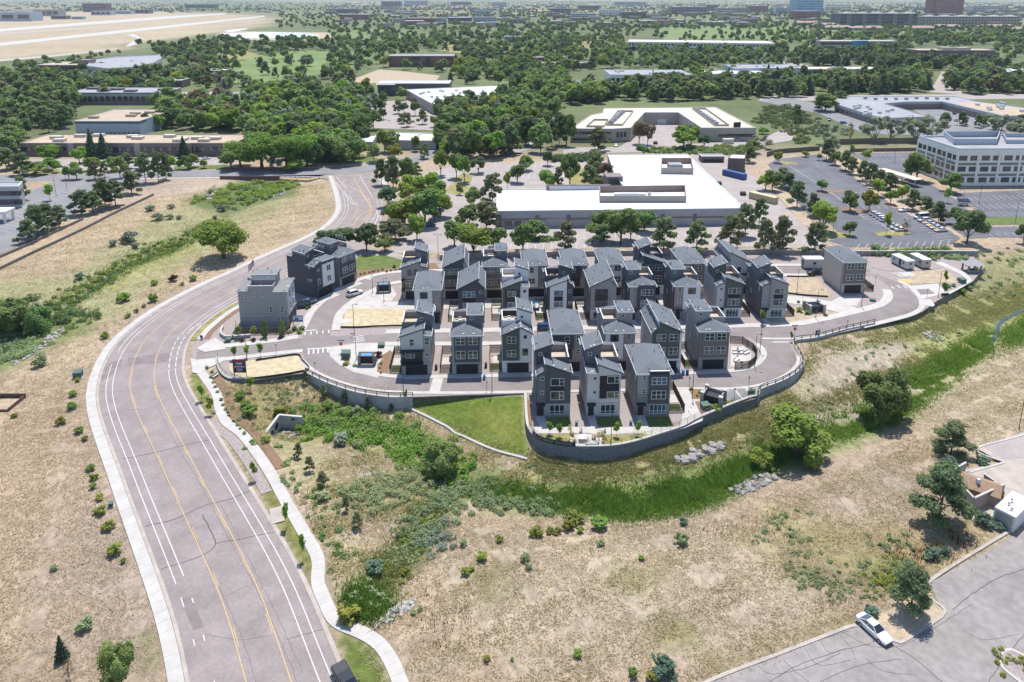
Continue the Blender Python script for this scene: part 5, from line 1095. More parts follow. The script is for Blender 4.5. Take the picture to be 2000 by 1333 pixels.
def kiosk(px, label, rot=0.0):
    root = empty('mailbox_kiosk', label, 'mailbox kiosk', P(*px), rot)
    for x in (-1.75, 1.75):
        MB().box(x-.32,x+.32,-.45,.45,0,2.35).build('stone_pier', M('stone_veneer'), root); MB().box(x-.4,x+.4,-.52,.52,2.35,2.5).build('pier_cap', M('concrete'), root)
    MB().box(-1.45,1.45,-.12,.2,.3,2.1).build('mailbox_panel', M('plastic_black'), root)
    b = MB()
    for i in range(6):
        for j in range(4): b.box(-1.36+i*.46,-.96+i*.46,-.14,-.12,.42+j*.42,.78+j*.42)
    b.build('mailbox_door', M('metal_dark'), root)['kind'] = 'stuff'
    MB().slab([(-1.9,-.75,2.55),(1.9,-.75,2.55),(1.9,.75,2.95),(-1.9,.75,2.95)], .12).build('canopy', M('metal_dark'), root); MB().slab([(-1.2,-.6,2.62),(1.2,-.6,2.62),(1.2,.2,2.84),(-1.2,.2,2.84)], .03).build('blue_sheet', M('plastic_blue'), root)
    MB().box(-1.4,1.4,-.9,-.5,.05,.35).build('bench_step', M('concrete_wall'), root)
kiosk((717,713), 'mailbox kiosk with blue topped canopy beside the front street'); kiosk((750,571), 'mailbox kiosk with blue topped canopy beside the alley entrance', .15)
def pen(px, label, w, dd, rot, m='stone_wall'):
    root = empty('refuse_pen', label, 'refuse enclosure', P(*px), rot)
    for a, b_, c_, d_ in ((-w/2,-w/2+.25,-dd/2,dd/2),(w/2-.25,w/2,-dd/2,dd/2),(-w/2+.25,w/2-.25,dd/2-.25,dd/2)): MB().box(a,b_,c_,d_,0,2.0).build('pen_wall', M(m), root)
    for x in (-1,1):
        for y in (-1,1): MB().box(x*w/2-.35,x*w/2+.35,y*dd/2-.35,y*dd/2+.35,0,2.25).build('pier', M(m), root); MB().box(x*w/2-.42,x*w/2+.42,y*dd/2-.42,y*dd/2+.42,2.25,2.38).build('pier_cap', M('concrete'), root)
    for s_ in (-1,1): MB().box(min(s_*.05,s_*(w/2-.3)),max(s_*.05,s_*(w/2-.3)),-dd/2-.05,-dd/2+.03,.15,1.85).build('gate', M('metal_dark'), root)
    MB().box(-w/2+.5,w/2-.5,-dd/2+.6,dd/2-.5,.1,1.3).build('dumpster', M('plastic_black'), root)
pen((1393,783), 'stone refuse enclosure with capped piers by the accessible bay', 3.8, 3.2, -.55); pen((1589,607), 'grey refuse enclosure in the planting beside the east driveway', 4.0, 3.0, .12, 'concrete_wall')
# table plaza at the south tip, shade shelter, benches
q = P(1143,862,.06); c = [(q.x+3.5*math.cos(a*.5236), q.y+2.3*math.sin(a*.5236)) for a in range(12)]; sheet('seating_plaza', None, .07, 'concrete', world=c)
root = empty('picnic_table', 'white slatted table on the oval seating plaza', 'table', (q.x-.5, q.y+.2, .07))
for i in range(5): MB().box(-.75+i*.3,-.5+i*.3,-.7,.7,.7,.78).build('slat', M('metal_white'), root)
for x in (-.6,.6): MB().box(x-.05,x+.05,-.5,.5,0,.7).build('leg', M('metal_grey'), root)
b = MB().box(-.1,2.2,-1.6,-1.15,0,.5).box(2.0,2.5,-1.3,1.2,0,.6); b.build('bench', M('concrete_wall'), loc=(q.x, q.y, .07), label='curved pale concrete bench on the oval seating plaza', cat='bench')
root = empty('shade_shelter', 'small hip roofed shade shelter on stone posts by the east trail', 'shelter', G(1897,530))
for x in (-1.9,1.9):
    for y in (-1.5,1.5): MB().box(x-.2,x+.2,y-.2,y+.2,-.3,2.5).build('post', M('stone_veneer'), root)
MB().add([(-2.7,-2.2,2.5),(2.7,-2.2,2.5),(2.7,2.2,2.5),(-2.7,2.2,2.5),(-.8,0,3.5),(.8,0,3.5)], [(0,1,5,4),(1,2,5),(2,3,4,5),(3,0,4),(3,2,1,0)]).build('roof', M('roof_grey'), root)
MB().box(-1.7,1.7,-1.6,-1.3,-.2,.9).build('counter', M('stone_veneer'), root); MB().box(-.6,.6,-.4,.4,-.2,.8).build('grill', M('metal_dark'), root)
b = MB().box(-1.1,1.1,-.25,.25,.4,.48).box(-1.1,1.1,.2,.26,.5,.95).box(-1,-.9,-.2,.2,0,.4).box(.9,1,-.2,.2,0,.4); b.build('bench', M('metal_dark'), loc=P(1846,580,.06), label='dark metal bench at the east trail head', cat='bench')
b = MB().box(-.8,.8,-.25,.25,.4,.48).box(-.8,.8,.2,.26,.5,.95).box(-.7,-.6,-.2,.2,0,.4).box(.6,.7,-.2,.2,0,.4); b.build('bench', M('concrete'), loc=G(421,737), rot=1.2, label='pale bench beside the footpath near the estate entrance', cat='bench')
# site trailers
def trailer(px, label, w, l, h, rot, m, roofm):
    root = empty('site_trailer', label, 'site trailer', P(*px), rot); MB().box(-w/2,w/2,0,l,.45,h).build('body', M(m), root); MB().box(-w/2-.08,w/2+.08,-.08,l+.08,h,h+.12).build('roof', M(roofm), root)
    MB().box(-.5,.5,-.04,0,1.7,2.4).build('window', M('glass'), root); MB().box(-w/2-.04,-w/2,l*.35,l*.35+.9,.7,2.7).build('door', M('metal_dark'), root); MB().box(-w/2+.2,w/2-.2,.3,l-.3,0,.45).build('skirt', M('trim_dark'), root)
    for y in (l*.15, l*.75): MB().box(-w/2-.03,-w/2,y,y+.7,1.6,2.3).build('window', M('glass'), root)
trailer((1777,528), 'white site trailer with pale roof behind the gravel yard', 2.9, 6.6, 2.9, .22, 'siding_lightgrey', 'roof_membrane'); trailer((1809,526), 'tan site trailer with pale blue roof beside the trail', 2.9, 6, 3.0, .18, 'siding_beige', 'paint_white')
mat('roof_blue', (.30,.50,.58), .6, .05, 1); [q for q in C.objects if q.get('label', '').startswith('tan site trailer')][0].children[1].data.materials[0] = M('roof_blue')
trailer((1590,527), 'grey storage trailer parked on the north street', 6.0, 3, 3.3, 0, 'siding_lightgrey', 'roof_membrane')
# culvert headwalls in the hollow
root = empty('culvert', 'concrete culvert headwalls with round pipe mouths in the creek hollow', 'culvert', (0,0,0))
A, B, D_ = P(514,852,-1.6), P(545,811,-1.3), P(590,815,-1.6)
def hw(a, b_, nm, pipes, zb=-4.6):
    d = (b_-a); an = math.atan2(d.y, d.x); L = Vector((d.x, d.y)).length; o = MB().prism([(0,-.2),(L,-.2),(L,.2),(0,.2)], zb, [a.z, b_.z, b_.z, a.z]).build(nm, M('concrete_wall'), root, loc=(a.x, a.y, 0), rot=an)
    MB().prism([(0,-.26),(L,-.26),(L,.26),(0,.26)], [a.z+.003,b_.z+.003,b_.z+.003,a.z+.003], [a.z+.16, b_.z+.16, b_.z+.16, a.z+.16]).build('headwall_cap', M('concrete'), root, loc=(a.x, a.y, 0), rot=an)
    for u, z, r_ in pipes:
        b2 = MB(); b2.bar((u*L,-.24,z),(u*L,.0,z),r_,n=16); b2.build('pipe_mouth', M('trim_dark'), o)
        b2 = MB()
        for k in range(16): a2 = k*math.pi/8; b2.cbox((u*L+math.cos(a2)*(r_+.06), -.24, z+math.sin(a2)*(r_+.06)), .14, .16, .34, 0)
        b2.build('pipe_rim', M('concrete_wall'), o)
hw(A, B, 'headwall', [(.42,-3.1,.85),(.72,-2.7,.9)]); hw(B, D_, 'headwall', [(.62,-2.0,.42)])
# low timber walls in the dry slope at the left, drop inlet frame
for lb, pts in (('long low timber wall stepping down the dry slope at far left', [(-40,545),(0,527),(60,498),(120,470),(170,446),(220,420),(262,400),(300,382)]), ('short low timber wall above the long one at far left', [(-40,522),(0,504),(60,478),(110,454),(162,430)])):
    c = catmull(GA(pts), 2.0); wall('timber_wall', lb, c, lambda x, y: T(x, y)+.9, .35, 'bark_grey', cat='timber wall', step=0)
root = empty('drop_inlet', 'rusty railed drop inlet sunk in the dry grass at the left edge', 'drainage inlet', G(10,790))
MB().box(-2.4,2.4,-2.6,2.4,-.3,.04).build('pit', M('dirt'), root)
for x in (-2.5,2.5): MB().box(x-.12,x+.12,-2.6,2.6,-.3,.7).build('side_wall', M('wood_fence'), root)
MB().box(-2.5,2.5,-2.75,-2.55,-.3,.45).build('front_sill', M('wood_fence'), root)
MB().box(-2.7,2.7,2.4,2.6,-.3,1.0).build('back_wall', M('wood_fence'), root)
# bridge on the cross street
mat('maroon', (.13,.075,.075), .9, .1, .6); mat('maroon_dark', (.075,.05,.052), .9, .1, .6)
root = empty('road_bridge', 'maroon walled road bridge over the creek at the junction', 'bridge', (0,0,0))
def bw(p0, p1, z0, z1, nm, m):
    a, b_ = P(*p0), P(*p1); d = b_-a; MB().box(0, d.length, -.25, .25, z0, z1).build(nm, M(m), root, loc=(a.x, a.y, 0), rot=math.atan2(d.y, d.x))
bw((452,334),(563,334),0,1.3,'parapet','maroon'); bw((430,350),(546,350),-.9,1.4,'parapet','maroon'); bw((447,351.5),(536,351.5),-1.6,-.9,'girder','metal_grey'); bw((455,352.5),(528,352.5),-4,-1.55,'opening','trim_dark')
# rocks
def rocks(name, label, poly, n, smin, smax, m, seed, cat='rocks'):
    rs = random.Random(seed); q = GA(poly); x0, y0 = q.min(0); x1, y1 = q.max(0); o = Vector(((x0+x1)/2, (y0+y1)/2, 0)); o.z = T(o.x, o.y)
    root = empty(name, label, cat, o); protos = []
    for k in range(4):
        b = MB(); b.ball((0,0,0), 1, .8, .55, n=7, m=4); me = b.mesh('rock', M(m))
        for v in me.vertices: v.co *= rs.uniform(.72,1.2)
        protos.append(me)
    c = 0
    while c < n:
        x, y = rs.uniform(x0,x1), rs.uniform(y0,y1)
        if not inside(np.array([x]), np.array([y]), q)[0]: continue
        s_ = rs.uniform(smin,smax); put('rock', rs.choice(protos), root, (x-o.x, y-o.y, T(x,y)+.1*s_-o.z), rs.uniform(0,6), s_); c += 1
rocks('boulder_pile', 'grey boulders on the creek bank under the block wall', [(1318,898),(1345,882),(1380,870),(1412,866),(1412,878),(1370,892),(1335,908)], 60, .3, 1.15, 'rock_grey', 1)
rocks('boulder_pile', 'grey boulders on the near creek bank beside the dark reeds', [(1425,958),(1460,938),(1490,922),(1525,930),(1480,955),(1450,968)], 70, .25, .8, 'rock_grey', 2)
rocks('riprap', 'pale riprap stones lining the west creek below the arterial', [(10,705),(60,680),(120,640),(140,633),(120,655),(70,690),(30,715)], 80, .3, .8, 'rock_pale', 3)
rocks('riprap', 'white stones at the end of the timber walls by the bridge', [(398,378),(420,360),(425,372),(415,392),(385,388)], 50, .4, .9, 'rock_pale', 4)
rocks('riprap', 'white stones on the far creek bank right of the bridge', [(530,378),(555,366),(556,380),(540,392)], 40, .4, .8, 'rock_pale', 5)
rocks('riprap', 'pale stones in the gully beside the footpath', [(765,1190),(810,1165),(815,1180),(780,1205),(720,1235)], 70, .15, .5, 'rock_pale', 6)
rocks('riprap', 'pale stones on the slope above the green channel', [(1800,650),(1830,645),(1845,665),(1815,665)], 50, .2, .55, 'rock_pale', 7)
rocks('riprap', 'pale stones in the apron of the culvert', [(548,840),(575,825),(588,822),(592,845),(570,858),(548,852)], 45, .15, .45, 'rock_pale', 8)
# dark water in the creeks
for nm, ln, wd_ in (('creek', PA([(2010,598),(1966,617),(1951,632),(1946,650),(1936,668)], -3.2), .45), ('creek', WEST[3:], .6)):
    c = catmull(ln, 1.5); z = terr(c[:,0], c[:,1]); o = strip(nm, off(c, wd_), off(c, -wd_), .12, 'water', drape=True, th=.1)
# things beside the arterial
b = MB().box(-1.0,1.0,-1.9,1.9,0,.14); b.build('storm_drain_slab', M('concrete_old'), loc=G(541,1007), rot=.42, label='concrete storm drain slab in the grass beside the arterial', cat='drain cover')
# ------------------------------------------------------------------ business park: car parks, lawns, big buildings
for nm, px, z, m in [
 ('car_park', [(738,506),(762,490),(800,440),(815,400),(792,372),(832,336),(900,322),(1000,318),(1190,312),(1300,300),(1425,298),(1442,318),(1505,372),(1562,430),(1622,488),(1470,489),(900,491),(800,500)], .02, 'asphalt_tan'),
 ('car_park', [(1500,322),(1515,312),(1600,301),(1640,310),(1720,385),(1818,425),(1875,465),(1862,476),(1790,484),(1665,485),(1618,470),(1640,458),(1625,440),(1580,420),(1533,366)], .024, 'asphalt_dark'),
 ('car_park', [(1660,300),(1795,298),(1800,330),(1760,350),(1730,340),(1700,322)], .028, 'asphalt_dark'),
 ('car_park', [(1856,378),(2140,366),(2140,425),(1912,424),(1900,405)], .028, 'asphalt_dark'), ('car_park', [(1900,432),(1912,444),(2140,440),(2140,466),(1925,463)], .03, 'asphalt_dark'),
 ('access_lane', [(1760,352),(1800,350),(1870,392),(1905,425),(1930,465),(1890,466),(1850,440),(1780,372)], .022, 'asphalt_dark'),
 ('forecourt', [(1262,225),(1324,225),(1345,262),(1340,290),(1200,292),(1225,278),(1250,262)], .02, 'asphalt_tan'), ('side_lane', [(1100,288),(1200,288),(1320,283),(1480,275),(1530,252),(1560,250),(1545,275),(1440,292),(1100,302)], .024, 'asphalt_tan'),
 ('access_road', [(1478,197),(1545,191),(1640,214),(1720,240),(1700,262),(1680,258),(1600,222)], .02, 'asphalt_grey'), ('car_park', [(1720,240),(1820,236),(1770,207),(1830,206),(1990,228),(2140,240),(2140,262),(1900,268),(1700,262)], .03, 'asphalt_grey'),
 ('car_park', [(0,400),(110,352),(190,345),(290,350),(240,375),(150,415),(60,470),(-20,505),(-200,560),(-200,420)], .02, 'asphalt_grey'), ('car_park', [(60,312),(440,308),(470,322),(440,330),(240,333),(60,332)], .02, 'asphalt_tan'),
 ('car_park', [(330,180),(470,180),(420,212),(330,200)], .02, 'asphalt_tan'), ('car_park', [(700,200),(800,196),(845,222),(870,245),(850,255),(720,250),(690,225)], .02, 'asphalt_tan'),
 ('road_band', [(1530,120),(1580,128),(1580,175),(1525,180)], .02, 'asphalt_tan'), ('road_band', [(1840,140),(1870,146),(1880,185),(1815,180)], .02, 'asphalt_tan'), ('road_band', [(1480,198),(2150,192),(2150,182),(1490,188)], .018, 'asphalt_tan'),
 ('grass_strip', [(760,492),(800,496),(1460,484),(1622,486),(1660,488),(1640,497),(1000,497),(820,506)], .03, 'lawn_dry'), ('grass_strip', [(1905,425),(2140,421),(2140,437),(1916,440)], .035, 'lawn'),
 ('island', [(866,375),(900,340),(925,340),(912,378),(890,380)], .06, 'lawn_dry'), ('island', [(1100,330),(1180,328),(1150,372),(1120,372)], .05, 'lawn_dry'), ('island', [(1596,373),(1645,370),(1648,376),(1600,379)], .06, 'bark_mulch'), ('island', [(1708,455),(1745,451),(1780,455),(1760,461),(1715,461)], .06, 'lawn_dry'),
 ('island', [(1615,450),(1668,458),(1660,464),(1610,466),(1590,440)], .06, 'lawn_dry'), ('island', [(1640,404),(1675,408),(1712,412),(1690,418),(1645,412)], .06, 'bark_mulch'), ('island', [(1724,396),(1770,400),(1790,408),(1770,412),(1730,402)], .06, 'bark_mulch'), ('island', [(1525,314),(1558,318),(1556,322),(1524,320)], .06, 'lawn_dry'),
 ('planted_bank', [(1600,302),(1640,305),(1720,370),(1800,420),(1790,428),(1720,385),(1630,318)], .06, 'dirt'), ('planted_bank', [(1500,360),(1535,372),(1580,424),(1590,445),(1570,440),(1530,395)], .06, 'dirt'),
 ('lawn', [(560,322),(735,316),(760,318),(740,310),(700,300),(560,312)], .03, 'lawn'), ('lawn', [(340,325),(450,322),(440,330),(340,332)], .03, 'lawn'), ('lawn', [(60,330),(220,334),(150,338),(60,340)], .03, 'lawn_dry'),
 ('fairway', [(450,120),(570,100),(680,95),(740,102),(700,135),(590,150),(560,165),(520,172),(455,165)], .02, 'fairway'), ('fairway', [(420,85),(520,110),(470,128),(440,150),(440,110)], .016, 'lawn_dry'), ('fairway', [(1120,75),(1180,72),(1160,100),(1110,112)], .02, 'lawn_dry'),
 ('fairway', [(1270,55),(1500,45),(1640,60),(1600,85),(1480,75),(1300,80)], .02, 'fairway'), ('fairway', [(880,75),(985,92),(1000,100),(930,110),(860,100)], .02, 'lawn_dry'), ('fairway', [(640,60),(800,58),(820,75),(700,80)], .02, 'fairway'), ('fairway', [(1460,50),(1600,62),(1580,80),(1500,74)], .024, 'fairway'),
 ('bare_soil', [(690,155),(740,136),(790,140),(860,148),(850,160),(770,160),(700,165)], .03, 'dirt'), ('bare_soil', [(380,202),(470,186),(450,196),(390,210)], .03, 'concrete_old'),
 ('pond', [(510,157),(535,152),(565,158),(575,170),(545,178),(515,172)], .03, 'pond'), ('pond', [(430,66),(520,63),(600,65),(625,69),(590,75),(470,74)], .03, 'pond'), ('pond', [(438,60),(480,56),(484,57),(450,63)], .03, 'pond'),
 ('sand_bank', [(420,68),(440,61),(640,64),(655,72),(600,79),(450,78)], .02, 'dirt'),
 ('runway', [(-100,64),(300,34),(440,26),(442,28),(300,39),(-100,70)], .03, 'concrete'), ('runway', [(-100,92),(0,84),(300,53),(515,31),(518,33),(300,58),(0,90),(-100,98)], .03, 'concrete'), ('taxiway', [(248,68),(262,67),(280,77),(270,86),(248,92),(246,90),(262,80),(270,76)], .04, 'concrete'),
 ('taxiway', [(-100,124),(100,108),(230,95),(232,97),(100,112),(-100,129)], .03, 'concrete_old'), ('taxiway', [(-100,70),(120,58),(220,50),(220,51.5),(120,60),(-100,73)], .035, 'concrete_old')]:
    sheet(nm, px, z, m)
st = MB()
def stalls(p0, p1, px_len, sp=2.75, wd=.13, z=.072, mb=st, single=True):
    """bay lines of a car park row from p0 to p1; px_len is where the first line ends in the picture"""
    a, b = P(*p0), P(*p1); e = P(*px_len)-a; n = int((b-a).length/sp); an = math.atan2(e.y, e.x)
    for i in range(n+1):
        c = a+(b-a)*i/n + e/2; mb.cbox((c.x, c.y, z), e.length, wd, .012, an)
for a, b, c in [((1525,330),(1632,395),(1505,332)), ((1545,334),(1660,402),(1585,329)), ((1600,312),(1700,378),(1575,314)), ((1605,312),(1715,378),(1628,311)), ((1680,400),(1795,400),(1690,408)),
   ((1668,416),(1735,452),(1700,413)), ((1762,405),(1862,468),(1738,407)), ((1672,486),(1850,479),(1680,477)), ((1672,301),(1790,299),(1682,307)), ((1690,312),(1790,309),(1703,319)), ((1865,386),(2130,378),(1878,394)), ((1880,400),(2130,394),(1896,410)), ((1895,415),(2130,410),(1912,423)), ((1920,440),(2130,437),(1932,446)), ((1930,457),(2130,453),(1940,463)),
   ((900,489),(1460,482),(904,478)), ((1000,470),(1480,463),(1003,460)), ((1500,480),(1600,478),(1506,470)), ((1510,440),(1555,478),(1480,441)), ((1470,380),(1500,410),(1448,381)), ((775,446),(800,412),(790,447)), ((760,480),(772,460),(785,481)),
   ((880,388),(905,352),(860,388)), ((893,388),(920,352),(915,388)), ((850,372),(862,352),(835,371)), ((950,352),(1100,348),(953,343)), ((1020,330),(1100,328),(1024,322)), ((1170,330),(1190,328),(1174,322)), ((1560,442),(1610,470),(1580,440)),
   ((10,420),(60,396),(40,432)), ((70,392),(140,368),(95,400)), ((20,455),(70,432),(-10,448)), ((190,352),(270,350),(200,362)), ((350,322),(440,322),(356,314))]: stalls(a, b, c)
for p0, p1 in (((1533,320),(1608,365)), ((1622,376),(1690,428)), ((1690,414),(1745,455)), ((1760,395),(1700,398))):
    a, b = P(*p0), P(*p1); c = (a+b)/2; st.cbox((c.x,c.y,.073), (b-a).length, .18, .012, math.atan2(b.y-a.y, b.x-a.x))
st.build('bay_marking', M('paint_white'), kind='stuff')

mat('cladding_grey', (.36,.355,.36), .7, .04, .3); mat('cladding_mauve', (.20,.155,.15), .8, .05, .3); mat('cladding_tan', (.34,.30,.26), .8, .05, .3); mat('cladding_brown', (.15,.115,.095), .85, .08, .3)
mat('cladding_blue', (.36,.40,.44), .7, .04, .3); mat('cladding_dark', (.10,.105,.115), .7, .06, .3); mat('cladding_white', (.68,.655,.60), .7, .03, .3); mat('brick_red', (.24,.11,.085), .9, .1, .5); mat('green_band', (.20,.20,.165), .8, .05, .5); mat('window_dark', (.04,.05,.055), .1, .3, .15, spec=.8)
mat('tower_glass', (.06,.24,.40), .12, .25, .05, spec=.8); mat('tile_rust', (.30,.215,.18), .9, .08, .3)
def hfrom(px, yb, yt):
    p = P(px, yb); k = (yt-Y0)/FPX; return CAM_H - p.y*(_st+k*_ct)/(_ct-k*_st)
def building(name, label, roof_px, h, wm, rm, cat='building', group=None, cap='trim_white', par=.5, bands=()):
    q = PA(roof_px, h); a = sum(q[i-1][0]*q[i][1]-q[i][0]*q[i-1][1] for i in range(len(q)))
    if a < 0: q = q[::-1]
    c = q.mean(0); root = empty(name, label, cat, (c[0], c[1], 0), group=group); loc = [tuple(p-c) for p in q]
    MB().prism(loc, -1.0, h-.02).build('wall', M(wm), root); n = len(loc)
    b = MB(); ins = []
    for i in range(n):
        p0, p1, p2 = np.array(loc[i-1]), np.array(loc[i]), np.array(loc[(i+1)%n]); d1 = (p1-p0)/np.linalg.norm(p1-p0); d2 = (p2-p1)/np.linalg.norm(p2-p1)
        n1, n2 = np.array([-d1[1],d1[0]]), np.array([-d2[1],d2[0]]); m_ = n1+n2; m_ = m_/max(.3, m_.dot(n1)); ins.append(p1+m_*.35)
    MB().prism([tuple(p) for p in ins], h-.3, h+.0).build('roof', M(rm), root)
    v = [(p[0],p[1],h+par) for p in loc]+[(p[0],p[1],h+par) for p in ins]+[(p[0],p[1],h-.03) for p in loc]+[(p[0],p[1],h-.03) for p in ins]
    f = [(i,(i+1)%n,n+(i+1)%n,n+i) for i in range(n)]+[(2*n+i,2*n+(i+1)%n,(i+1)%n,i) for i in range(n)]+[(n+i,n+(i+1)%n,3*n+(i+1)%n,3*n+i) for i in range(n)]
    MB().add(v, f).build('parapet', M(cap), root)
    for (z0, z1, pr, m) in bands:
        b = MB()
        for i in range(n):
            p0, p1 = np.array(loc[i]), np.array(loc[(i+1)%n]); d = (p1-p0)/np.linalg.norm(p1-p0); o = np.array([d[1],-d[0]])*pr
            if o[1] > .02*pr+.0: continue
            b.prism([tuple(p0-o*.2), tuple(p1-o*.2), tuple(p1+o-d*.0), tuple(p0+o)], z0, z1)
        b.build('facade_band', M(m), root)
    return root, q, c
def wins(root, c, p0, p1, n, w, h, z, m='window_dark', fr=None, u0=0., u1=1.):
    """n windows along a facade from p0 to p1 (world), each its own part"""
    p0, p1 = Vector((p0[0]-c[0], p0[1]-c[1], 0)), Vector((p1[0]-c[0], p1[1]-c[1], 0)); d = p1-p0; an = math.atan2(d.y, d.x)
    me = MB().box(-w/2,w/2,-.06,.04,-h/2,h/2).mesh('window', M(m))
    for i in range(n): u = u0+(u1-u0)*(i+.5)/n; q = p0+d*u; put('window', me, root, (q.x, q.y, z), an)
_hv = None
def hvac(root, c, px, z, s=(2.4,1.8,1.5), m='metal_grey', rot=0.0, name='rooftop_unit'):
    q = P(px[0], px[1], z); b = MB().box(-s[0]/2,s[0]/2,-s[1]/2,s[1]/2,0,s[2]).box(-s[0]*.3,s[0]*.3,-s[1]*.3,s[1]*.3,s[2],s[2]+.15)
    return b.build(name, M(m), root, loc=(q.x-c[0], q.y-c[1], z), rot=rot)
def screen(root, c, px, z, h, m, m_in):
    q = [tuple(p-c) for p in PA(px, z)]; n = len(q); th = .25; qc = np.mean(q, 0)
    for i in range(n):
        a, b = np.array(q[i]), np.array(q[(i+1)%n]); d = b-a; an = math.atan2(d[1], d[0]); L = np.linalg.norm(d)
        MB().box(0, L, 0, th, z+.02, z+h).build('roof_screen', M(m), root, loc=(a[0], a[1], 0), rot=an); inn = np.array([-d[1], d[0]])/L
        sgn = 1 if (qc-a).dot(inn) > 0 else -1
        MB().box(.3, L-.3, (th+.01) if sgn > 0 else -.05, (th+.05) if sgn > 0 else -.01, z+.05, z+h-.1).build('screen_lining', M(m_in), root, loc=(a[0], a[1], 0), rot=an)

# white roofed warehouse
r, q, c = building('warehouse', 'big white roofed warehouse with L shaped plan behind the houses', [(969,414),(1440,408.5),(1453,407.5),(1342,302),(1187,303),(1200,342),(1222,371),(971,371)], 6.2, 'cladding_grey', 'roof_membrane', par=.35, cat='warehouse', bands=[(2.9,3.5,.12,'cladding_mauve')])
f0, f1 = PA([(969,414),(1453,407.5)], 6.2)
d = f1-f0; an = math.atan2(d[1], d[0]); L = np.linalg.norm(d)
for u0, u1, m in ((.03,.18,'window_dark'),(.30,.44,'window_dark'),(.49,.60,'window_dark'),(.68,.78,'window_dark'),(.86,.93,'window_dark')):
    k = int((u1-u0)*L/3); wins(r, c, f0, f1, k, 2.7, 1.9, 1.7, m, u0=u0, u1=u1)
for u in (.015,.165,.29,.45,.67,.80,.94):
    p = f0+d*u-c; MB().box(-.7,.7,-.45,.05,-.5,4.6).build('pilaster', M('cladding_mauve'), r, loc=(p[0],p[1],0), rot=an)
for u0, u1 in ((.2,.28),(.62,.66),(.81,.855)):
    p = f0+d*(u0+u1)/2-c; MB().box(-(u1-u0)*L/2,(u1-u0)*L/2,-.35,.05,-.5,3.4).build('dock_door', M('cladding_grey'), r, loc=(p[0],p[1],0), rot=an)
screen(r, c, [(1171,396),(1340,396),(1338,374),(1170,376)], 6.2, 2.6, 'cladding_tan', 'tile_rust'); screen(r, c, [(1291,340),(1354,341),(1350,320),(1291,320)], 6.2, 2.8, 'cladding_tan', 'tile_rust')
hvac(r, c, (1318,331), 6.3, (6,5,2.6)); hvac(r, c, (1230,385), 6.3, (12,2.5,1.5), 'metal_white'); hvac(r, c, (1268,384), 6.3, (1.2,1,1.6), 'metal_white')
p = PA([(1130,371)], 6.2)[0]-c; MB().box(-13,13,-.4,.4,6.2,8.3).build('skylight_frame', M('cladding_mauve'), r, loc=(p[0],p[1],0), rot=an); MB().box(-12,12,-.55,-.4,6.4,8.0).build('skylight', M('metal_white'), r, loc=(p[0],p[1],0), rot=an)
p = PA([(1207,352)], 6.2)[0]-c; MB().box(-3.5,3.5,-3,4,-.5,8.4).build('entrance_block', M('cladding_mauve'), r, loc=(p[0]-2,p[1],0), rot=an); MB().box(-2.6,2.6,-3.2,-3,5.2,7.6).build('window', M('window_dark'), r, loc=(p[0]-2,p[1],0), rot=an)
sm_ = MB(); e0, e1, w0_, w1_ = PA([(969,414),(1453,407.5),(971,371),(1222,371)], 6.2); 
for i in range(1, 26): u = i/26; a_ = e0+(e1-e0)*u-c; b_ = a_+(w0_-e0)*.97; sm_.bar((*a_, 6.205), (*b_, 6.205), .05, n=4)
sm_.build('roof_seam', M('trim_white'), r)['kind'] = 'stuff'
# cream U shaped building
UP = [(1114.5,252.5),(1196,253),(1232,251),(1259,221),(1325,221),(1370,251),(1477,251),(1397,210),(1180,212),(1177,221),(1155,225)]
r, q, c = building('office_building', 'cream roofed U shaped building around a tan courtyard', UP, 7.6, 'cladding_tan', 'roof_cream', par=.4, cap='roof_cream', bands=[(6.6,7.0,.08,'cladding_grey')])
Q = PA(UP, 7.6); wins(r, c, Q[0], Q[1], 12, 2.0, 1.4, 5.4, u0=.03, u1=.97); wins(r, c, Q[0], Q[1], 12, 2.0, 1.5, 1.6, u0=.03, u1=.97); wins(r, c, Q[1], Q[2], 3, 1.6, 3.0, 4.2, u0=.2, u1=.8); wins(r, c, Q[5], Q[6], 9, 2.6, 1.8, 3.4, u0=.32, u1=.98)
MB().box(-3,3,-.1,.1,0,3.4).build('dock_door', M('metal_white'), r, loc=(P(1285,228,3).x-c[0], Q[3][1]-c[1]-.1, 0)); 
screen(r, c, [(1184,246),(1216,246),(1237,219),(1206,219)], 7.6, 1.1, 'cladding_tan', 'cladding_tan'); screen(r, c, [(1395,247),(1424,247),(1378,214),(1352,214)], 7.6, 1.1, 'cladding_tan', 'cladding_tan'); screen(r, c, [(1145,249),(1180,249),(1188,236),(1160,236)], 7.6, 1.1, 'cladding_tan', 'cladding_tan')
for i in range(8): hvac(r, c, (1194+i*3.2, 241-i*2.9), 7.7, (2.6,2.2,1.8)); hvac(r, c, (1362+i*5.2, 218+i*3.6), 7.7, (2.6,2.2,1.6))
for i in range(5): b = hvac(r, c, (1434+i*2.7, 249-.2*i), 7.7, (.8,.8,2.8), 'metal_dark', name='exhaust_stack')
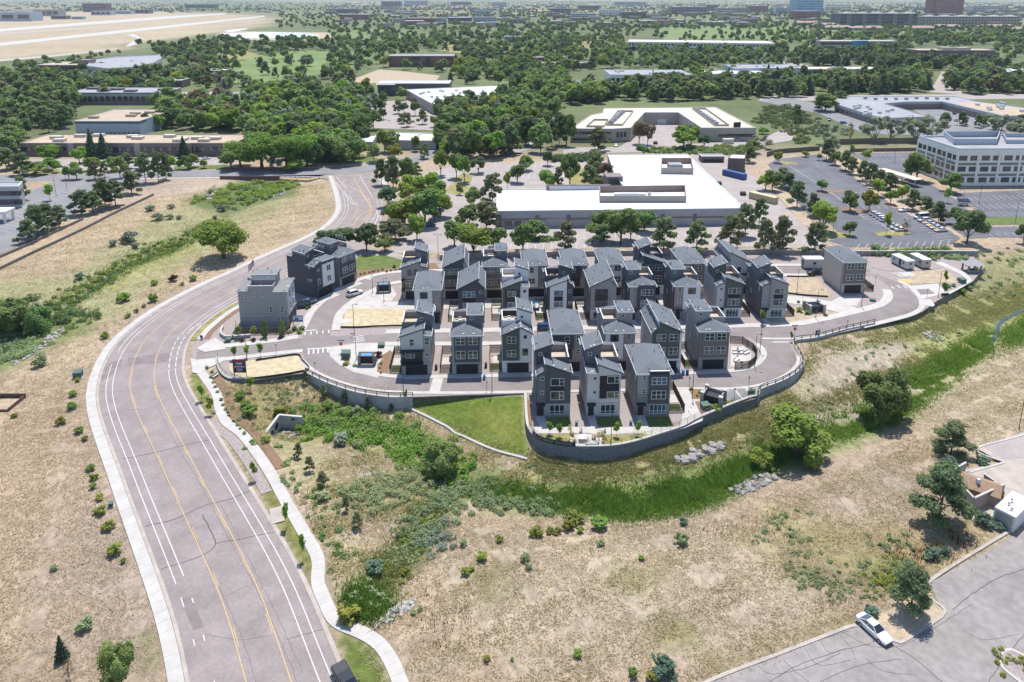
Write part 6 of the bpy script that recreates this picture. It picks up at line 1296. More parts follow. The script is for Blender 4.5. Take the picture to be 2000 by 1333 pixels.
# three storey office at right
OF = [(1872.5,294),(2160,292.5),(2150,262),(1795,269)]
r, q, c = building('office_building', 'white three storey office with ribbon windows and green bands at the right edge', OF, 16.2, 'cladding_white', 'roof_grey', par=.9)
Q = PA(OF, 16.2); A_, B_, Z_ = Q[0], Q[1], Q[3]
for z in (12.6, 7.6, 2.6):
    Lf = np.linalg.norm(B_-A_); nb = int(Lf/4.9); wins(r, c, A_, B_, nb, 3.7, 2.3, z); wins(r, c, Z_, A_, 8, 2.8, 2.3, z)
    if z < 12:
        for (p0, p1) in ((A_, B_), (Z_, A_)):
            dd = p1-p0; an2 = math.atan2(dd[1], dd[0]); LL = np.linalg.norm(dd); p = p0-c; MB().box(.1,LL-.1,-.05,.05,z+1.7,z+2.9).build('green_band', M('green_band'), r, loc=(p[0],p[1],0), rot=an2)
for (p0, p1, n) in ((A_, B_, 7), (Z_, A_, 4)):
    dd = p1-p0; an2 = math.atan2(dd[1], dd[0]); LL = np.linalg.norm(dd)
    for i in range(n+1): p = p0+dd*(i/n)*.995-c; MB().box(-.55,.55,-.22,.04,-.3,15.2).build('pilaster', M('cladding_white'), r, loc=(p[0],p[1],0), rot=an2)
screen(r, c, [(1862,283),(1946,283),(1952,267),(1843,268)], 16.2, 2.8, 'cladding_blue', 'cladding_blue'); screen(r, c, [(1965,281),(2140,281),(2140,268),(1958,268)], 16.2, 1.9, 'cladding_blue', 'cladding_blue')
# carport and covered walk beside it
root = empty('carport', 'long tan canopy carport left of the white office', 'carport', P(1752,352)); a, b_ = P(1720,330,3.4), P(1795,352,3.4); d_ = b_-a; an = math.atan2(d_.y, d_.x); lx = a-Vector(root.location)
MB().box(0,d_.length,-2.6,2.6,3.3,3.55).build('roof', M('roof_cream'), root, loc=(lx.x,lx.y,0), rot=an)
for i in range(6): q_ = lx+d_*(i+.5)/6; MB().box(-.18,.18,-.18,.18,-.2,3.3).build('post', M('concrete'), root, loc=(q_.x,q_.y,0))
# grey U at the upper right
r, q, c = building('business_unit', 'long grey roofed business units with tan east wing at the upper right', [(1631,204),(1722,232.5),(1812,229),(1765,214),(1728,203.5),(1768,200),(1840,199.5),(1960,228),(2080,224),(1995,210),(1909,199),(1866,189.5),(1637,190)], 5.4, 'cladding_mauve', 'roof_grey', par=.4, cap='cladding_grey', bands=[(3.9,5.4,.1,'cladding_grey')])
q2 = [tuple(p-c) for p in PA([(1858,200.5),(1909,200),(1993,211),(2072,223.5),(1963,226.5)], 5.43)]; MB().prism(q2, 5.3, 5.46).build('roof', M('roof_tan'), r)
rs = random.Random(4)
for i in range(14): hvac(r, c, (1660+rs.uniform(0,80)+i*1.5, 208+i*1.4), 5.5, (2.2,1.8,1.4), 'metal_white')
for i in range(9): hvac(r, c, (1690+i*20, 193+rs.uniform(0,2.5)), 5.5, (2.2,1.8,1.4))
for i in range(11): hvac(r, c, (1895+rs.uniform(0,70)+i*4, 203+i*1.6), 5.5, (2.4,2,1.5), 'metal_white')
F0, F1 = PA([(1631,204),(1722,232.5)], 5.4); wins(r, c, F0, F1, 9, 3.0, 2.2, 1.6, u0=.04, u1=.96)
# left edge office with portico
r, q, c = building('office_building', 'grey office with glazed front and column portico at the left edge', [(-120,368),(36,366),(44,357),(-120,355)], 8.5, 'cladding_grey', 'roof_grey', par=.5)
Q = PA([(-120,368),(36,366),(44,357)], 8.5); wins(r, c, Q[0], Q[1], 14, 3.4, 1.9, 6.0); wins(r, c, Q[0], Q[1], 14, 3.4, 2.2, 2.4); wins(r, c, Q[1], Q[2], 3, 3, 1.9, 6.0)
root = empty('portico', 'white portico canopy on round columns at the left edge', 'portico', P(-4,432)); MB().box(-9,5.2,-3,3,3.6,4.5).build('canopy', M('cladding_white'), root)
for x, y in ((4.4,-2.3),(4.4,2.3),(-2,-2.3)): MB().bar((x,y,-.1),(x,y,3.6),.5,n=10).build('column', M('cladding_white'), root)
# buildings left of the creek
def bx(name, label, x0, x1, yb, yt, dep, wm, rm, rows=1, nw=0, cap='trim_white', skew=0.0, group=None, bands=(), par=.45, cat='building', h=None, wz=None):
    """a building from the foot line of its front face, its roof line, and its depth in metres"""
    hh = h or max(2.5, hfrom((x0+x1)/2, yb, yt)); a, b_ = P(x0, yb+skew), P(x1, yb-skew); d_ = (b_-a); n_ = Vector((-d_.y, d_.x, 0)).normalized()*dep
    root = empty(name, label, cat, (a+b_)/2, math.atan2(d_.y, d_.x), group=group); L_ = d_.length
    MB().box(-L_/2,L_/2,0,dep,-1,hh).build('wall', M(wm), root)
    MB().box(-L_/2+.3,L_/2-.3,.3,dep-.3,hh+.0,hh+.06).build('roof', M(rm), root)
    b = MB(); b.box(-L_/2-.05,L_/2+.05,-.05,.3,hh,hh+par); b.box(-L_/2-.05,L_/2+.05,dep-.3,dep+.05,hh,hh+par); b.box(-L_/2-.05,-L_/2+.3,.3,dep-.3,hh,hh+par); b.box(L_/2-.3,L_/2+.05,.3,dep-.3,hh,hh+par); b.build('parapet', M(cap), root)
    for z0, z1, m in bands: MB().box(-L_/2-.06,L_/2+.06,-.09,dep*.2,z0*hh,z1*hh).build('facade_band', M(m), root)
    if nw:
        me = MB().box(-L_/nw*.36,L_/nw*.36,-.08,.03,-hh/rows*.22,hh/rows*.22).mesh('window', M('window_dark'))
        for k in range(rows):
            for i in range(nw): put('window', me, root, (-L_/2+L_*(i+.5)/nw, -.02, hh*(k+.5)/rows))
    return root, L_, hh
def units(root, L_, dep, hh, n, seed, m='metal_white', s=(2.4,2,1.4)):
    rs = random.Random(seed)
    for i in range(n): x, y = rs.uniform(-L_*.42,L_*.42), rs.uniform(dep*.2,dep*.85); MB().box(x-s[0]/2,x+s[0]/2,y-s[1]/2,y+s[1]/2,hh,hh+s[2]).build('rooftop_unit', M(m), root)
r, L_, hh = bx('office_building', 'long low mauve building with tan roof across the far left car park', 42, 462, 305, 281, 24, 'cladding_mauve', 'roof_tan', bands=[(.48,.62,'cladding_tan')], nw=26, cap='cladding_tan'); units(r, L_, 24, hh, 12, 1, 'roof_cream', (6,3,1.6))
for x in (-60, -30, 5, 32, 52): MB().box(x-1.6,x+1.6,-.5,.1,-.2,hh+.1).build('entrance_bay', M('cladding_tan'), r)
r, L_, hh = bx('warehouse', 'tall white blue warehouse with tan roof left of the creek', 150, 275, 266, 238, 45, 'cladding_blue', 'roof_tan', bands=[(.86,1.0,'cladding_dark')], nw=14, rows=3, cat='warehouse'); units(r, L_, 45, hh, 5, 2, 'roof_tan', (6,2.5,1.5))
for x in list(r.children):
    if x.name.startswith('window') and x.location.z > 3: bpy.data.objects.remove(x)
r, L_, hh = bx('office_building', 'low grey building with brown end behind the creek trees at left', 137, 322, 205, 182, 30, 'cladding_mauve', 'roof_grey', bands=[(.6,.9,'cladding_grey')], nw=16); units(r, L_, 30, hh, 6, 3, 'cladding_dark', (9,5,1.5))
r, L_, hh = bx('office_building', 'brown left wing of the big curved office by the airfield', 73, 170, 148, 128, 40, 'cladding_brown', 'roof_tan', rows=2, nw=14); MB().box(L_/2-12,L_/2,6,20,hh,hh+5).build('stair_tower', M('cladding_mauve'), r)
r, q, c = building('office_building', 'big curved office with glazed front and white roof edge by the airfield', [(170,130),(210,135),(260,132),(298,124),(316,114),(310,108),(230,112),(180,118)], 12, 'cladding_grey', 'roof_grey', par=.7)
Q = PA([(170,130),(210,135),(260,132),(298,124),(316,114)], 12)
for i in range(4):
    for z in (3, 7.5): wins(r, c, Q[i], Q[i+1], 6, 4.5, 2.6, z)
for i, (a, lb) in enumerate((((322,356,172,158,18,'cladding_brown','roof_cream'),'small brown office left of the fairway pond'),((395,438,158,139,22,'cladding_brown','roof_cream'),'brown ribbon windowed office left of the fairway pond'),((492,562,218,206,20,'cladding_mauve','shingle'),'dark roofed clubhouse wing by the creek trees'),((522,568,192,178,16,'brick_red','roof_grey'),'brick and blue gabled clubhouse by the creek trees'))):
    r, L_, hh = bx('office_building', lb, *a, nw=8)
r, L_, hh = bx('office_building', 'red brick office with grey glazed middle beyond the bare soil', 760, 886, 131, 110, 26, 'brick_red', 'roof_grey', rows=2, nw=18); MB().box(-L_*.16,L_*.18,-.6,2,-.5,hh*.92).build('glazed_bay', M('window_dark'), r)
r, L_, hh = bx('showroom', 'dark grey showroom with white canopy roof above the white roofed hall', 738, 878, 187, 164, 22, 'cladding_dark', 'roof_membrane', nw=10); MB().box(-L_/2-1,-L_/4,-3,2,hh-.8,hh-.2).build('canopy', M('cladding_white'), r)
r, q, c = building('warehouse', 'white roofed rectangular hall among the trees upper centre', [(846,205),(1019,190),(970,168.5),(793,176)], 7.0, 'cladding_tan', 'roof_membrane', cat='warehouse', bands=[(5.6,7.0,.1,'cladding_grey')])
rs = random.Random(9)
for i in range(22): hvac(r, c, (820+rs.uniform(0,170), 177+rs.uniform(0,16)), 7.1, (2.4,2,1.4), 'metal_white')
r, q, c = building('office_building', 'low pale roofed pair of flat buildings by the junction trees', [(753,275),(804,276),(822,261),(752,260)], 5.0, 'cladding_grey', 'roof_membrane'); r, q, c = building('office_building', 'low cream roofed flat annex by the junction trees', [(806,276.5),(851,276.5),(863,262),(824,261)], 4.6, 'cladding_grey', 'roof_cream'); r, q, c = building('office_building', 'small white flat roof left of the pale pair by the junction', [(695,278),(728,279),(735,266),(700,266)], 4.4, 'cladding_grey', 'roof_membrane')
r, L_, hh = bx('warehouse', 'long white building with teal windows across the upper right golf course', 1226, 1512, 101, 84, 60, 'cladding_white', 'roof_cream', rows=2, nw=40, cat='warehouse', skew=-2)
r, L_, hh = bx('office_building', 'two storey tan office with glazed centre beyond the pine belt', 1604, 1752, 99, 81, 24, 'cladding_tan', 'roof_cream', bands=[(.2,.42,'window_dark'),(.66,.86,'window_dark')]); MB().box(-12,12,-.5,1,0,hh+1).build('glazed_bay', M('tower_glass'), r)
r, L_, hh = bx('office_building', 'brown low office with upper block at the right beyond the pines', 1791, 1942, 117, 99, 30, 'cladding_brown', 'roof_tan', bands=[(.3,.55,'window_dark')]); MB().box(-15,0,6,20,hh,hh+3.5).box(4,22,6,20,hh,hh+3.2).build('penthouse', M('cladding_tan'), r)
for lb, a, kw in (('white flat roofed unit between the pines upper centre right',(1377,1500,163,145,30,'cladding_white','roof_membrane'),dict(nw=14)),('pale blue hall behind the white flat unit',(1433,1562,156,134,38,'cladding_blue','roof_grey'),dict(nw=0)),('brown flat office with big rooftop plant among the pines',(1560,1722,150,136,26,'cladding_brown','roof_cream'),dict(nw=20)),('grey roofed industrial hall left of the blue hall',(1192,1350,168,147,46,'cladding_white','roof_grey'),dict(nw=16)),
     ('low grey roofed industrial unit with white walls in the trees upper centre',(1120,1205,186,168,34,'cladding_white','roof_grey'),dict(nw=10)),('white walled unit at far right behind the pine row',(1960,2120,162,141,30,'cladding_white','roof_membrane'),dict(nw=8)),('brown brick terrace office in the trees upper centre',(1035,1110,122,113,14,'brick_red','roof_tan'),dict(nw=6)),('long brown brick office among the trees left of the grey halls',(1030,1160,134,124,14,'brick_red','roof_tan'),dict(nw=10)),('tan sunlit pavilion in the trees upper middle',(900,960,91,83,14,'cladding_tan','roof_cream'),dict(nw=6)),
     ('grey two storey office among trees at upper middle',(985,1030,84,72,20,'cladding_grey','roof_grey'),dict(nw=6,rows=2)),('brown low terrace of offices behind the brick office',(905,1010,112,103,16,'cladding_brown','roof_tan'),dict(nw=8))):
    r, L_, hh = bx('office_building', lb, *a, **kw); units(r, L_, a[4], hh, 5, len(lb))
r = empty('chimney_mast', 'white mast rising above the grey industrial hall', 'mast', P(1274,172)); MB().bar((0,0,0),(0,0,22),.8,.5,8).build('mast', M('metal_white'), r)
# apartment blocks and towers in the distance
r, L_, hh = bx('apartment_block', 'dark apartment block with hipped roofs left of the brick tower', 1640, 1790, 54, 27, 60, 'cladding_dark', 'roof_grey', rows=4, nw=26)
for i in range(5): x = -L_/2+L_*(i+.5)/5; MB().box(x-6,x+6,-3,.2,-1,hh).build('bay', M('cladding_mauve'), r); MB().add([(x-14,-5,hh+.5),(x+14,-5,hh+.5),(x+14,30,hh+.5),(x-14,30,hh+.5),(x,8,hh+5)],[(0,1,4),(1,2,4),(2,3,4),(3,0,4)]).build('hip_roof', M('roof_grey'), r)
r, L_, hh = bx('apartment_block', 'pale apartment blocks with grey hipped roofs at the upper right', 1800, 1990, 53, 33, 55, 'cladding_tan', 'roof_grey', rows=4, nw=30)
for i in range(6): x = -L_/2+L_*(i+.5)/6; MB().add([(x-13,-4,hh+.5),(x+13,-4,hh+.5),(x+13,30,hh+.5),(x-13,30,hh+.5),(x,8,hh+5)],[(0,1,4),(1,2,4),(2,3,4),(3,0,4)]).build('hip_roof', M('roof_grey'), r)
r, L_, hh = bx('office_tower', 'blue glass office tower at the top edge', 1552, 1606, 30, -12, 70, 'tower_glass', 'roof_grey', rows=8, nw=0, bands=[(k/9+.02, k/9+.035, 'cladding_blue') for k in range(9)])
r, L_, hh = bx('office_tower', 'red brick office tower with stepped top at the top right', 1824, 1872, 32, -8, 60, 'brick_red', 'roof_grey', rows=8, nw=6); MB().box(-L_/2-18,-L_/2,5,40,-1,hh*.8).box(L_/2,L_/2+18,5,40,-1,hh*.85).build('side_block', M('brick_red'), r)
r, L_, hh = bx('office_building', 'orange brick office with glass roof in front of the blue tower', 1553, 1602, 39, 22, 50, 'brick_red', 'cladding_blue', rows=4, nw=10)
for i, (x0, x1, y) in enumerate(((1556,1608,48),(1592,1640,52),(1614,1668,57),(1668,1730,58),(1762,1830,58),(1826,1880,55),(1918,1985,55),(1985,2040,60))):
    r, L_, hh = bx('condominium', 'rust roofed house row beyond the golf course, '+('leftmost of the string','second from the left of the string','third from the left of the string','below the dark apartment block','below the brick tower','right of the brick tower','below the pale apartments','at the right edge')[i], x0, x1, y+2, y-3, 24, 'cladding_tan', 'tile_rust', nw=8, group='rust roofed house rows', cat='house row')
    MB().add([(-L_/2-2,-2,hh+.1),(L_/2+2,-2,hh+.1),(L_/2+2,26,hh+.1),(-L_/2-2,26,hh+.1),(-L_/2+10,12,hh+5),(L_/2-10,12,hh+5)],[(0,1,5,4),(1,2,5),(2,3,4,5),(3,0,4)]).build('hip_roof', M('tile_rust'), r)
FARB = [(-60,62,42,24,'cladding_blue','roof_grey','long blue roofed hangar at the left edge of the airfield'),(100,130,38,31,'cladding_mauve','roof_grey','small brown hangar on the airfield apron'),(140,162,38,33,'cladding_blue','metal_white','small blue hangar on the airfield apron'),(162,207,24,7,'cladding_brown','roof_grey','tall dark terminal block behind the airfield'),
 (178,216,30,22,'cladding_blue','roof_grey','pale blue hangar below the terminal block'),(217,255,28,22,'cladding_blue','roof_membrane','blue and white sheds right of the terminal block'),(255,291,27,19,'cladding_mauve','roof_tan','brown hangar at the right end of the airfield row'),(66,115,32,19,'cladding_tan','roof_tan','tan flat hangar behind the airfield apron'),(362,420,16,9,'cladding_dark','roof_grey','dark office row beyond the runway end'),(637,700,26,18,'cladding_dark','roof_grey','dark flat store right of the runway end'),
 (664,720,39,29,'brick_red','roof_grey','red brown office block left of the apartment row'),(745,783,14,3,'cladding_mauve','roof_grey','mauve office block on the skyline left of centre'),(790,835,10,2,'cladding_blue','roof_grey','pale blue office on the skyline left of centre'),(795,850,47,36,'brick_red','roof_tan','red brick flats in front of the blue apartment row'),(832,870,46,36,'cladding_blue','roof_grey','pale blue apartment block, left of its row'),(875,920,46,35,'cladding_dark','roof_membrane','dark blue apartment block, middle of its row'),(925,970,46,34,'cladding_blue','roof_grey','tall blue apartment block at the right of its row'),
 (925,958,29,21,'cladding_blue','tower_glass','glass roofed office behind the apartment row'),(1080,1102,40,30,'brick_red','roof_tan','small orange brick block above the tree belt'),(1115,1160,38,27,'cladding_blue','roof_grey','blue grey flats at the top centre'),(1170,1215,32,20,'cladding_white','roof_membrane','white flats with balconies at the top centre'),(1216,1262,36,24,'cladding_dark','roof_grey','dark flats right of the white flats at the top centre'),(1310,1380,28,14,'cladding_mauve','roof_grey','mauve office at the top right of centre'),(1402,1460,30,16,'cladding_tan','roof_tan','tan office with flat roof left of the blue tower'),
 (1380,1402,22,10,'cladding_mauve','roof_grey','narrow mauve block beside the tan office'),(1462,1500,24,12,'brick_red','roof_grey','brown block between the tan office and the blue tower'),(1515,1552,27,16,'cladding_blue','roof_grey','glass fronted low block left of the blue tower'),(1612,1660,20,10,'cladding_white','roof_grey','pale office right of the blue tower'),(1075,1115,26,17,'cladding_dark','roof_grey','dark flats left of the blue grey flats'),(1130,1170,20,11,'cladding_dark','roof_membrane','dark roofed flats behind the white flats'),(1200,1262,11,4,'cladding_blue','roof_membrane','long white roofed store on the skyline at centre'),(1900,1960,22,12,'cladding_grey','roof_grey','grey office right of the brick tower'),(880,920,10,4,'cladding_dark','roof_grey','dark office on the skyline at centre left'),(960,990,12,5,'cladding_blue','roof_grey','blue office on the skyline at centre')]
for x0, x1, yb, yt, wm, rm, lb in FARB:
    L0 = (P(x1,yb)-P(x0,yb)).length; r, L_, hh = bx('hangar' if 'hangar' in lb else 'office_building', lb, x0, x1, yb, yt, max(15, min(60, L0*.5)), wm, rm, rows=3 if 'hangar' not in lb else 1, nw=10 if 'hangar' not in lb else 4, cat='hangar' if 'hangar' in lb else 'building')
# countless small houses of the far suburbs
rs = random.Random(12); b = MB()
for i in range(1500):
    y = 3000*math.exp(rs.random()*1.7); x = rs.uniform(-.85, .85)*y
    if -.75*y < x < -.33*y and y < 3400: continue
    w_, d_, h_ = rs.uniform(10,26), rs.uniform(9,16), rs.uniform(4,8); b.box(x-w_/2,x+w_/2,y,y+d_,-2,h_, 0 if rs.random() < .5 else 1, top=rs.choice((2,3,3,4)))
for i in range(420):
    y = 1900*math.exp(rs.random()*1.2); x = rs.uniform(-.6, .8)*y
    if x < -.25*y: continue
    w_, d_, h_ = rs.uniform(20,60), rs.uniform(15,30), rs.uniform(6,14); b.box(x-w_/2,x+w_/2,y,y+d_,-2,h_, rs.choice((0,1)), top=rs.choice((2,3,4)))
b.build('distant_houses', [M('cladding_tan'), M('cladding_mauve'), M('roof_grey'), M('roof_membrane'), M('tile_rust')], kind='stuff')
# walls, gate houses, containers in the business park
def pwall(name, label, pts, h, m, th=.5, cat='wall'):
    c = catmull(PA(pts), 2.0); return wall(name, label, c, h, th, m, cat=cat, step=0, base=-.6)
pwall('maroon_wall', 'long maroon retaining wall behind the dark car park', [(1632,283),(1690,281),(1795,280)], 3.2, 'cladding_brown'); pwall('maroon_wall', 'curved maroon wall at the left end of the dark car park', [(1498,306),(1520,300),(1560,297),(1600,294)], 2.4, 'cladding_brown'); pwall('maroon_wall', 'lower maroon wall below the long one', [(1660,297),(1720,296),(1793,295)], 1.8, 'cladding_brown')
r, q, c = building('plant_room', 'maroon brick plant room beside the white roofed warehouse', [(1422,311),(1455,312),(1457,303),(1428,302)], 7, 'cladding_brown', 'roof_membrane', cat='plant room', cap='cladding_brown')
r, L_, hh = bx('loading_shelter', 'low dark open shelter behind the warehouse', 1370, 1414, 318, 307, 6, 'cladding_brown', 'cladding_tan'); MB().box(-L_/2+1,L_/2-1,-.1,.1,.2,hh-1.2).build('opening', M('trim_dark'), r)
def container(px, label, m, rot, L=12.0, group=None):
    root = empty('shipping_container', label, 'container', P(*px), rot, group=group); MB().box(-1.25,1.25,0,L,.1,2.8).build('body', M(m), root)
    b = MB()
    for i in range(int(L/.6)): b.box(-1.31,1.31,.2+i*.6,.5+i*.6,.25,2.7)
    b.build('corrugation', M(m), root)['kind'] = 'stuff'
    for s_ in (-1,1): MB().box(min(s_*.03,s_*1.2),max(s_*.03,s_*1.2),-.05,0,.2,2.7).build('door', M(m), root)
mat('container_blue', (.05,.10,.26), .5, .06, 1); mat('container_cream', (.46,.40,.25), .6, .05, 1); mat('container_white', (.55,.52,.45), .6, .05, 1)
container((1455,352), 'blue shipping container beside the maroon plant room', 'container_blue', .62); container((1516,399), 'cream shipping container by the pines at the dark car park', 'container_cream', .68, 12); container((1412,281), 'white shipping container at the cream building dock', 'container_white', -1.5, 6)
for px, lb, m in (((1404,362),'dark dumpster by the warehouse east wall','plastic_black'),((1451,382),'black open skip beside the warehouse','plastic_black'),((1322,254),'dark blue dumpster in the courtyard','container_blue'),((1304,236),'bright blue dumpster at the courtyard back wall','plastic_blue'),((1328,248),'black roll off skip with rust end in the courtyard','plastic_black'),((1280,282),'small dark dumpster at the courtyard mouth','plastic_black'),((1806,210),'blue dumpster by the grey business units','container_blue'),((1850,212),'black compactor by the grey business units','plastic_black'),((1864,224),'green dumpster in the grey units yard','util_green'),((1924,244),'green dumpsters on the yard of the tan wing','util_green')):
    root = empty('dumpster', lb, 'dumpster', P(*px)); MB().prism([(-1.1,-.8),(1.1,-.8),(1.1,.8),(-1.1,.8)], .1, [1.2,1.2,1.5,1.5]).build('body', M(m), root); MB().box(-1.15,1.15,-.2,.85,1.5,1.56).build('lid', M('trim_dark'), root)
# refuse shed, white tank and yard at the right edge
root = empty('refuse_shed', 'pink walled refuse yard with brown shingled shed at the right edge', 'refuse yard', (0,0,0))
def yw(p0, p1, h, zb=-.8):
    a, b_ = P(*p0), P(*p1); d_ = b_-a; an = math.atan2(d_.y, d_.x); MB().box(0,d_.length,-.12,.12,zb,h).build('yard_wall', M('yard_pink'), root, loc=(a.x,a.y,0), rot=an); MB().box(-.05,d_.length+.05,-.17,.17,h,h+.1).build('wall_cap', M('concrete'), root, loc=(a.x,a.y,0), rot=an)
mat('yard_pink', (.34,.265,.24), .9, .06, .6)
yw((1878,978),(1898,1000),2.6); yw((1898,1000),(1957,972),2.6); yw((1852,942),(1883,925),2.2); yw((1852,942),(1878,978),2.4); yw((1920,944),(1937,956),1.8)
a = P(1876,966); b = MB(); b.box(-2.6,2.6,-1.9,1.9,0,2.0); b.build('shed_wall', M('yard_pink'), root, loc=(P(1911,968).x, P(1911,968).y, 0), rot=-.62)
b = MB(); b.slab([(-3,-2.3,2.1),(3,-2.3,2.1),(3,0,3.1),(-3,0,3.1)],.12); b.slab([(-3,0,3.1),(3,0,3.1),(3,2.3,2.1),(-3,2.3,2.1)],.12); mat('shingle_brown', (.27,.18,.12), .9, .15, 3, fine=.2); b.build('shed_roof', M('shingle_brown'), root, loc=(P(1911,968).x, P(1911,968).y, 0), rot=-.62)
MB().box(-.25,.25,-.25,.25,2.8,3.6).build('roof_vent', M('metal_white'), root, loc=(P(1905,972).x, P(1905,972).y, 0)); MB().box(-1.5,1.5,-1,1,.1,1.4).build('blue_skip', M('plastic_blue'), root, loc=(P(1870,950).x, P(1870,950).y, 0), rot=-.6); MB().box(-1.2,1.2,-.8,.8,1.4,1.5).build('skip_lid', M('metal_white'), root, loc=(P(1872,948).x, P(1872,948).y, 0), rot=-.6)
MB().box(-1.4,1.4,-1.3,1.3,.1,1.3).build('slatted_bin', M('metal_grey'), root, loc=(P(1886,944).x, P(1886,944).y, 0), rot=-.6)
root = empty('chiller_unit', 'white boxed generator with roof vents at the right edge', 'generator', P(1969,1020), .62); MB().box(-2.2,4.5,-1.5,1.5,.05,2.9).build('housing', M('metal_white'), root)
for x, y in ((0,.3),(.6,.5),(1.2,.3),(2,.6),(-1,-.4),(-.4,-.3)): MB().box(x-.15,x+.15,y-.15,y+.15,2.9,3.1).build('roof_vent', M('metal_grey'), root)
MB().box(-2.25,-2.2,-1.2,1.2,.3,2.5).build('louvre_panel', M('metal_grey'), root)
b = MB().bar((0,0,0),(0,0,1.3),.1,n=8); b.build('bollard', M('paint_yellow'), loc=P(1959,974), label='yellow bollard at the corner of the refuse yard', cat='bollard')
# ------------------------------------------------------------------ vegetation
def leafmat(n, c, c2, r=.22):
    m = mat(n, c, .75, .15, .8, col2=c2, fine=.25, objrand=r, spec=.15)
    t = m.node_tree; b = t.nodes['Principled BSDF']; out = t.nodes['Material Output']
    src = b.inputs['Base Color'].links[0].from_socket
    tr = nd(t, 'ShaderNodeBsdfTranslucent'); v = nd(t, 'ShaderNodeVectorMath', operation='MULTIPLY', i_1=(1.35,1.4,.7)); t.links.new(src, v.inputs[0]); t.links.new(v.outputs[0], tr.inputs[0])
    mx = nd(t, 'ShaderNodeMixShader'); mx.inputs[0].default_value = .42; t.links.new(b.outputs[0], mx.inputs[1]); t.links.new(tr.outputs[0], mx.inputs[2]); t.links.new(mx.outputs[0], out.inputs[0]); return m
leafmat('leaf_green', (0.175, 0.25, 0.088), (0.12, 0.18, 0.064)); leafmat('leaf_bright', (0.21, 0.31, 0.06), (0.145, 0.225, 0.05)); leafmat('leaf_dark', (0.125, 0.185, 0.082), (0.086, 0.132, 0.063)); leafmat('needle', (0.155, 0.198, 0.102), (0.108, 0.145, 0.077))
leafmat('needle_olive', (0.205, 0.215, 0.12), (0.135, 0.145, 0.082)); leafmat('needle_blue', (0.08, 0.13, 0.092), (0.052, 0.09, 0.062)); leafmat('leaf_silver', (0.29, 0.32, 0.26), (0.19, 0.215, 0.17)); leafmat('leaf_sage', (.30,.36,.20), (.215,.265,.145)); leafmat('leaf_yellow', (0.25, 0.28, 0.06), (0.17, 0.2, 0.045))
leafmat('leaf_brown', (0.21, 0.16, 0.1), (0.13, 0.1, 0.065)); leafmat('leaf_bluegreen', (0.15, 0.225, 0.165), (0.095, 0.155, 0.115)); leafmat('reed_dark', (0.125, 0.225, 0.042), (0.085, 0.16, 0.03), .05); leafmat('reed_green', (0.165, 0.265, 0.05), (0.11, 0.185, 0.036), .05)
leafmat('grass_dry', (0.44, 0.352, 0.255), (0.345, 0.272, 0.19), .05); leafmat('grass_straw', (0.47, 0.39, 0.245), (0.37, 0.295, 0.18), .05); leafmat('grass_weed', (0.24, 0.255, 0.1), (0.165, 0.185, 0.07), .05); leafmat('dock_rust', (.16,.065,.035), (.09,.035,.022), .05); leafmat('leaf_maroon', (.085,.035,.035), (.05,.02,.022))
def fan(c, size, rs, up=.35, aspect=1.0, out=None):
    """leaf sprays: one quad each, facing loosely outwards"""
    n = len(c); d = rs.normal(size=(n,3)); d[:,2] = np.abs(d[:,2])+up
    if out is not None: d = d*.55 + out
    d /= np.linalg.norm(d, axis=1)[:,None]+1e-9; a = np.cross(d, rs.normal(size=(n,3))); a /= np.linalg.norm(a, axis=1)[:,None]+1e-9; b = np.cross(d, a)
    s = np.asarray(size).reshape(-1,1)*np.ones((n,1)); v = np.stack([c-a*s*aspect-b*s*.25, c+b*s*-.9+a*s*.1, c+a*s*aspect+b*s*.3, c+b*s*.95-a*s*.15], 1)
    return v
def quads(name, v, m, extra=None):
    n = len(v); me = bpy.data.meshes.new(name); me.vertices.add(n*4); me.vertices.foreach_set('co', v.reshape(-1)); me.loops.add(n*4); me.loops.foreach_set('vertex_index', np.arange(n*4)); me.polygons.add(n); me.polygons.foreach_set('loop_start', np.arange(0, n*4, 4)); me.update(calc_edges=True); me.validate()
    for x in (m if isinstance(m, (list, tuple)) else [m]): me.materials.append(M(x) if isinstance(x, str) else x)
    return me
def tris(name, v, m):
    n = len(v); me = bpy.data.meshes.new(name); me.vertices.add(n*3); me.vertices.foreach_set('co', v.reshape(-1)); me.loops.add(n*3); me.loops.foreach_set('vertex_index', np.arange(n*3)); me.polygons.add(n); me.polygons.foreach_set('loop_start', np.arange(0, n*3, 3)); me.update(calc_edges=True); me.materials.append(M(m)); return me
def ball_pts(n, c, r, rs, shell=.55):
    d = rs.normal(size=(n,3)); d /= np.linalg.norm(d, axis=1)[:,None]; q = (shell+(1-shell)*rs.random((n,1))**.7); return np.array(c)+d*q*np.array(r), d
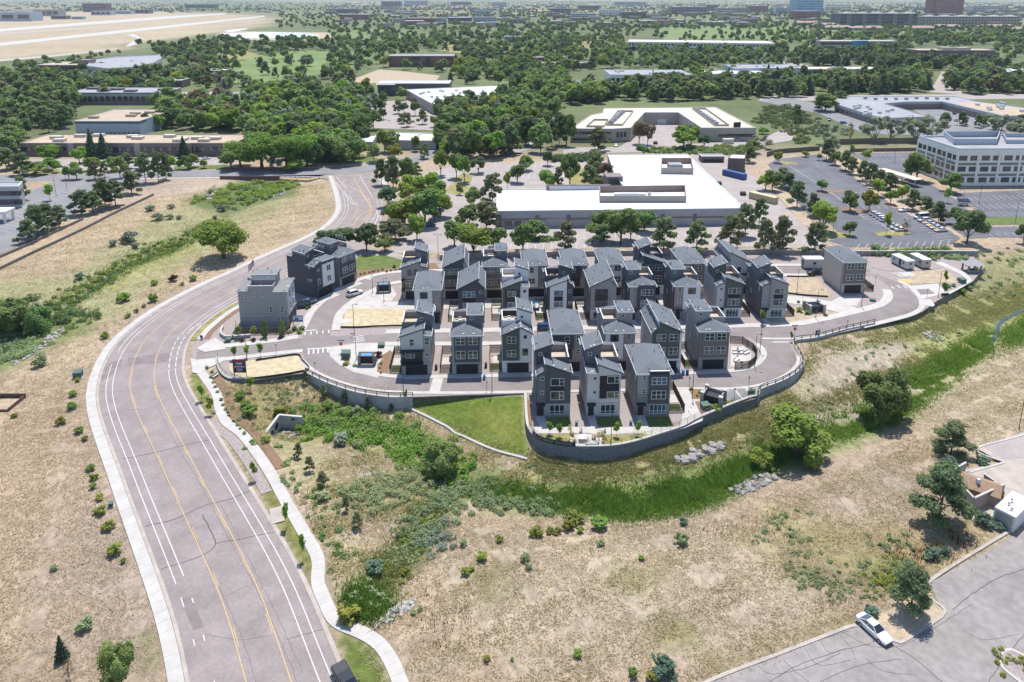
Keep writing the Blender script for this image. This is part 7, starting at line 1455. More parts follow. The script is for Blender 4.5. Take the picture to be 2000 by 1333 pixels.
def make_crown(kind, seed, n, ls):
    """crown of height 1 (ground to tip) and width 1; returns leaf quads and a trunk"""
    rs = np.random.default_rng(seed); C_, O_ = [], []; t = MB()
    if kind in ('broad', 'cotton'):
        L = []; k = 9 if kind == 'broad' else 13; z0, z1 = (.24, .93) if kind == 'broad' else (.22, .92)
        for i in range(k):
            a = i*2.4+rs.random(); h = z0+.14+(z1-z0-.22)*((i+.5)/k if i else 1.0); sp = .27*math.sqrt(max(.05, 1-((h-.5)/.5)**2)); r = .16+.10*rs.random()
            L.append(((sp*math.cos(a)*(.6+.7*rs.random()), sp*math.sin(a)*(.6+.7*rs.random()), h), (r, r, r*.72)))
        w_ = np.array([l[1][0]**2 for l in L]); w_ /= w_.sum()
        for l, q in zip(L, w_): p, d = ball_pts(int(n*q)+3, l[0], l[1], rs); C_.append(p); O_.append(d)
        t.bar((0,0,-.02), (.01,.01,.3), .028 if kind == 'broad' else .04, .02, 7)
        for l in L[:6]: t.bar((0,0,.16+.1*rs.random()), (l[0][0]*.85, l[0][1]*.85, l[0][2]), .014, .004, 5)
    elif kind == 'pine':
        k = 15; t.bar((0,0,-.02), (.02*rs.normal(),.02*rs.normal(),.9), .02, .006, 7)
        for i in range(k):
            h = .2+.72*(i/(k-1))**.9; rad = .40*(1-((h-.2)/.85)**1.6)*(.55+.7*rs.random()); a = i*2.4+rs.random()*.8; c = (rad*math.cos(a)*.85, rad*math.sin(a)*.85, h+.02)
            r = .12+.07*rs.random(); p, d = ball_pts(int(n/k), c, (r*1.15, r*1.15, r*.55), rs, .3); C_.append(p); O_.append(d); t.bar((0,0,h-.05), c, .009, .003, 5)
    elif kind == 'spruce':
        m_ = n; u = rs.random(m_); h = .05+.94*(1-np.sqrt(u)); a = rs.random(m_)*6.283; lay = np.floor(h*12)/12; rad = .5*(1-h)*(.78+.35*np.sin(a*5+lay*40))*(.6+.4*rs.random(m_)**.4)
        p = np.stack([rad*np.cos(a), rad*np.sin(a), h-.06*rad], 1); C_.append(p); O_.append(np.stack([np.cos(a), np.sin(a), .35+0*a], 1)); t.bar((0,0,-.02), (0,0,.9), .022, .004, 6)
    elif kind == 'column':
        a = rs.random(n)*6.283; h = .06+.94*rs.random(n); rad = .5*np.sqrt(np.clip(1-((h-.45)/.58)**2, 0, 1))*(.55+.45*rs.random(n)); C_.append(np.stack([rad*np.cos(a), rad*np.sin(a), h], 1)); O_.append(np.stack([np.cos(a), np.sin(a), .5+0*a], 1)); t.bar((0,0,-.02), (0,0,.7), .03, .01, 6)
    elif kind == 'young':
        for i in range(6): p, d = ball_pts(n//6, (.2*math.cos(i*1.05)*rs.random(), .2*math.sin(i*1.05)*rs.random(), .52+.07*i), (.24,.24,.13), rs, .2); C_.append(p); O_.append(d)
        t.bar((0,0,-.02), (0,0,.85), .014, .006, 6)
    elif kind == 'open':
        k = 11
        for i in range(k):
            a = i*2.4+rs.random(); h = .3+.6*rs.random(); sp = .38*rs.random()**.5; r = .10+.09*rs.random(); c = (sp*math.cos(a), sp*math.sin(a), h); p, d = ball_pts(n//k, c, (r,r,r*.9), rs, .1); C_.append(p); O_.append(d); t.bar((0,0,.04), c, .012, .003, 5)
        t.bar((0,0,-.02), (0,0,.2), .03, .02, 6)
    elif kind == 'bush':
        k = 13
        for i in range(k):
            a = i*2.4+rs.random(); sp = .40*rs.random()**.5 if i else 0; r = .12+.11*rs.random(); c = (sp*math.cos(a), sp*math.sin(a), .24+(.6-.55*sp)*rs.random()); p, d = ball_pts(n//k, c, (r,r,.14+.14*rs.random()), rs, .45); C_.append(p); O_.append(d); t.bar((0,0,-.02), c, .02, .006, 5)
    p, o = np.concatenate(C_), np.concatenate(O_); p[:,2] = np.maximum(p[:,2], .03); sc = max(.5+0*0, np.abs(p[:,:2]).max()); p[:,:2] *= .5/sc; p[:,2] /= p[:,2].max()
    return fan(p, ls*(.7+.6*rs.random(len(p))), rs, out=o*.9), t
KIND = {}   # kind -> list of (crown mesh, trunk mesh)
def proto(kind, key, leaf, nv, n, ls, bark='bark', seed=1):
    out = []
    for i in range(nv):
        v, t = make_crown(kind, seed*31+i, n, ls); out.append((quads('crown', v, leaf), t.mesh('trunk', M(bark))))
    KIND[key] = out
proto('broad','g','leaf_green',4,1500,.040,seed=1); proto('broad','b','leaf_bright',4,1500,.040,seed=2); proto('broad','d','leaf_dark',3,1500,.040,seed=3); proto('pine','p','needle',5,1300,.042,seed=4); proto('pine','o','needle_olive',4,1200,.042,seed=5)
proto('spruce','s','needle_blue',3,1300,.045,seed=6); proto('open','v','leaf_silver',4,1300,.036,'bark_grey',seed=7); proto('cotton','c','leaf_bright',3,5200,.022,seed=8); proto('column','k','leaf_green',2,500,.07,seed=9); proto('young','y','leaf_bright',3,240,.075,seed=10)
proto('pine','P','needle',3,5200,.021,seed=11); proto('bush','B','leaf_bright',3,5200,.024,seed=12); proto('bush','D','leaf_green',3,5200,.024,seed=13); proto('open','x','leaf_brown',2,400,.03,seed=14); proto('broad','w','leaf_yellow',3,1300,.042,seed=15); proto('broad','n','leaf_brown',2,1100,.042,seed=16)
KNAME = dict(g='green_tree',b='green_tree',d='shade_tree',p='pine_tree',o='pine_tree',s='spruce_tree',v='silver_tree',c='cottonwood_tree',k='columnar_tree',y='young_tree',P='pine_tree',B='bushy_tree',D='bushy_tree',x='bare_tree',w='yellow_tree',n='brown_tree')
KDESC = dict(g='broad green tree',b='bright green tree',d='dark shade tree',p='dark pine',o='olive pine',s='blue spruce',v='silver olive tree',c='cottonwood',k='columnar tree',y='young staked tree',P='dark pine',B='bright bushy tree',D='dark bushy tree',x='bare tree',w='yellow green tree',n='brownish tree')
tr = random.Random(21)
def tree(k, x, yb, yt, w, label, group=None, name=None, cat='tree', yo=None):
    """foot at picture point (x, yb), tip at yt, crown w picture points wide"""
    p = G(x, yb); s = scale_at(x, yb); kk = (yt-Y0)/FPX; h = max(.4, CAM_H - p.y*(_st+kk*_ct)/(_ct-kk*_st) - p.z); c, t = tr.choice(KIND[k])
    r = empty(name or KNAME[k], label, cat, p, tr.uniform(0, 6.28), group, (w/s*1.22, w/s*1.22, h*1.03)); put('trunk', t, r); put('crown', c, r); return r
ORD = ['first','second','third','fourth','fifth','sixth','seventh','eighth','ninth','tenth','eleventh','twelfth','thirteenth','fourteenth','fifteenth','sixteenth','seventeenth','eighteenth','nineteenth','twentieth']
def cluster(place, group, items):
    """trees listed as (kind, foot x, foot y, tip y, width); each is named by its look and its order from the left end of its group"""
    items = sorted(items, key=lambda i: i[1]); cnt = {}
    for it in items: cnt[KDESC[it[0]]] = cnt.get(KDESC[it[0]], 0)+1
    seen = {}
    for it in items:
        d = KDESC[it[0]]; i = seen.get(d, 0); seen[d] = i+1
        lb = ('only '+d if cnt[d] == 1 else ORD[i]+' '+d+' from the west')+' '+place
        if cnt[d] == 1: lb = d+' '+place
        tree(it[0], *it[1:], lb, group)
cluster('in the row before the white roofed warehouse', 'trees between warehouse and rear houses', [('g',888,482,433,44),('b',925,501,440,66),('g',970,487,445,44),('g',1021,493,437,48),('g',1047,466,430,42),('o',1105,491,434,46),('g',1180,470,414,60),('g',1212,478,409,64),('p',1172,480,440,36),
  ('g',1258,452,413,42),('p',1296,493,426,52),('p',1360,493,432,48),('o',1425,489,422,50),('p',1455,462,398,44),('p',1482,442,388,32),('o',1492,496,430,42),('o',1527,496,423,44),('p',1590,497,435,46),('b',1240,440,414,36),('g',1232,470,425,40)])
cluster('beside the white roofed warehouse west end', 'trees by the warehouse west end', [('o',950,453,395,60),('g',915,447,402,46),('o',962,401,340,46),('g',925,403,368,36),('y',991,371,338,24),('g',1010,358,322,34),('g',1028,334,305,28),('b',1068,375,333,30),('o',1090,373,328,24),('g',1113,363,303,38),('p',1165,346,297,38),('p',1150,366,322,34),('n',1185,353,318,30),('g',1168,371,348,28)])
cluster('in the clump between arterial and tan car park', 'trees between arterial and tan car park', [('p',745,362,312,32),('p',768,368,305,42),('g',795,366,308,38),('p',812,352,318,26),('b',800,402,345,48),('b',835,397,338,46),('b',852,408,355,42),('b',790,442,390,62),('g',830,441,372,66),('b',860,424,376,42),('p',770,432,395,46),('o',772,470,430,52),('o',752,466,438,32),('b',815,471,420,34),('g',848,431,405,24),('d',758,405,365,34)])
cluster('on the lawn corner west of the rear row', 'trees on the west lawn corner', [('d',640,488,450,44),('d',668,492,445,60),('d',716,490,440,46),('g',752,491,465,34)])
cluster('on the islands of the tan car park', 'trees on tan car park islands', [('b',861,344,293,28),('g',892,349,302,30),('b',907,357,305,28),('d',934,339,308,28),('g',898,381,362,16)])
cluster('around the cream U shaped building', 'trees around the cream building', [('p',1078,290,235,28),('p',1092,284,222,32),('g',1106,285,225,36),('o',1168,296,250,44),('p',1160,336,292,30),('n',1248,282,237,28),('n',1265,284,240,26),('b',1335,291,248,50),('g',1350,285,245,36),('d',1375,288,265,22),('g',1257,304,284,30),('d',1069,324,295,22),('b',1490,262,250,20),('v',1488,290,266,34),('g',1470,300,275,30),('p',1464,318,286,30),('v',1404,268,262,10)])
cluster('in the planted strip of the dark car park', 'trees in the dark car park strip', [('p',1614,314,272,28),('g',1631,323,297,24),('p',1651,334,295,28),('p',1664,341,307,26),('p',1684,353,315,28),('p',1700,361,320,30),('p',1716,369,332,30),('p',1736,381,338,32),('b',1714,384,350,24),('p',1782,411,370,32),('p',1808,417,385,34),('p',1832,436,395,32)])
cluster('on an island of the dark car park', 'young trees of the dark car park', [('b',1519,319,297,16),('w',1573,307,296,14),('y',1664,298,283,14),('g',1605,374,353,22),('g',1660,413,375,34),('w',1697,413,374,30),('b',1739,399,372,20),('b',1761,393,362,22),('g',1659,461,433,26),('y',1731,459,415,18),('x',1768,456,428,14),('y',1690,319,292,26),('y',1850,397,370,18)])
cluster('between warehouse lot and dark car park', 'trees west of the dark car park', [('g',1508,373,335,32),('p',1556,406,355,40),('p',1587,423,378,26),('b',1608,453,395,46),('p',1540,372,338,30),('o',1528,366,328,34),('g',1600,440,402,32),('b',1495,372,340,30)])
cluster('beside the white three storey office', 'trees by the white office', [('d',1888,476,410,58),('d',1874,440,408,40),('g',1856,376,338,38),('g',1790,353,300,46),('g',1778,350,318,30),('d',1998,476,440,24)])
cluster('on the dry bank below the grey business units', 'silver trees on the dry bank', [('v',1708,277,228,48),('v',1740,274,235,38),('v',1788,277,226,52),('v',1822,274,228,46),('v',1952,267,226,46),('v',1990,270,235,42),('v',1612,282,238,38),('v',1626,300,262,30),('x',1660,276,240,16),('v',1648,263,250,16),('p',1640,205,178,30),('p',1605,216,185,36),('g',1612,218,183,40),('p',1555,240,205,24)])
cluster('behind the timber walls at far left', 'pines above the timber walls', [('p',55,474,430,38),('p',75,462,402,46),('p',95,452,400,42),('p',115,445,402,36),('p',160,420,372,42),('p',182,417,375,42),('p',206,407,350,46),('p',226,402,352,42),('p',257,379,335,42)])
cluster('beside the cross street at left', 'trees beside the cross street', [('p',285,358,300,32),('p',310,356,298,30),('p',325,351,300,28),('g',70,342,318,42),('g',135,351,325,20),('g',150,351,327,24),('o',186,351,315,26),('o',205,347,315,16),('g',235,348,308,28),('p',252,330,300,28),('b',95,320,285,34),('b',155,319,288,30),('p',45,342,300,40),('p',14,332,290,40),('p',44,392,345,28),('s',180,309,253,24),('s',203,309,262,30),('s',360,309,268,26),('b',420,300,282,24),('g',108,308,282,26),('y',98,392,362,24)])
cluster('in the cottonwood stand behind the bridge', 'cottonwoods behind the bridge', [('c',512,330,262,84),('c',470,326,276,56),('c',560,330,268,66),('c',600,325,262,60),('g',640,318,262,54),('g',665,322,268,50),('g',690,318,270,46),('d',612,327,278,44),('g',452,332,292,40),('v',535,334,306,28),('b',575,336,314,34)])
tree('c',437,504,433,90,'lone large cottonwood on the dry slope west of the arterial')
tree('P',1832,1022,912,104,'large dark pine beside the pink refuse yard at the right'); tree('P',1776,1200,1110,76,'dark pine in the kerbed corner behind the white sedan'); tree('P',1857,888,828,70,'low round pine above the car park kerb at the right')
tree('D',1720,818,716,100,'big dark grey green bushy tree on the green channel'); tree('B',1562,895,803,120,'broad bright green willow by the dark reed bed'); tree('w',1484,916,882,42,'small yellow green tree at the reed bed edge'); tree('D',862,930,862,70,'dark green bushy tree where the two creeks meet')
tree('D',28,648,583,72,'dark green bushy tree at the west creek left edge'); tree('D',74,652,600,48,'smaller dark bushy tree right of the west creek thicket'); tree('D',-8,660,600,60,'dark bushy tree cut by the left edge at the west creek'); tree('D',234,1338,1256,66,'dark purple grey bush at the lower left by the pavement'); tree('s',122,1288,1243,24,'small lone spruce in the dry grass at lower left'); tree('x',135,1326,1290,16,'thin half dead sapling in the dry grass at lower left')
for a in ((583,895,866,17),(605,922,893,19),(630,952,922,24),(676,998,968,17),(698,1031,1001,20)): tree('o',*a,ORD[(583,605,630,676,698).index(a[0])]+' small pine counted down the slope beside the footpath','small pines beside the footpath')
for a in ((597,750,724,14),(632,776,752,16),(672,787,764,14),(719,803,774,14),(764,803,790,10)): tree('o',*a,ORD[(597,632,672,719,764).index(a[0])]+' small pine from the left under the west concrete wall','small pines under the west wall')
for i, a in enumerate(((394,783,752,16),(412,810,778,18),(497,938,903,18),(560,1032,985,18),(592,1094,1045,16))): tree('y',*a,ORD[i]+' young staked tree going down the verge beside the footpath','young trees on the footpath verge')
for i, a in enumerate(((458,703,678,15),(483,701,676,15),(509,698,672,16))): tree('y',*a,ORD[i]+' young tree from the west along the entry street','young trees on the entry street')
for i, a in enumerate(((467,662,638,16),(496,661,638,16),(517,660,626,11),(551,658,626,11))): tree(('y','y','k','k')[i],*a,('round young tree at the left','round young tree in the middle','slim columnar tree in the middle','slim columnar tree at the right')[i]+' of the brown board fence','trees before the board fence')
for i, a in enumerate(((1074,849,824,17),(1092,855,829,17),(1204,854,827,17),(1246,854,824,16),(1489,634,606,15),(490,765,738,18),(1845,558,530,11),(1843,580,552,14),(1545,668,648,8),(792,782,762,10))): tree('y',*a,'young staked tree '+('left of the lettered banner','right of the first above the lettered banner','left of the south wall lamp lawn','in front of the stone based house','before the easternmost middle row house','with yellow leaves below the sales sign','behind the trail bench','just left of the trail bench lamp','at the bend of the east guard rail','at the west top corner of the park lawn')[i])
# woodland of the business park and beyond: the nearer trees one by one, the far ones as a mass
ZN = [('in the wood at the far left edge','gpdgpo',[(-40,160),(70,150),(140,168),(148,235),(140,262),(40,272),(40,300),(-40,335)],70,(8,13)), ('in front of the curved airfield office','ggvgd',[(165,142),(330,135),(335,172),(200,178),(160,165)],44,(7,11)),
 ('in the dark belt before the airfield','gdpgd',[(262,92),(420,78),(520,80),(640,80),(650,98),(560,104),(520,112),(440,104),(420,122),(330,118)],100,(8,13)), ('left of the fairway pond','gvdpn',[(335,125),(430,118),(455,165),(460,188),(340,158)],36,(8,12)),
 ('along the creek below the fairway pond','gbcvgd',[(462,192),(520,182),(600,165),(660,190),(722,222),(706,258),(560,285),(480,268),(480,225)],74,(8,14)), ('behind the mauve left building','bgvgn',[(300,205),(440,206),(475,258),(330,258)],36,(8,13)), ('behind the junction lawn','gpgdb',[(480,262),(730,252),(700,312),(640,314),(600,310),(500,315)],34,(9,14)),
 ('in the wood left of the cream building','pgpdogb',[(860,292),(870,250),(990,225),(1030,196),(1100,205),(1078,240),(1062,300),(1000,305),(900,318)],60,(9,14)), ('around the white roofed hall','gpdvg',[(620,196),(700,185),(735,215),(700,250),(640,240)],26,(9,13)), ('in front of the white roofed hall','pgpdo',[(850,222),(1010,195),(1020,215),(960,232),(870,248)],26,(8,12)),
 ('beyond the white roofed hall','gdgpwb',[(900,160),(1010,168),(1100,160),(1110,190),(1180,190),(1180,207),(1110,205),(1030,186),(960,164)],60,(9,13)), ('around the brick terrace offices','gdpgwb',[(890,128),(1000,112),(1230,100),(1230,136),(1120,140),(1100,160),(1010,162),(890,158)],95,(8,12)), ('between fairways and far flats','gdgpd',[(640,98),(740,78),(1000,62),(1230,56),(1260,78),(1100,105),(900,118),(885,98),(740,118),(700,135),(650,140)],130,(8,12)),
 ('before the long white building','gbvgdp',[(1210,104),(1510,104),(1560,130),(1380,136),(1330,148),(1230,138)],86,(8,12)), ('in the pine wood behind the cream building','ppgpo',[(1330,168),(1490,168),(1500,192),(1330,200),(1190,196),(1180,186)],70,(9,13)), ('in the pine belt above the grey units','pdpgos',[(1490,158),(1560,162),(1730,154),(1780,152),(1820,180),(1640,186),(1500,192)],80,(10,14)), ('in the pine belt before the tan office','pdpso',[(1560,108),(1780,102),(1792,130),(1960,134),(1960,142),(1730,138),(1560,130)],96,(9,13)),
 ('at the right edge above the grey units','pdgpo',[(1850,148),(2040,146),(2040,186),(1900,186),(1840,178)],56,(9,13)), ('between the golf course and the rust roofed rows','gdgwp',[(1500,64),(1640,64),(2040,66),(2040,92),(1760,84),(1600,84),(1510,84)],120,(8,12)), ('scattered on the near fairways','ggpv',[(440,90),(760,95),(730,140),(560,172),(460,165)],26,(8,12)), ('scattered on the far fairways','gdgp',[(1270,50),(1640,52),(1600,85),(1280,82)],60,(7,11)),
 ('around the airfield fence','gdg',[(20,130),(110,120),(230,104),(240,108),(110,135),(20,140)],18,(5,8)),('on the lawn before the mauve building','bgy',[(60,332),(250,330),(440,326),(440,331),(250,335),(60,338)],12,(4,6)),('in the lots under the white hall','gpdo',[(705,205),(800,198),(845,225),(850,250),(725,248)],10,(6,9)),('by the far grey units entrance','pgd',[(1810,240),(1990,246),(2040,250),(2040,262),(1830,250)],8,(5,8))]
FILL = [(-20,150),(300,112),(480,108),(640,62),(900,56),(2040,56),(2040,192),(1480,196),(1330,212),(1180,206),(1085,215),(1062,300),(980,322),(760,318),(700,318),(480,325),(-20,335)]
KEEP = [np.array(q) for q in ([(690,200),(800,196),(845,222),(870,245),(850,255),(720,250)],[(330,180),(470,180),(420,212),(330,200)],[(450,120),(570,100),(680,95),(740,102),(700,135),(590,150),(560,165),(520,172),(455,165)],[(1270,55),(1500,45),(1640,60),(1600,85),(1480,75),(1300,80)],[(60,300),(470,300),(470,350),(-20,350),(-20,318)],
  [(690,150),(740,132),(860,144),(850,162),(700,168)],[(1085,195),(1500,195),(1490,300),(1070,300)],[(1480,188),(2040,182),(2040,192),(1480,198)],[(780,168),(1025,165),(1025,205),(846,222)],[(690,255),(870,255),(860,290),(690,290)],[(40,262),(470,262),(470,306),(40,306)],[(150,208),(290,208),(280,240),(150,245)],[(430,60),(640,62),(650,80),(430,78)],[(1220,78),(1515,80),(1515,92),(1220,92)],[(1600,80),(1755,80),(1755,90),(1600,90)],[(1790,95),(1945,95),(1945,106),(1790,106)],[(70,106),(320,104),(320,128),(70,136)],[(735,155),(880,155),(880,175),(735,175)],[(755,104),(890,104),(890,124),(755,124)],[(140,240),(285,240),(285,270),(140,270)],[(165,128),(320,124),(318,140),(165,146)],[(1370,130),(1725,130),(1725,144),(1370,152)],[(1110,140),(1355,143),(1355,156),(1200,172),(1100,172)],[(1525,120),(1585,128),(1585,175),(1520,185)],[(1835,140),(1875,146),(1885,185),(1810,182)])]
jobs = []; zr = np.random.default_rng(33)
c = 0
while c < 900:
    x, y = zr.uniform(-20, 2040), zr.uniform(56, 335); X_, Y_ = np.array([x]), np.array([y])
    if zr.random() > .2+.8*min(1, 110/y)**1.5 or not inside(X_, Y_, np.array(FILL))[0] or any(inside(X_, Y_, q)[0] for q in KEEP): continue
    c += 1; p = P(x, y); side_ = 'at the left' if x < 700 else 'in the middle' if x < 1300 else 'at the right'; dep = 'near woods' if y > 200 else 'middle woods' if y > 120 else 'far woods'
    jobs.append((p.y, p, 'gdpgbpowgd'[int(zr.integers(10))], zr.uniform(8, 14), dep+' of the business park '+side_))
for pl, kinds, poly, n, (h0, h1) in ZN:
    q = PA(poly); lo, hi = q.min(0), q.max(0); c = 0; n = int(n*1.75); h0, h1 = h0*1.1, h1*1.2
    while c < n:
        # even over the picture's area: pick in picture space of the outline, then set on the ground
        a = np.array(poly); x, y = zr.uniform(a[:,0].min(), a[:,0].max()), zr.uniform(a[:,1].min(), a[:,1].max())
        if not inside(np.array([x]), np.array([y]), a)[0]: continue
        p = P(x, y); jobs.append((p.y, p, kinds[int(zr.integers(len(kinds)))], zr.uniform(h0, h1), pl)); c += 1
for y0_, y1_, n in ((50,105,520),(34,62,750),(20,36,1300),(6,22,1500)):
    c = 0
    while c < n:
        x, y = zr.uniform(-20, 2020), zr.uniform(y0_, y1_)
        if (y > 60 and (x < 640 or any(inside(np.array([x]), np.array([y]), q)[0] for q in KEEP))) or (630 > x > 420 and 56 < y): continue
        if x < 540 and y > 14 and (y > 24 or x < 100): continue
        if 400 < x < 900 and 22 < y < 32 and zr.random() < .8: continue
        jobs.append((P(x,y).y, P(x, y), 'gdpgd'[int(zr.integers(5))], zr.uniform(9, 14), None)); c += 1
jobs.sort(key=lambda j: j[0]); used = {}; far = {}
LM = [(n_, P(x_, y_)) for n_, x_, y_ in (('long mauve building',150,300),('mauve building east end',420,300),('white blue warehouse',215,262),('low grey creekside building',230,202),('curved airfield office',235,140),('brown airfield wing',110,146),('fairway pond',545,165),('small pond office',340,172),('brown ribbon office',415,158),('dark roofed clubhouse',525,216),
  ('maroon bridge',500,335),('pale junction pair',790,285),('dark grey showroom',810,186),('white hall west wall',820,205),('white hall east wall',985,195),('red brick office',822,130),('near fairway',600,130),('cream building west wing',1150,285),('cream building back',1290,210),('side road bend',1065,240),('low grey industrial unit',1160,185),('grey industrial hall',1270,168),
  ('white mast',1274,172),('white flat unit',1440,162),('pale blue hall',1500,156),('brown flat office',1640,150),('white building west end',1270,100),('white building middle',1370,100),('white building east end',1480,100),('tan glazed centre office',1680,98),('brown penthouse office',1865,117),('grey business units',1750,192),('tan roofed wing',1950,205),('white edge unit',2000,162),
  ('brick terrace office',1070,122),('long brick office',1095,134),('brown terrace',955,112),('sunlit pavilion',930,90),('grey two storey office',1007,84),('far fairway',1420,65),('rust roofed rows',1700,58),('apartment row',890,47),('long airfield pond',520,70),('white corner office',1880,300),('warehouse back yard',1390,305))]
def place_of(p):
    d_, n_, q_ = min(((p-q).length, n, q) for n, q in LM); dx, dy = p.x-q_.x, (p.y-q_.y)
    rel = ('left of' if dx < 0 else 'right of') if abs(dx) > abs(dy)*.8 else ('before' if dy < 0 else 'behind')
    return ('close ' if d_ < 18 else 'well ' if d_ > 45 else '')+rel+' the '+n_, n_
simple = {}
for k in 'gdpobvnwsc':
    kk = {'c':'b'}.get(k, k); simple[k] = []
    for i in range(3):
        v, t = make_crown({'p':'pine','o':'pine','v':'open','s':'spruce'}.get(k, 'broad'), 900+i+ord(k), 520, .062); leaf = KIND[kk][0][0].materials[0]; me = quads('far_tree', v, leaf)
        bm = bmesh.new(); bm.from_mesh(me); q0 = len(bm.faces)
        vs = [bm.verts.new((.02*math.cos(j*2.09), .02*math.sin(j*2.09), z)) for z in (0, .45) for j in range(3)]
        for j in range(3): f = bm.faces.new((vs[j], vs[(j+1)%3], vs[3+(j+1)%3], vs[3+j])); f.material_index = 1
        bm.to_mesh(me); bm.free(); me.materials.append(M('bark')); simple[k].append(me)
LIM = dict(green_tree=175, shade_tree=270, pine_tree=150, silver_tree=250, spruce_tree=270, brown_tree=270, yellow_tree=270, cottonwood_tree=270)
for d_, p, k, h, pl in jobs:
    if k == 'y': k = 'b'
    nm = KNAME[k]; used[nm] = used.get(nm, 0)+1
    if used[nm] <= LIM.get(nm, 200) and pl: put(nm, tr.choice(simple[k]), None, p, tr.uniform(0,6.28), (h*tr.uniform(.72,1.05),)*2+(h,), ('tall ' if h > 12.6 else 'small ' if h < 9.6 else '')+KDESC[k]+' '+place_of(p)[0], 'tree', 'trees around the '+place_of(p)[1])
    else: far.setdefault(k if k in 'gdpov' else 'g', []).append((p, h))
for k, L in far.items():
    base = []
    for i in range(3): v, t = make_crown({'p':'pine','o':'pine','v':'open'}.get(k, 'broad'), 950+i+ord(k), 150, .115); base.append(v)
    out = []
    for p, h in L:
        a = tr.uniform(0, 6.28); w_ = h*tr.uniform(.75, 1.15); b = base[tr.randrange(3)]; x, y = b[...,0]*w_, b[...,1]*w_; out.append(np.stack([x*math.cos(a)-y*math.sin(a)+p.x, x*math.sin(a)+y*math.cos(a)+p.y, b[...,2]*h+p.z], -1))
    if out: put('distant_woodland', quads('distant_woodland', np.concatenate(out), KIND[k][0][0].materials[0]), kind='stuff')
# shrubs one by one
proto('bush','h','leaf_bright',3,420,.075,seed=17); proto('bush','a','leaf_sage',3,460,.07,seed=18); proto('bush','u','leaf_bluegreen',3,520,.066,seed=19); proto('bush','r','leaf_yellow',3,420,.075,seed=20); proto('bush','l','leaf_silver',3,460,.066,'bark_grey',seed=22); proto('bush','m','leaf_maroon',2,420,.075,seed=23)
SH = dict(h='green shrub', a='sage green shrub', u='blue green shrub', r='yellow green rabbit bush', l='silvery shrub', m='dark maroon shrub')
def shrubs(place, group, items):
    items = sorted(items, key=lambda i: i[1]); cnt = {}
    for it in items: cnt[it[0]] = cnt.get(it[0], 0)+1
    seen = {}
    for k, x, y, w_ in items:
        i = seen.get(k, 0); seen[k] = i+1; lb = SH[k]+' '+place if cnt[k] == 1 else (ORD[i] if i < 20 else 'twenty-'+ORD[i-20])+' '+SH[k]+' from the west '+place
        p = G(x, y); s = scale_at(x, y); W_ = w_/s; c, t = tr.choice(KIND[k]); r = empty('shrub', lb, 'shrub', p, tr.uniform(0,6.28), group, (W_, W_, W_*tr.uniform(.55,.75))); put('trunk', t, r, None); put('crown', c, r)
shrubs('along the left pavement of the arterial', 'shrubs left of the arterial', [('r',152,745,12),('h',142,774,16),('h',138,799,20),('r',119,827,22),('h',155,845,20),('r',166,860,14),('h',178,918,18),('r',183,937,18),('h',182,953,15),('r',195,975,18),('r',196,1003,26),('r',212,1033,28),('r',224,1082,30),('h',241,1099,12),('a',78,714,30),('r',28,815,14),('a',107,1112,16),('a',166,1226,34)])
shrubs('on the slope left of the upper arterial', 'shrubs on the west slope', [('r',205,660,18),('r',250,620,14),('r',267,610,11),('r',281,600,10),('h',299,589,22),('h',300,557,16),('m',338,549,18),('r',356,557,10),('h',377,548,16),('h',243,588,28)])
shrubs('in the meadow by the west creek', 'shrubs in the west meadow', [('l',293,412,22),('l',309,430,24),('l',335,407,16),('l',332,428,16),('l',222,480,20),('l',252,472,34),('l',266,484,18),('u',156,545,18),('l',420,428,12),('l',433,412,22),('l',408,440,16),('l',350,428,12)])
shrubs('in the dry field below the reed bed', 'shrubs in the dry field', [('r',1120,1020,40),('r',1110,1034,28),('h',1134,1040,18),('h',1170,1032,36),('r',1047,1046,30),('r',1074,1041,18),('r',1089,1042,20),('h',942,1094,26),('r',909,1122,20),('r',921,1114,14),('r',975,1058,18),('u',1335,1024,20),('a',1329,1062,30),('h',1252,1093,14),('a',1027,1096,22),('a',1033,1110,15),('a',1173,1065,18),('h',1128,1280,20),('r',951,1290,16),('u',1296,1318,54),('r',1276,1328,28),('h',1236,1320,22),('a',906,1066,18),('h',1000,1290,8)])
shrubs('near the car park kerb at lower right', 'shrubs by the car park kerb', [('u',1700,1200,30),('u',1921,1024,38),('u',1951,1034,24),('u',1819,1088,30),('u',1846,1082,22),('a',1806,1092,15),('u',1919,906,28),('u',1856,916,40),('a',1835,880,30)])
shrubs('in the creek hollow east of the footpath', 'shrubs in the creek hollow', [('l',664,868,36),('a',700,872,22),('a',628,978,30),('r',519,862,20),('r',550,816,36),('h',489,813,34),('h',483,797,26),('h',470,780,24),('u',732,1118,40),('r',794,1122,20),('r',679,1212,48),('a',808,1200,12),('a',821,1193,12),('a',700,812,30),('h',640,800,26)])
shrubs('in the mulch bed by the refuse pen', 'shrubs by the refuse pen', [('a',1382,800,16),('h',1398,805,26),('u',1414,795,18),('h',1390,812,14),('u',1440,788,16),('a',1426,790,14),('r',1350,762,8),('r',1362,774,8),('r',1366,768,8),('u',1468,770,18)])
shrubs('around the west mailbox kiosk', 'shrubs at the west junction', [('m',739,698,18),('r',675,714,12),('h',745,712,6),('h',742,720,6),('h',744,730,6),('a',693,716,9),('h',736,706,6)])
shrubs('in the bed before the corner show house', 'shrubs at the show house', [('m',472,668,12),('m',496,668,10),('a',455,662,14),('h',590,645,14),('r',575,646,14),('h',585,652,12),('a',566,650,12),('r',520,666,6),('r',440,670,7),('h',600,604,8)])
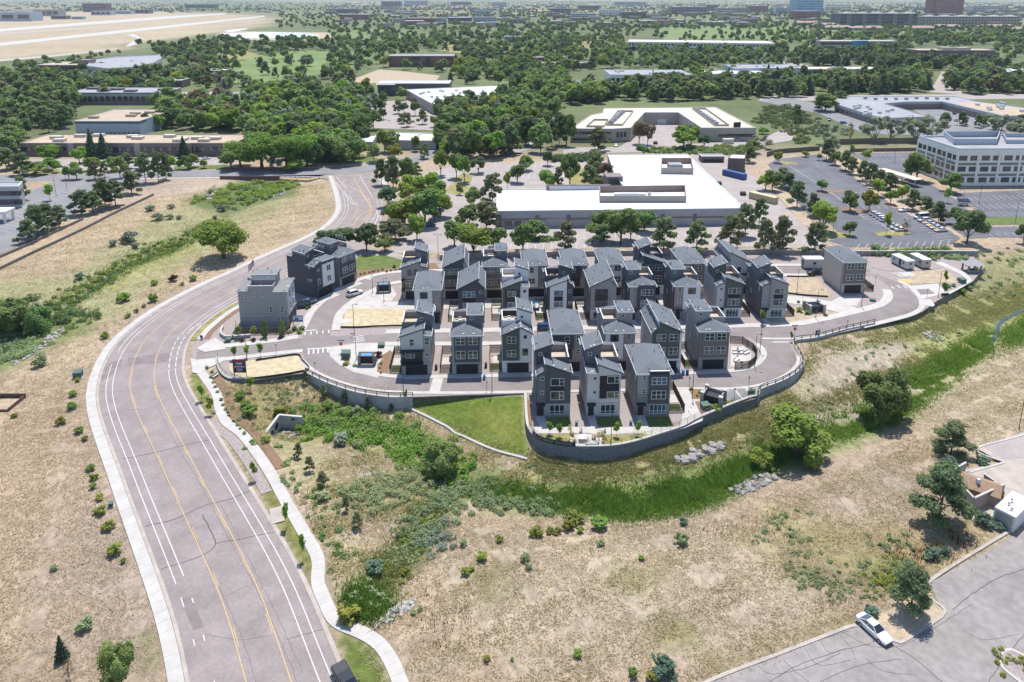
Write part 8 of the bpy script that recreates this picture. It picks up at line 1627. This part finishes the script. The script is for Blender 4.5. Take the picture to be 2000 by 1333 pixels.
shrubs('in the planting by the east driveway', 'shrubs by the east driveway', [('a',1561,610,14),('h',1576,614,12),('a',1545,606,12),('u',1612,618,9),('a',1560,592,8),('r',1845,562,10),('a',1852,562,10),('h',1862,560,9),('a',1872,548,8),('h',1880,575,14),('h',1893,566,14)])
shrubs('in the bark bed west of the rear row', 'shrubs in the west bark bed', [('h' if i % 3 else 'a', 696+i*8.5, 533-i*.8+((i*5) % 6), 6) for i in range(17)] + [('r',770,523,9)])
shrubs('on the mulch strip beside the footpath', 'low shrubs beside the footpath', [('a', x, y, 8) for x, y in ((404,720),(412,738),(417,748),(421,757),(425,767),(432,783),(441,801),(448,812),(457,823),(464,832),(470,838),(478,848),(446,806),(436,792),(414,728))])
shrubs('on the rear lawn strip above the stone wall', 'shrubs above the stone wall', [('h', x, 489+(x % 5), 9) for x in range(1250, 1640, 26)])
# hedges and thickets that nobody could count
def pick(poly, n, rs):
    q = GA(poly); out = []; lo, hi = q.min(0), q.max(0); tot = 0
    while tot < n: a = rs.uniform(lo, hi, (n*3, 2)); a = a[inside(a[:,0], a[:,1], q)]; out.append(a); tot += len(a)
    a = np.concatenate(out)[:n]; a = a + rs.normal(size=a.shape)*1.3; return np.column_stack([a, terr(a[:,0], a[:,1])-.05])
def blades(name, poly, n, h0, h1, wd, m, seed, lean=.35, patch=0.0):
    rs = np.random.default_rng(seed); p = pick(poly, n, rs) if isinstance(poly, list) else poly
    if patch: k = wob(p[:,0], p[:,1], 2.6, seed)+.5*wob(p[:,0], p[:,1], .9, seed); p = p[k > np.quantile(k, patch)]
    p = p[(seg_dist(p[:,0], p[:,1], FPc[::3]) > 1.25) & (np.abs(seg_dist(p[:,0], p[:,1], Y1[::4]+normals(Y1)[::4]*2.2)) > 9.3)]
    n = len(p); h = rs.uniform(h0, h1, n)*(.8+.35*wob(p[:,0], p[:,1], 3.0)); a = rs.random(n)*6.283; u = np.stack([np.cos(a), np.sin(a), 0*a], 1)*(wd*(.6+.8*rs.random(n)))[:,None]
    tip = p+np.stack([rs.normal(size=n)*lean*h, rs.normal(size=n)*lean*h, h], 1)
    return put(name, tris(name, np.stack([p-u, p+u, tip], 1), m), kind='stuff')
def thicket(name, poly, nclump, r0, r1, h0, h1, m, seed, per=60, ls=.22, patch=0.0):
    rs = np.random.default_rng(seed); p = pick(poly, nclump, rs); C_, O_ = [], []
    if patch: k = wob(p[:,0], p[:,1], 4.0, seed); p = p[k > np.quantile(k, patch)]
    for c in p: r = rs.uniform(r0, r1); h = rs.uniform(h0, h1); q, d = ball_pts(per, (c[0], c[1], c[2]+h*.45), (r, r, h*.55), rs, .6); C_.append(q); O_.append(d)
    q, o = np.concatenate(C_), np.concatenate(O_); q[:,2] = np.maximum(q[:,2], terr(q[:,0], q[:,1])+.05)
    return put(name, quads(name, fan(q, ls*(.6+.8*rs.random(len(q))), rs, out=o*.9), m), kind='stuff')
RE1 = [(900,938),(930,950),(1020,962),(1100,966),(1230,966),(1330,946),(1400,926),(1440,905),(1490,880),(1540,862),(1560,885),(1500,908),(1440,938),(1400,958),(1320,986),(1200,1000),(1080,988),(930,962)]
blades('reeds', RE1, 15000, .9, 1.7, .11, 'reed_dark', 1, .55, .2); blades('reeds', RE1, 5000, .9, 1.6, .11, 'reed_green', 71, .6); blades('reeds', [(1575,850),(1680,800),(1760,752),(1840,688),(1905,676),(1885,722),(1800,785),(1760,815),(1640,858)], 14000, .6, 1.2, .11, 'reed_green', 2, .7, .2); blades('reeds', [(1860,690),(1900,662),(1938,640),(1932,690),(1880,712)], 5000, .5, 1.0, .11, 'reed_green', 3, .7, .2)
blades('reeds', [(1090,985),(1200,1000),(1320,988),(1400,960),(1440,945),(1430,965),(1330,1005),(1200,1015),(1100,1000)], 6000, .4, .8, .09, 'reed_green', 4, .7); blades('reeds', [(700,1180),(735,1110),(800,1040),(850,990),(862,1000),(800,1080),(760,1140),(735,1200)], 4500, .4, .9, .09, 'grass_weed', 5, .7)
blades('reeds', [(690,1150),(730,1150),(750,1185),(720,1205),(690,1185)], 2600, .7, 1.4, .1, 'reed_dark', 6, .5)
thicket('willow_thicket', [(590,800),(700,808),(770,828),(830,858),(880,880),(915,908),(890,940),(850,930),(780,892),(700,868),(640,860),(600,845)], 230, .7, 1.5, 1.0, 2.0, 'leaf_bright', 7, 90, .16); thicket('willow_thicket', [(590,815),(700,815),(760,830),(760,850),(660,855),(595,845)], 60, .8, 1.5, 1.2, 2.0, 'leaf_green', 8, 90, .16, .2)
thicket('sage_thicket', [(655,962),(760,930),(850,900),(862,925),(860,950),(790,978),(690,992),(655,985)], 150, .6, 1.1, .8, 1.4, 'leaf_sage', 9, 80, .14); thicket('sage_thicket', [(870,948),(960,948),(1095,985),(1080,1004),(960,988),(905,1000),(850,1050),(810,1072),(790,1045),(830,1000)], 210, .5, 1.1, .7, 1.3, 'leaf_sage', 10, 80, .14, .12)
thicket('sage_thicket', [(820,1040),(870,1030),(885,1060),(830,1065)], 34, .5, 1.0, .7, 1.1, 'leaf_silver', 11, 80, .13); thicket('willow_thicket', [(-20,590),(60,588),(100,622),(170,612),(182,632),(90,652),(40,680),(-20,690)], 150, .8, 1.6, 1.1, 2.2, 'leaf_dark', 12, 80, .18, .25); thicket('willow_thicket', [(-20,650),(95,632),(80,690),(0,712),(-20,712)], 120, .8, 1.5, 1.0, 1.8, 'leaf_sage', 13, 80, .17, .1); thicket('willow_thicket', [(60,612),(170,600),(185,630),(100,650)], 60, .6, 1.2, .7, 1.2, 'leaf_green', 14, 70, .16, .3)
thicket('willow_thicket', [(365,398),(440,362),(530,353),(585,352),(566,376),(490,398),(400,404)], 170, .9, 2.0, 1.2, 2.4, 'leaf_bright', 15, 90, .24, .15); thicket('willow_thicket', [(400,400),(470,362),(540,358),(520,390),(440,410)], 50, .9, 1.8, 1.2, 2.2, 'leaf_sage', 16, 80, .22, .2); thicket('ditch_plants', [(100,602),(165,560),(250,508),(330,480),(395,448),(400,456),(330,492),(255,518),(170,572),(108,614)], 130, .4, .9, .5, 1.0, 'leaf_yellow', 17, 50, .16)
thicket('juniper_bank', [(1498,208),(1540,206),(1600,240),(1604,268),(1560,284),(1530,255),(1470,240)], 210, 1.4, 2.8, 1.2, 2.2, 'leaf_dark', 18, 60, .4); thicket('hedge', [(1272,292),(1452,286),(1455,300),(1420,303),(1275,300)], 150, 1.3, 2.2, 1.2, 2.0, 'leaf_green', 19, 60, .36); thicket('hedge', [(1078,308),(1164,304),(1166,316),(1080,318)], 80, 1.3, 2.0, 1.8, 3.0, 'leaf_dark', 20, 60, .36); thicket('hedge', [(1690,497),(1720,493),(1845,490),(1850,499),(1760,503)], 60, .9, 1.5, 1.2, 2.0, 'leaf_green', 21, 70, .24); thicket('hedge', [(1020,468),(1100,462),(1100,468),(1022,474)], 40, .9, 1.4, 1.0, 1.6, 'leaf_green', 22, 60, .24)
thicket('hedge', [(1830,500),(1880,496),(1890,506),(1840,508)], 24, .7, 1.2, .9, 1.5, 'leaf_sage', 23, 60, .22); thicket('weed_clumps', [(440,765),(560,745),(700,780),(790,820),(880,870),(820,850),(660,815),(560,800),(480,840)], 130, .3, .8, .4, .9, 'leaf_sage', 24, 40, .13, .3); thicket('weed_clumps', [(480,850),(560,880),(640,1000),(700,1100),(640,1100),(560,970)], 90, .3, .7, .3, .8, 'leaf_green', 25, 36, .13, .35); thicket('weed_clumps', [(1030,905),(1200,920),(1480,820),(1600,740),(1720,660),(1850,610),(1900,600),(1880,660),(1700,760),(1500,880),(1300,940),(1100,950)], 170, .25, .7, .3, .7, 'leaf_sage', 26, 34, .13, .4)
thicket('weed_clumps', [(1500,990),(1700,1050),(1860,1060),(1820,1120),(1680,1160),(1560,1110),(1470,1060)], 110, .3, .8, .3, .8, 'leaf_sage', 27, 34, .13, .3); thicket('weed_clumps', [(1560,1112),(1650,1142),(1700,1150),(1690,1162),(1600,1146),(1552,1124)], 60, .3, .6, .3, .6, 'leaf_sage', 28, 34, .12); thicket('weed_clumps', [(1690,1115),(1760,1105),(1790,1150),(1720,1160)], 50, .3, .7, .3, .7, 'leaf_yellow', 29, 34, .12); thicket('weed_clumps', [(1880,500),(1990,480),(2040,490),(2040,560),(1960,590),(1890,560)], 90, .5, 1.1, .5, 1.2, 'leaf_sage', 30, 40, .2, .2)
thicket('ditch_plants', [(880,940),(905,952),(835,1062),(765,1152),(722,1192),(700,1180),(760,1088),(822,1008)], 130, .35, .8, .4, .9, 'leaf_sage', 51, 46, .13, .2); thicket('ditch_plants', [(870,950),(895,958),(828,1058),(760,1146),(722,1186),(708,1180),(766,1090),(826,1012)], 90, .35, .8, .4, .9, 'leaf_yellow', 52, 46, .13, .2)
thicket('ditch_plants', [(90,600),(165,552),(250,500),(330,470),(420,430),(425,445),(330,496),(255,524),(170,580),(108,622)], 170, .5, 1.1, .5, 1.1, 'leaf_green', 75, 46, .18, .15); blades('reeds', [(90,596),(165,548),(250,496),(330,466),(420,425),(430,448),(330,500),(255,530),(170,586),(100,628)], 6000, .4, .9, .12, 'reed_green', 74, .7)
blades('reeds', [(1962,645),(2040,600),(2040,640),(1965,690)], 4500, .5, 1.0, .11, 'reed_green', 73, .7)
thicket('ornamental_grass', [(1963,1281),(1975,1277),(1992,1287),(2040,1320),(2030,1340),(1990,1318)], 34, .3, .55, .5, .9, 'leaf_yellow', 31, 60, .1); thicket('ornamental_grass', [(1113,849),(1119,848),(1118,860),(1112,860)], 8, .25, .4, .9, 1.5, 'grass_straw', 32, 60, .1); thicket('ornamental_grass', [(1172,850),(1180,851),(1180,868),(1172,868)], 12, .25, .4, .9, 1.5, 'grass_straw', 33, 60, .1)
blades('dock_stalks', [(1740,1055),(1800,1045),(1880,1038),(1885,1072),(1800,1100),(1740,1112)], 900, .5, 1.1, .06, 'dock_rust', 34, .08, .35); blades('dock_stalks', [(1340,1010),(1500,1010),(1560,1050),(1500,1060),(1350,1045)], 260, .5, 1.1, .06, 'dock_rust', 35, .08, .4); blades('dock_stalks', [(1600,780),(1850,880),(1800,920),(1640,880)], 120, .4, .9, .06, 'dock_rust', 36, .08, .3); blades('dock_stalks', [(830,1150),(930,1160),(920,1290),(830,1250)], 360, .3, .8, .07, 'dock_rust', 37, .1, .4)
# dry grass over the open ground: tufts near the camera, thinner farther off
FIELD = [[(-60,720),(160,760),(160,800),(300,1230),(310,1400),(-200,1400)], [(860,1000),(1100,1012),(1330,1010),(1500,960),(1700,900),(1990,640),(2040,640),(2040,840),(1900,880),(1870,930),(1870,1000),(1960,1045),(1815,1140),(1830,1185),(1700,1210),(1666,1222),(1380,1330),(1290,1400),(780,1400),(700,1240),(720,1200)], [(400,760),(450,742),(600,740),(800,782),(1030,900),(1030,960),(900,930),(700,830),(520,850),(560,960),(640,1100),(700,1200),(720,1180),(860,960),(1000,960),(880,940),(660,860),(600,990),(520,880),(430,790)], [(0,520),(300,385),(560,360),(640,360),(655,420),(500,500),(330,580),(200,680),(150,760),(0,700)]]
blades('dry_grass', FIELD[0], 36000, .12, .34, .07, 'grass_dry', 41, 1.3, .12); blades('dry_grass', FIELD[1], 80000, .12, .34, .075, 'grass_dry', 42, 1.3, .15); blades('dry_grass', FIELD[2], 34000, .15, .45, .08, 'grass_straw', 43, 1.1, .2); blades('dry_grass', FIELD[3], 34000, .2, .5, .10, 'grass_straw', 44, 1.1, .25)
blades('green_weeds', FIELD[1], 22000, .12, .4, .07, 'grass_weed', 45, .95, .72); blades('green_weeds', FIELD[2], 26000, .15, .5, .08, 'grass_weed', 46, .95, .45); blades('green_weeds', FIELD[3], 18000, .2, .5, .09, 'grass_weed', 47, .95, .5)
for k_, (q_, n_) in enumerate((([(1030,885),(1200,902),(1480,800),(1545,765),(1565,785),(1480,852),(1300,920),(1100,945),(1030,930)], 22000), ([(1556,700),(1600,668),(1720,640),(1900,580),(2040,540),(2040,590),(1900,640),(1800,655),(1720,668),(1600,692),(1562,745)], 22000), ([(1480,870),(1600,800),(1760,738),(1850,690),(1830,680),(1740,720),(1590,785),(1470,850)], 9000))):
    blades('bank_grass', q_, n_, .2, .6, .085, 'grass_weed', 48+k_, 1.0, .12); blades('bank_grass', q_, int(n_*.6), .2, .5, .08, 'grass_straw', 60+k_, 1.0, .2)
# ------------------------------------------------------------------ vehicles
mat('paint_car_white', (.55,.56,.57), .25, .02, 1, spec=.6); mat('paint_car_black', (.015,.016,.02), .2, .05, 1, spec=.7); mat('paint_car_blue', (.02,.06,.16), .2, .05, 1, spec=.7); mat('paint_car_teal', (.02,.16,.28), .25, .05, 1, spec=.6); mat('paint_car_silver', (.34,.36,.38), .25, .03, 1, metal=.3, spec=.6); mat('paint_car_grey', (.10,.11,.125), .22, .03, 1, metal=.3, spec=.6)
mat('wrap_orange', (.50,.20,.02), .4, .05, 1); mat('wrap_yellow', (.55,.36,.06), .4, .05, 1); mat('lamp_clear', (.5,.5,.5), .15, .02, 1, spec=.7); mat('lamp_red', (.30,.015,.02), .2, .02, 1); mat('car_glass', (.015,.02,.025), .05, .2, .6, spec=.9)
CARS = {   # stations (x from front, half width, sill z, shoulder z) and cabin outline
 'sedan': dict(L=4.85, st=[(0,.62,.38,.60),(.12,.80,.25,.68),(.6,.90,.22,.80),(1.35,.92,.20,.93),(2.4,.93,.20,.95),(3.6,.92,.20,.98),(4.3,.88,.24,1.0),(4.72,.80,.30,.96),(4.85,.68,.42,.80)], cab=[(1.35,.93),(2.15,1.40),(3.25,1.43),(4.25,1.0)], cw=(.80,.58), wh=(.92,3.75,.33)),
 'suv': dict(L=4.75, st=[(0,.66,.42,.78),(.12,.84,.30,.92),(.6,.92,.26,1.02),(1.25,.94,.24,1.10),(2.4,.95,.24,1.12),(3.7,.94,.24,1.14),(4.45,.92,.28,1.14),(4.70,.86,.36,1.05),(4.75,.78,.45,.9)], cab=[(1.15,1.10),(1.85,1.66),(3.95,1.70),(4.62,1.14)], cw=(.84,.66), wh=(.92,3.72,.37)),
 'van': dict(L=5.9, st=[(0,.74,.45,.95),(.12,.92,.32,1.1),(.5,.98,.28,1.22),(.9,1.0,.26,1.3),(3,1.01,.26,1.32),(5,1.01,.26,1.32),(5.8,1.0,.3,1.32),(5.9,.94,.42,1.2)], cab=[(.65,1.28),(1.5,2.35),(5.6,2.45),(5.85,1.32)], cw=(.92,.80), wh=(1.0,4.6,.38)),
 'pickup': dict(L=5.8, st=[(0,.74,.55,.95),(.12,.92,.42,1.08),(.6,.99,.38,1.18),(1.5,1.0,.36,1.24),(2.4,1.01,.36,1.24),(4.2,1.01,.36,1.24),(5.7,1.0,.40,1.22),(5.8,.96,.5,1.15)], cab=[(1.45,1.24),(2.15,1.88),(3.6,1.92),(4.0,1.24)], cw=(.90,.74), wh=(1.05,4.5,.42)),
}
_cm = {}
def car_parts(kind):
    if kind in _cm: return _cm[kind]
    c = CARS[kind]; L = c['L']; v, f = [], []
    ring = lambda x, w_, z0, z1: [(-w_*.86,z0),(-w_,z0+.12),(-w_,z1-.22),(-w_*.93,z1-.06),(-w_*.72,z1),(w_*.72,z1),(w_*.93,z1-.06),(w_,z1-.22),(w_,z0+.12),(w_*.86,z0)]
    for (x, w_, z0, z1) in c['st']: v += [(y, x, z) for y, z in ring(x, w_, z0, z1)]
    n = 10; m_ = len(c['st'])
    for i in range(m_-1): f += [(i*n+k, i*n+(k+1)%n, (i+1)*n+(k+1)%n, (i+1)*n+k) for k in range(n)]
    f += [tuple(range(n))[::-1], tuple((m_-1)*n+k for k in range(n))]
    P_ = {}
    P_['body'] = MB().add(v, f)
    (x0,z0),(x1,z1),(x2,z2),(x3,z3) = c['cab']; wb, wt = c['cw']
    t = .03
    P_['roof'] = MB().slab([(-wt,x1,z1),(wt,x1,z1),(wt,x2,z2),(-wt,x2,z2)], .05).bar((-wt,x1,z1-.02),(-wb,x0+.05,z0-.03),.045,n=5).bar((wt,x1,z1-.02),(wb,x0+.05,z0-.03),.045,n=5).bar((-wt,x2,z2-.02),(-wb,x3-.05,z3-.03),.05,n=5).bar((wt,x2,z2-.02),(wb,x3-.05,z3-.03),.05,n=5).bar((-wt,(x1+x2)/2+.1,(z1+z2)/2-.03),(-wb,(x0+x3)/2+.1,z0),.035,n=5).bar((wt,(x1+x2)/2+.1,(z1+z2)/2-.03),(wb,(x0+x3)/2+.1,z0),.035,n=5)
    q = lambda a: MB().add(a, [(0,1,2,3)])
    P_['windscreen'] = q([(-wb,x0,z0-.03),(wb,x0,z0-.03),(wt,x1,z1-.02),(-wt,x1,z1-.02)]); P_['rear_window'] = q([(wb,x3,z3-.03),(-wb,x3,z3-.03),(-wt,x2,z2-.02),(wt,x2,z2-.02)])
    P_['side_window'] = q([(-wb,x3,z3-.03),(-wb,x0,z0-.03),(-wt,x1,z1-.03),(-wt,x2,z2-.03)]); P_['side_window2'] = q([(wb,x0,z0-.03),(wb,x3,z3-.03),(wt,x2,z2-.03),(wt,x1,z1-.03)])
    w0 = c['st'][1][1]; s1 = c['st'][1]
    for nm, x, zz, m2 in (('headlight', .02, s1[3]-.10, 1), ('tail_light', L-.10, c['st'][-2][3]-.18, 1)):
        for s_ in (-1, 1): P_[nm+('2' if s_ > 0 else '')] = MB().box(s_*w0*.72-.17, s_*w0*.72+.17, x-.02, x+.14, zz-.08, zz+.08)
    for s_ in (-1, 1): P_['mirror'+('2' if s_ > 0 else '')] = MB().box(s_*(c['st'][3][1]+.10)-.10, s_*(c['st'][3][1]+.10)+.10, x0+.30, x0+.45, z0, z0+.17)
    P_['grille'] = MB().box(-w0*.55, w0*.55, -.03, .1, s1[2]+.12, s1[2]+.3)
    r_ = c['wh'][2]; ty = MB().bar((-.11,0,0),(.11,0,0), r_, n=14); rm = MB().bar((-.125,0,0),(.125,0,0), r_*.62, n=10)
    if kind == 'pickup': P_['bed_liner'] = MB().box(-.84,.84,4.1,5.65,1.2,1.27)
    ms = {k: b.mesh(re_.sub(r'\d', '', k), M({'body':'paint_car_white','roof':'paint_car_white','mirror':'paint_car_white','mirror2':'paint_car_white','headlight':'lamp_clear','headlight2':'lamp_clear','tail_light':'lamp_red','tail_light2':'lamp_red','grille':'plastic_black','bed_liner':'plastic_black'}.get(k, 'car_glass')), sm=(k == 'body')) for k, b in P_.items()}
    for p_ in ms['body'].polygons: p_.use_smooth = True
    _cm[kind] = (ms, ty.mesh('tyre', M('rubber')), rm.mesh('rim', M('metal_grey'))); return _cm[kind]
import re as re_
_pm = {}
def car(kind, px, face, label, paint, group=None, wrap=None, cat='car', name='parked_car', z=0.03, loc=None):
    """px is the middle of the car on the ground, face a picture point it points towards"""
    ms, ty, rm = car_parts(kind); c = CARS[kind]; p = P(px[0], px[1]) if loc is None else Vector(loc); q = P(*face); a = math.atan2(q.y-p.y, q.x-p.x) + math.pi/2
    root = empty(name, label, cat, (p.x, p.y, z), a, group); L = c['L']
    for k, me in ms.items():
        nm = re_.sub(r'\d', '', k)
        if k in ('body','roof','mirror','mirror2') and paint != 'paint_car_white':
            kk = (kind, k, paint)
            if kk not in _pm: _pm[kk] = me.copy(); _pm[kk].materials[0] = M(paint)
            me = _pm[kk]
        put(nm, me, root, (0, -L/2, 0))
    w_ = c['st'][3][1]
    for x in c['wh'][:2]:
        for s_ in (-1, 1): o = put('wheel', ty, root, (s_*(w_-.10), x-L/2, c['wh'][2])); put('rim', rm, o)
    if wrap:
        for s_ in (-1, 1):
            b = MB(); x0 = s_*(w_+.012); b.prism([(x0-.02,-L/2+.35),(x0+.02,-L/2+.35),(x0+.02,-L/2+2.9),(x0-.02,-L/2+2.9)], [.55,.55,.35,.35], [.80,.80,.72,.72]); b.build('wrap_panel', M(wrap), root)
        MB().box(-.6,.6,-L/2+.35,-L/2+1.15,c['st'][3][3]-.16,c['st'][3][3]-.02).build('wrap_panel', M(wrap), root)
    return root
car('sedan', (1706,1235), (1740,1266), 'white sedan parked at the kerb of the lower right car park', 'paint_car_white', z=.03)
p = P(679,1312,1.3); car('pickup', (0,0), (760,1500), 'black pickup on the arterial cut by the bottom edge', 'paint_car_black', loc=(p.x+.1,p.y-1.0,0), name='pickup_truck', cat='pickup')
car('suv', (693,577), (720,569), 'white SUV driving on the west loop street', 'paint_car_white', name='moving_car'); car('suv', (590,601), (560,604), 'black SUV in the driveway of the grey show house', 'paint_car_black'); car('sedan', (602,593), (575,600), 'silver car beside the black SUV behind the show house', 'paint_car_silver')
car('suv', (1067,644), (1100,643), 'dark blue SUV on the middle street beside the taupe hipped house', 'paint_car_blue'); car('sedan', (1047,600), (1047,590), 'bright blue car in the alley gap beside the white framed house', 'paint_car_teal'); car('pickup', (1595,537), (1570,537), 'black pickup beside the grey storage trailer on the north street', 'paint_car_black', name='pickup_truck', cat='pickup'); car('sedan', (838,442), (860,443), 'dark blue car under the trees of the tan car park', 'paint_car_blue')
G1 = 'wrapped fleet cars in the dark car park'
for i, a in enumerate(((1709,421),(1716,425),(1723,429.5),(1729,433.5))): car('suv', a, (a[0]+30, a[1]-1.5), ('rearmost','second','third','front')[i]+' white and orange minivan of the west fleet row', 'paint_car_white', G1, 'wrap_orange')
for i, a in enumerate(((1744,443),(1751,447.5),(1760,451.5))): car('sedan', a, (a[0]+30, a[1]-1.5), ('rearmost','middle','front')[i]+' orange wrapped sedan of the west fleet row before the island', 'paint_car_white', G1, 'wrap_orange')
car('van', (1799,428), (1770,430), 'tall white passenger van at the back of the east fleet row', 'paint_car_white', name='passenger_van', cat='van'); car('suv', (1804,433.5), (1775,435), 'white and orange minivan beside the tall white van', 'paint_car_white', G1, 'wrap_orange')
for i, a in enumerate(((1814,438),(1821,443),(1828,447.5),(1837,452.5))): car('sedan', a, (a[0]-30, a[1]+1.5), ('rearmost','second','third','front')[i]+' yellow and orange taxi of the east fleet row', 'paint_car_white', G1, 'wrap_yellow' if i % 2 else 'wrap_orange')
car('sedan', (1766,413.5), (1730,415), 'plain white sedan alone behind the fleet rows', 'paint_car_white'); car('suv', (1647,242), (1680,241), 'bright blue SUV outside the grey business units', 'paint_car_teal'); car('sedan', (1598,234), (1630,233), 'black car under the tree by the grey business units', 'paint_car_black'); car('suv', (1574,227), (1600,228), 'black SUV by the juniper bank', 'paint_car_black')
car('sedan', (365,321), (395,320), 'black car in the car park of the mauve building', 'paint_car_black'); car('sedan', (402,312), (425,308), 'white car in the car park of the mauve building', 'paint_car_white'); car('sedan', (1203,286), (1203,300), 'white car at the front of the cream building', 'paint_car_white'); car('van', (1439,275), (1445,290), 'white motorhome at the cream building dock', 'paint_car_white', name='motorhome', cat='motorhome'); car('sedan', (112,328), (130,326), 'black car near the left car park entrance', 'paint_car_black')
rs = random.Random(8)
for i, (x, y) in enumerate(((760,236),(778,238),(796,240),(742,228),(726,214),(748,208),(816,236),(345,196),(392,193),(1620,236),(1905,238),(720,190))): car(('sedan','suv')[i % 2], (x,y), (x+rs.choice((-1,1))*4, y+18), 'parked '+('white sedan','grey SUV','silver sedan','black SUV')[i % 4]+' '+('by the tree row under the white hall','second under the white hall','third under the white hall','at the grey lot edge','by the showroom drive','near the showroom corner','at the east end under the white hall','in the lot before the curved office','beside the creek lot verge','outside the grey units corner','in the yard of the tan wing','beside the dark showroom')[i], ('paint_car_white','paint_car_grey','paint_car_silver','paint_car_black')[i % 4])
root = empty('light_trailer', 'small trailer with raised dark solar panel in the office car park', 'trailer', P(1881,402)); MB().box(-1.5,1.5,-.8,.8,.4,.9).build('chassis', M('metal_white'), root); MB().slab([(-2.4,-1.2,1.7),(2.4,-1.2,1.7),(2.4,1.2,2.6),(-2.4,1.2,2.6)],.1).build('solar_panel', M('paint_car_black'), root); MB().bar((0,0,.9),(0,0,2.2),.08).bar((0,.4,.9),(0,.4,7.5),.06).build('mast', M('metal_grey'), root)
for x in (-1.2,1.2): MB().bar((x,-.9,.35),(x,-.75,.35),.35,n=10).build('wheel', M('rubber'), root)

# ------------------------------------------------------------------ air
m = bpy.data.materials.new('haze'); m.use_nodes = True; t = m.node_tree; t.nodes.remove(t.nodes['Principled BSDF'])
pv = nd(t, 'ShaderNodeVolumePrincipled'); pv.inputs['Color'].default_value = (.80,.88,1.0,1); pv.inputs['Density'].default_value = HAZE; pv.inputs['Anisotropy'].default_value = 0.0
t.links.new(pv.outputs[0], t.nodes['Material Output'].inputs['Volume'])
MB().box(-30000,30000,-3500,45000,-8,210).build('haze', m, kind='stuff')
# things still sharing a name are told apart by their order as seen
_dup = {}
for o in C.objects:
    if 'category' in o and 'label' in o: _dup.setdefault(o['label'], []).append(o)
for lb, L in _dup.items():
    if len(L) > 1:
        L.sort(key=lambda o: o.location.x/max(1, o.location.y)); n = len(L)
        for i, o in enumerate(L):
            o['label'] = lb+', '+('leftmost' if i == 0 else 'rightmost' if i == n-1 else ORD[i]+' from the left')
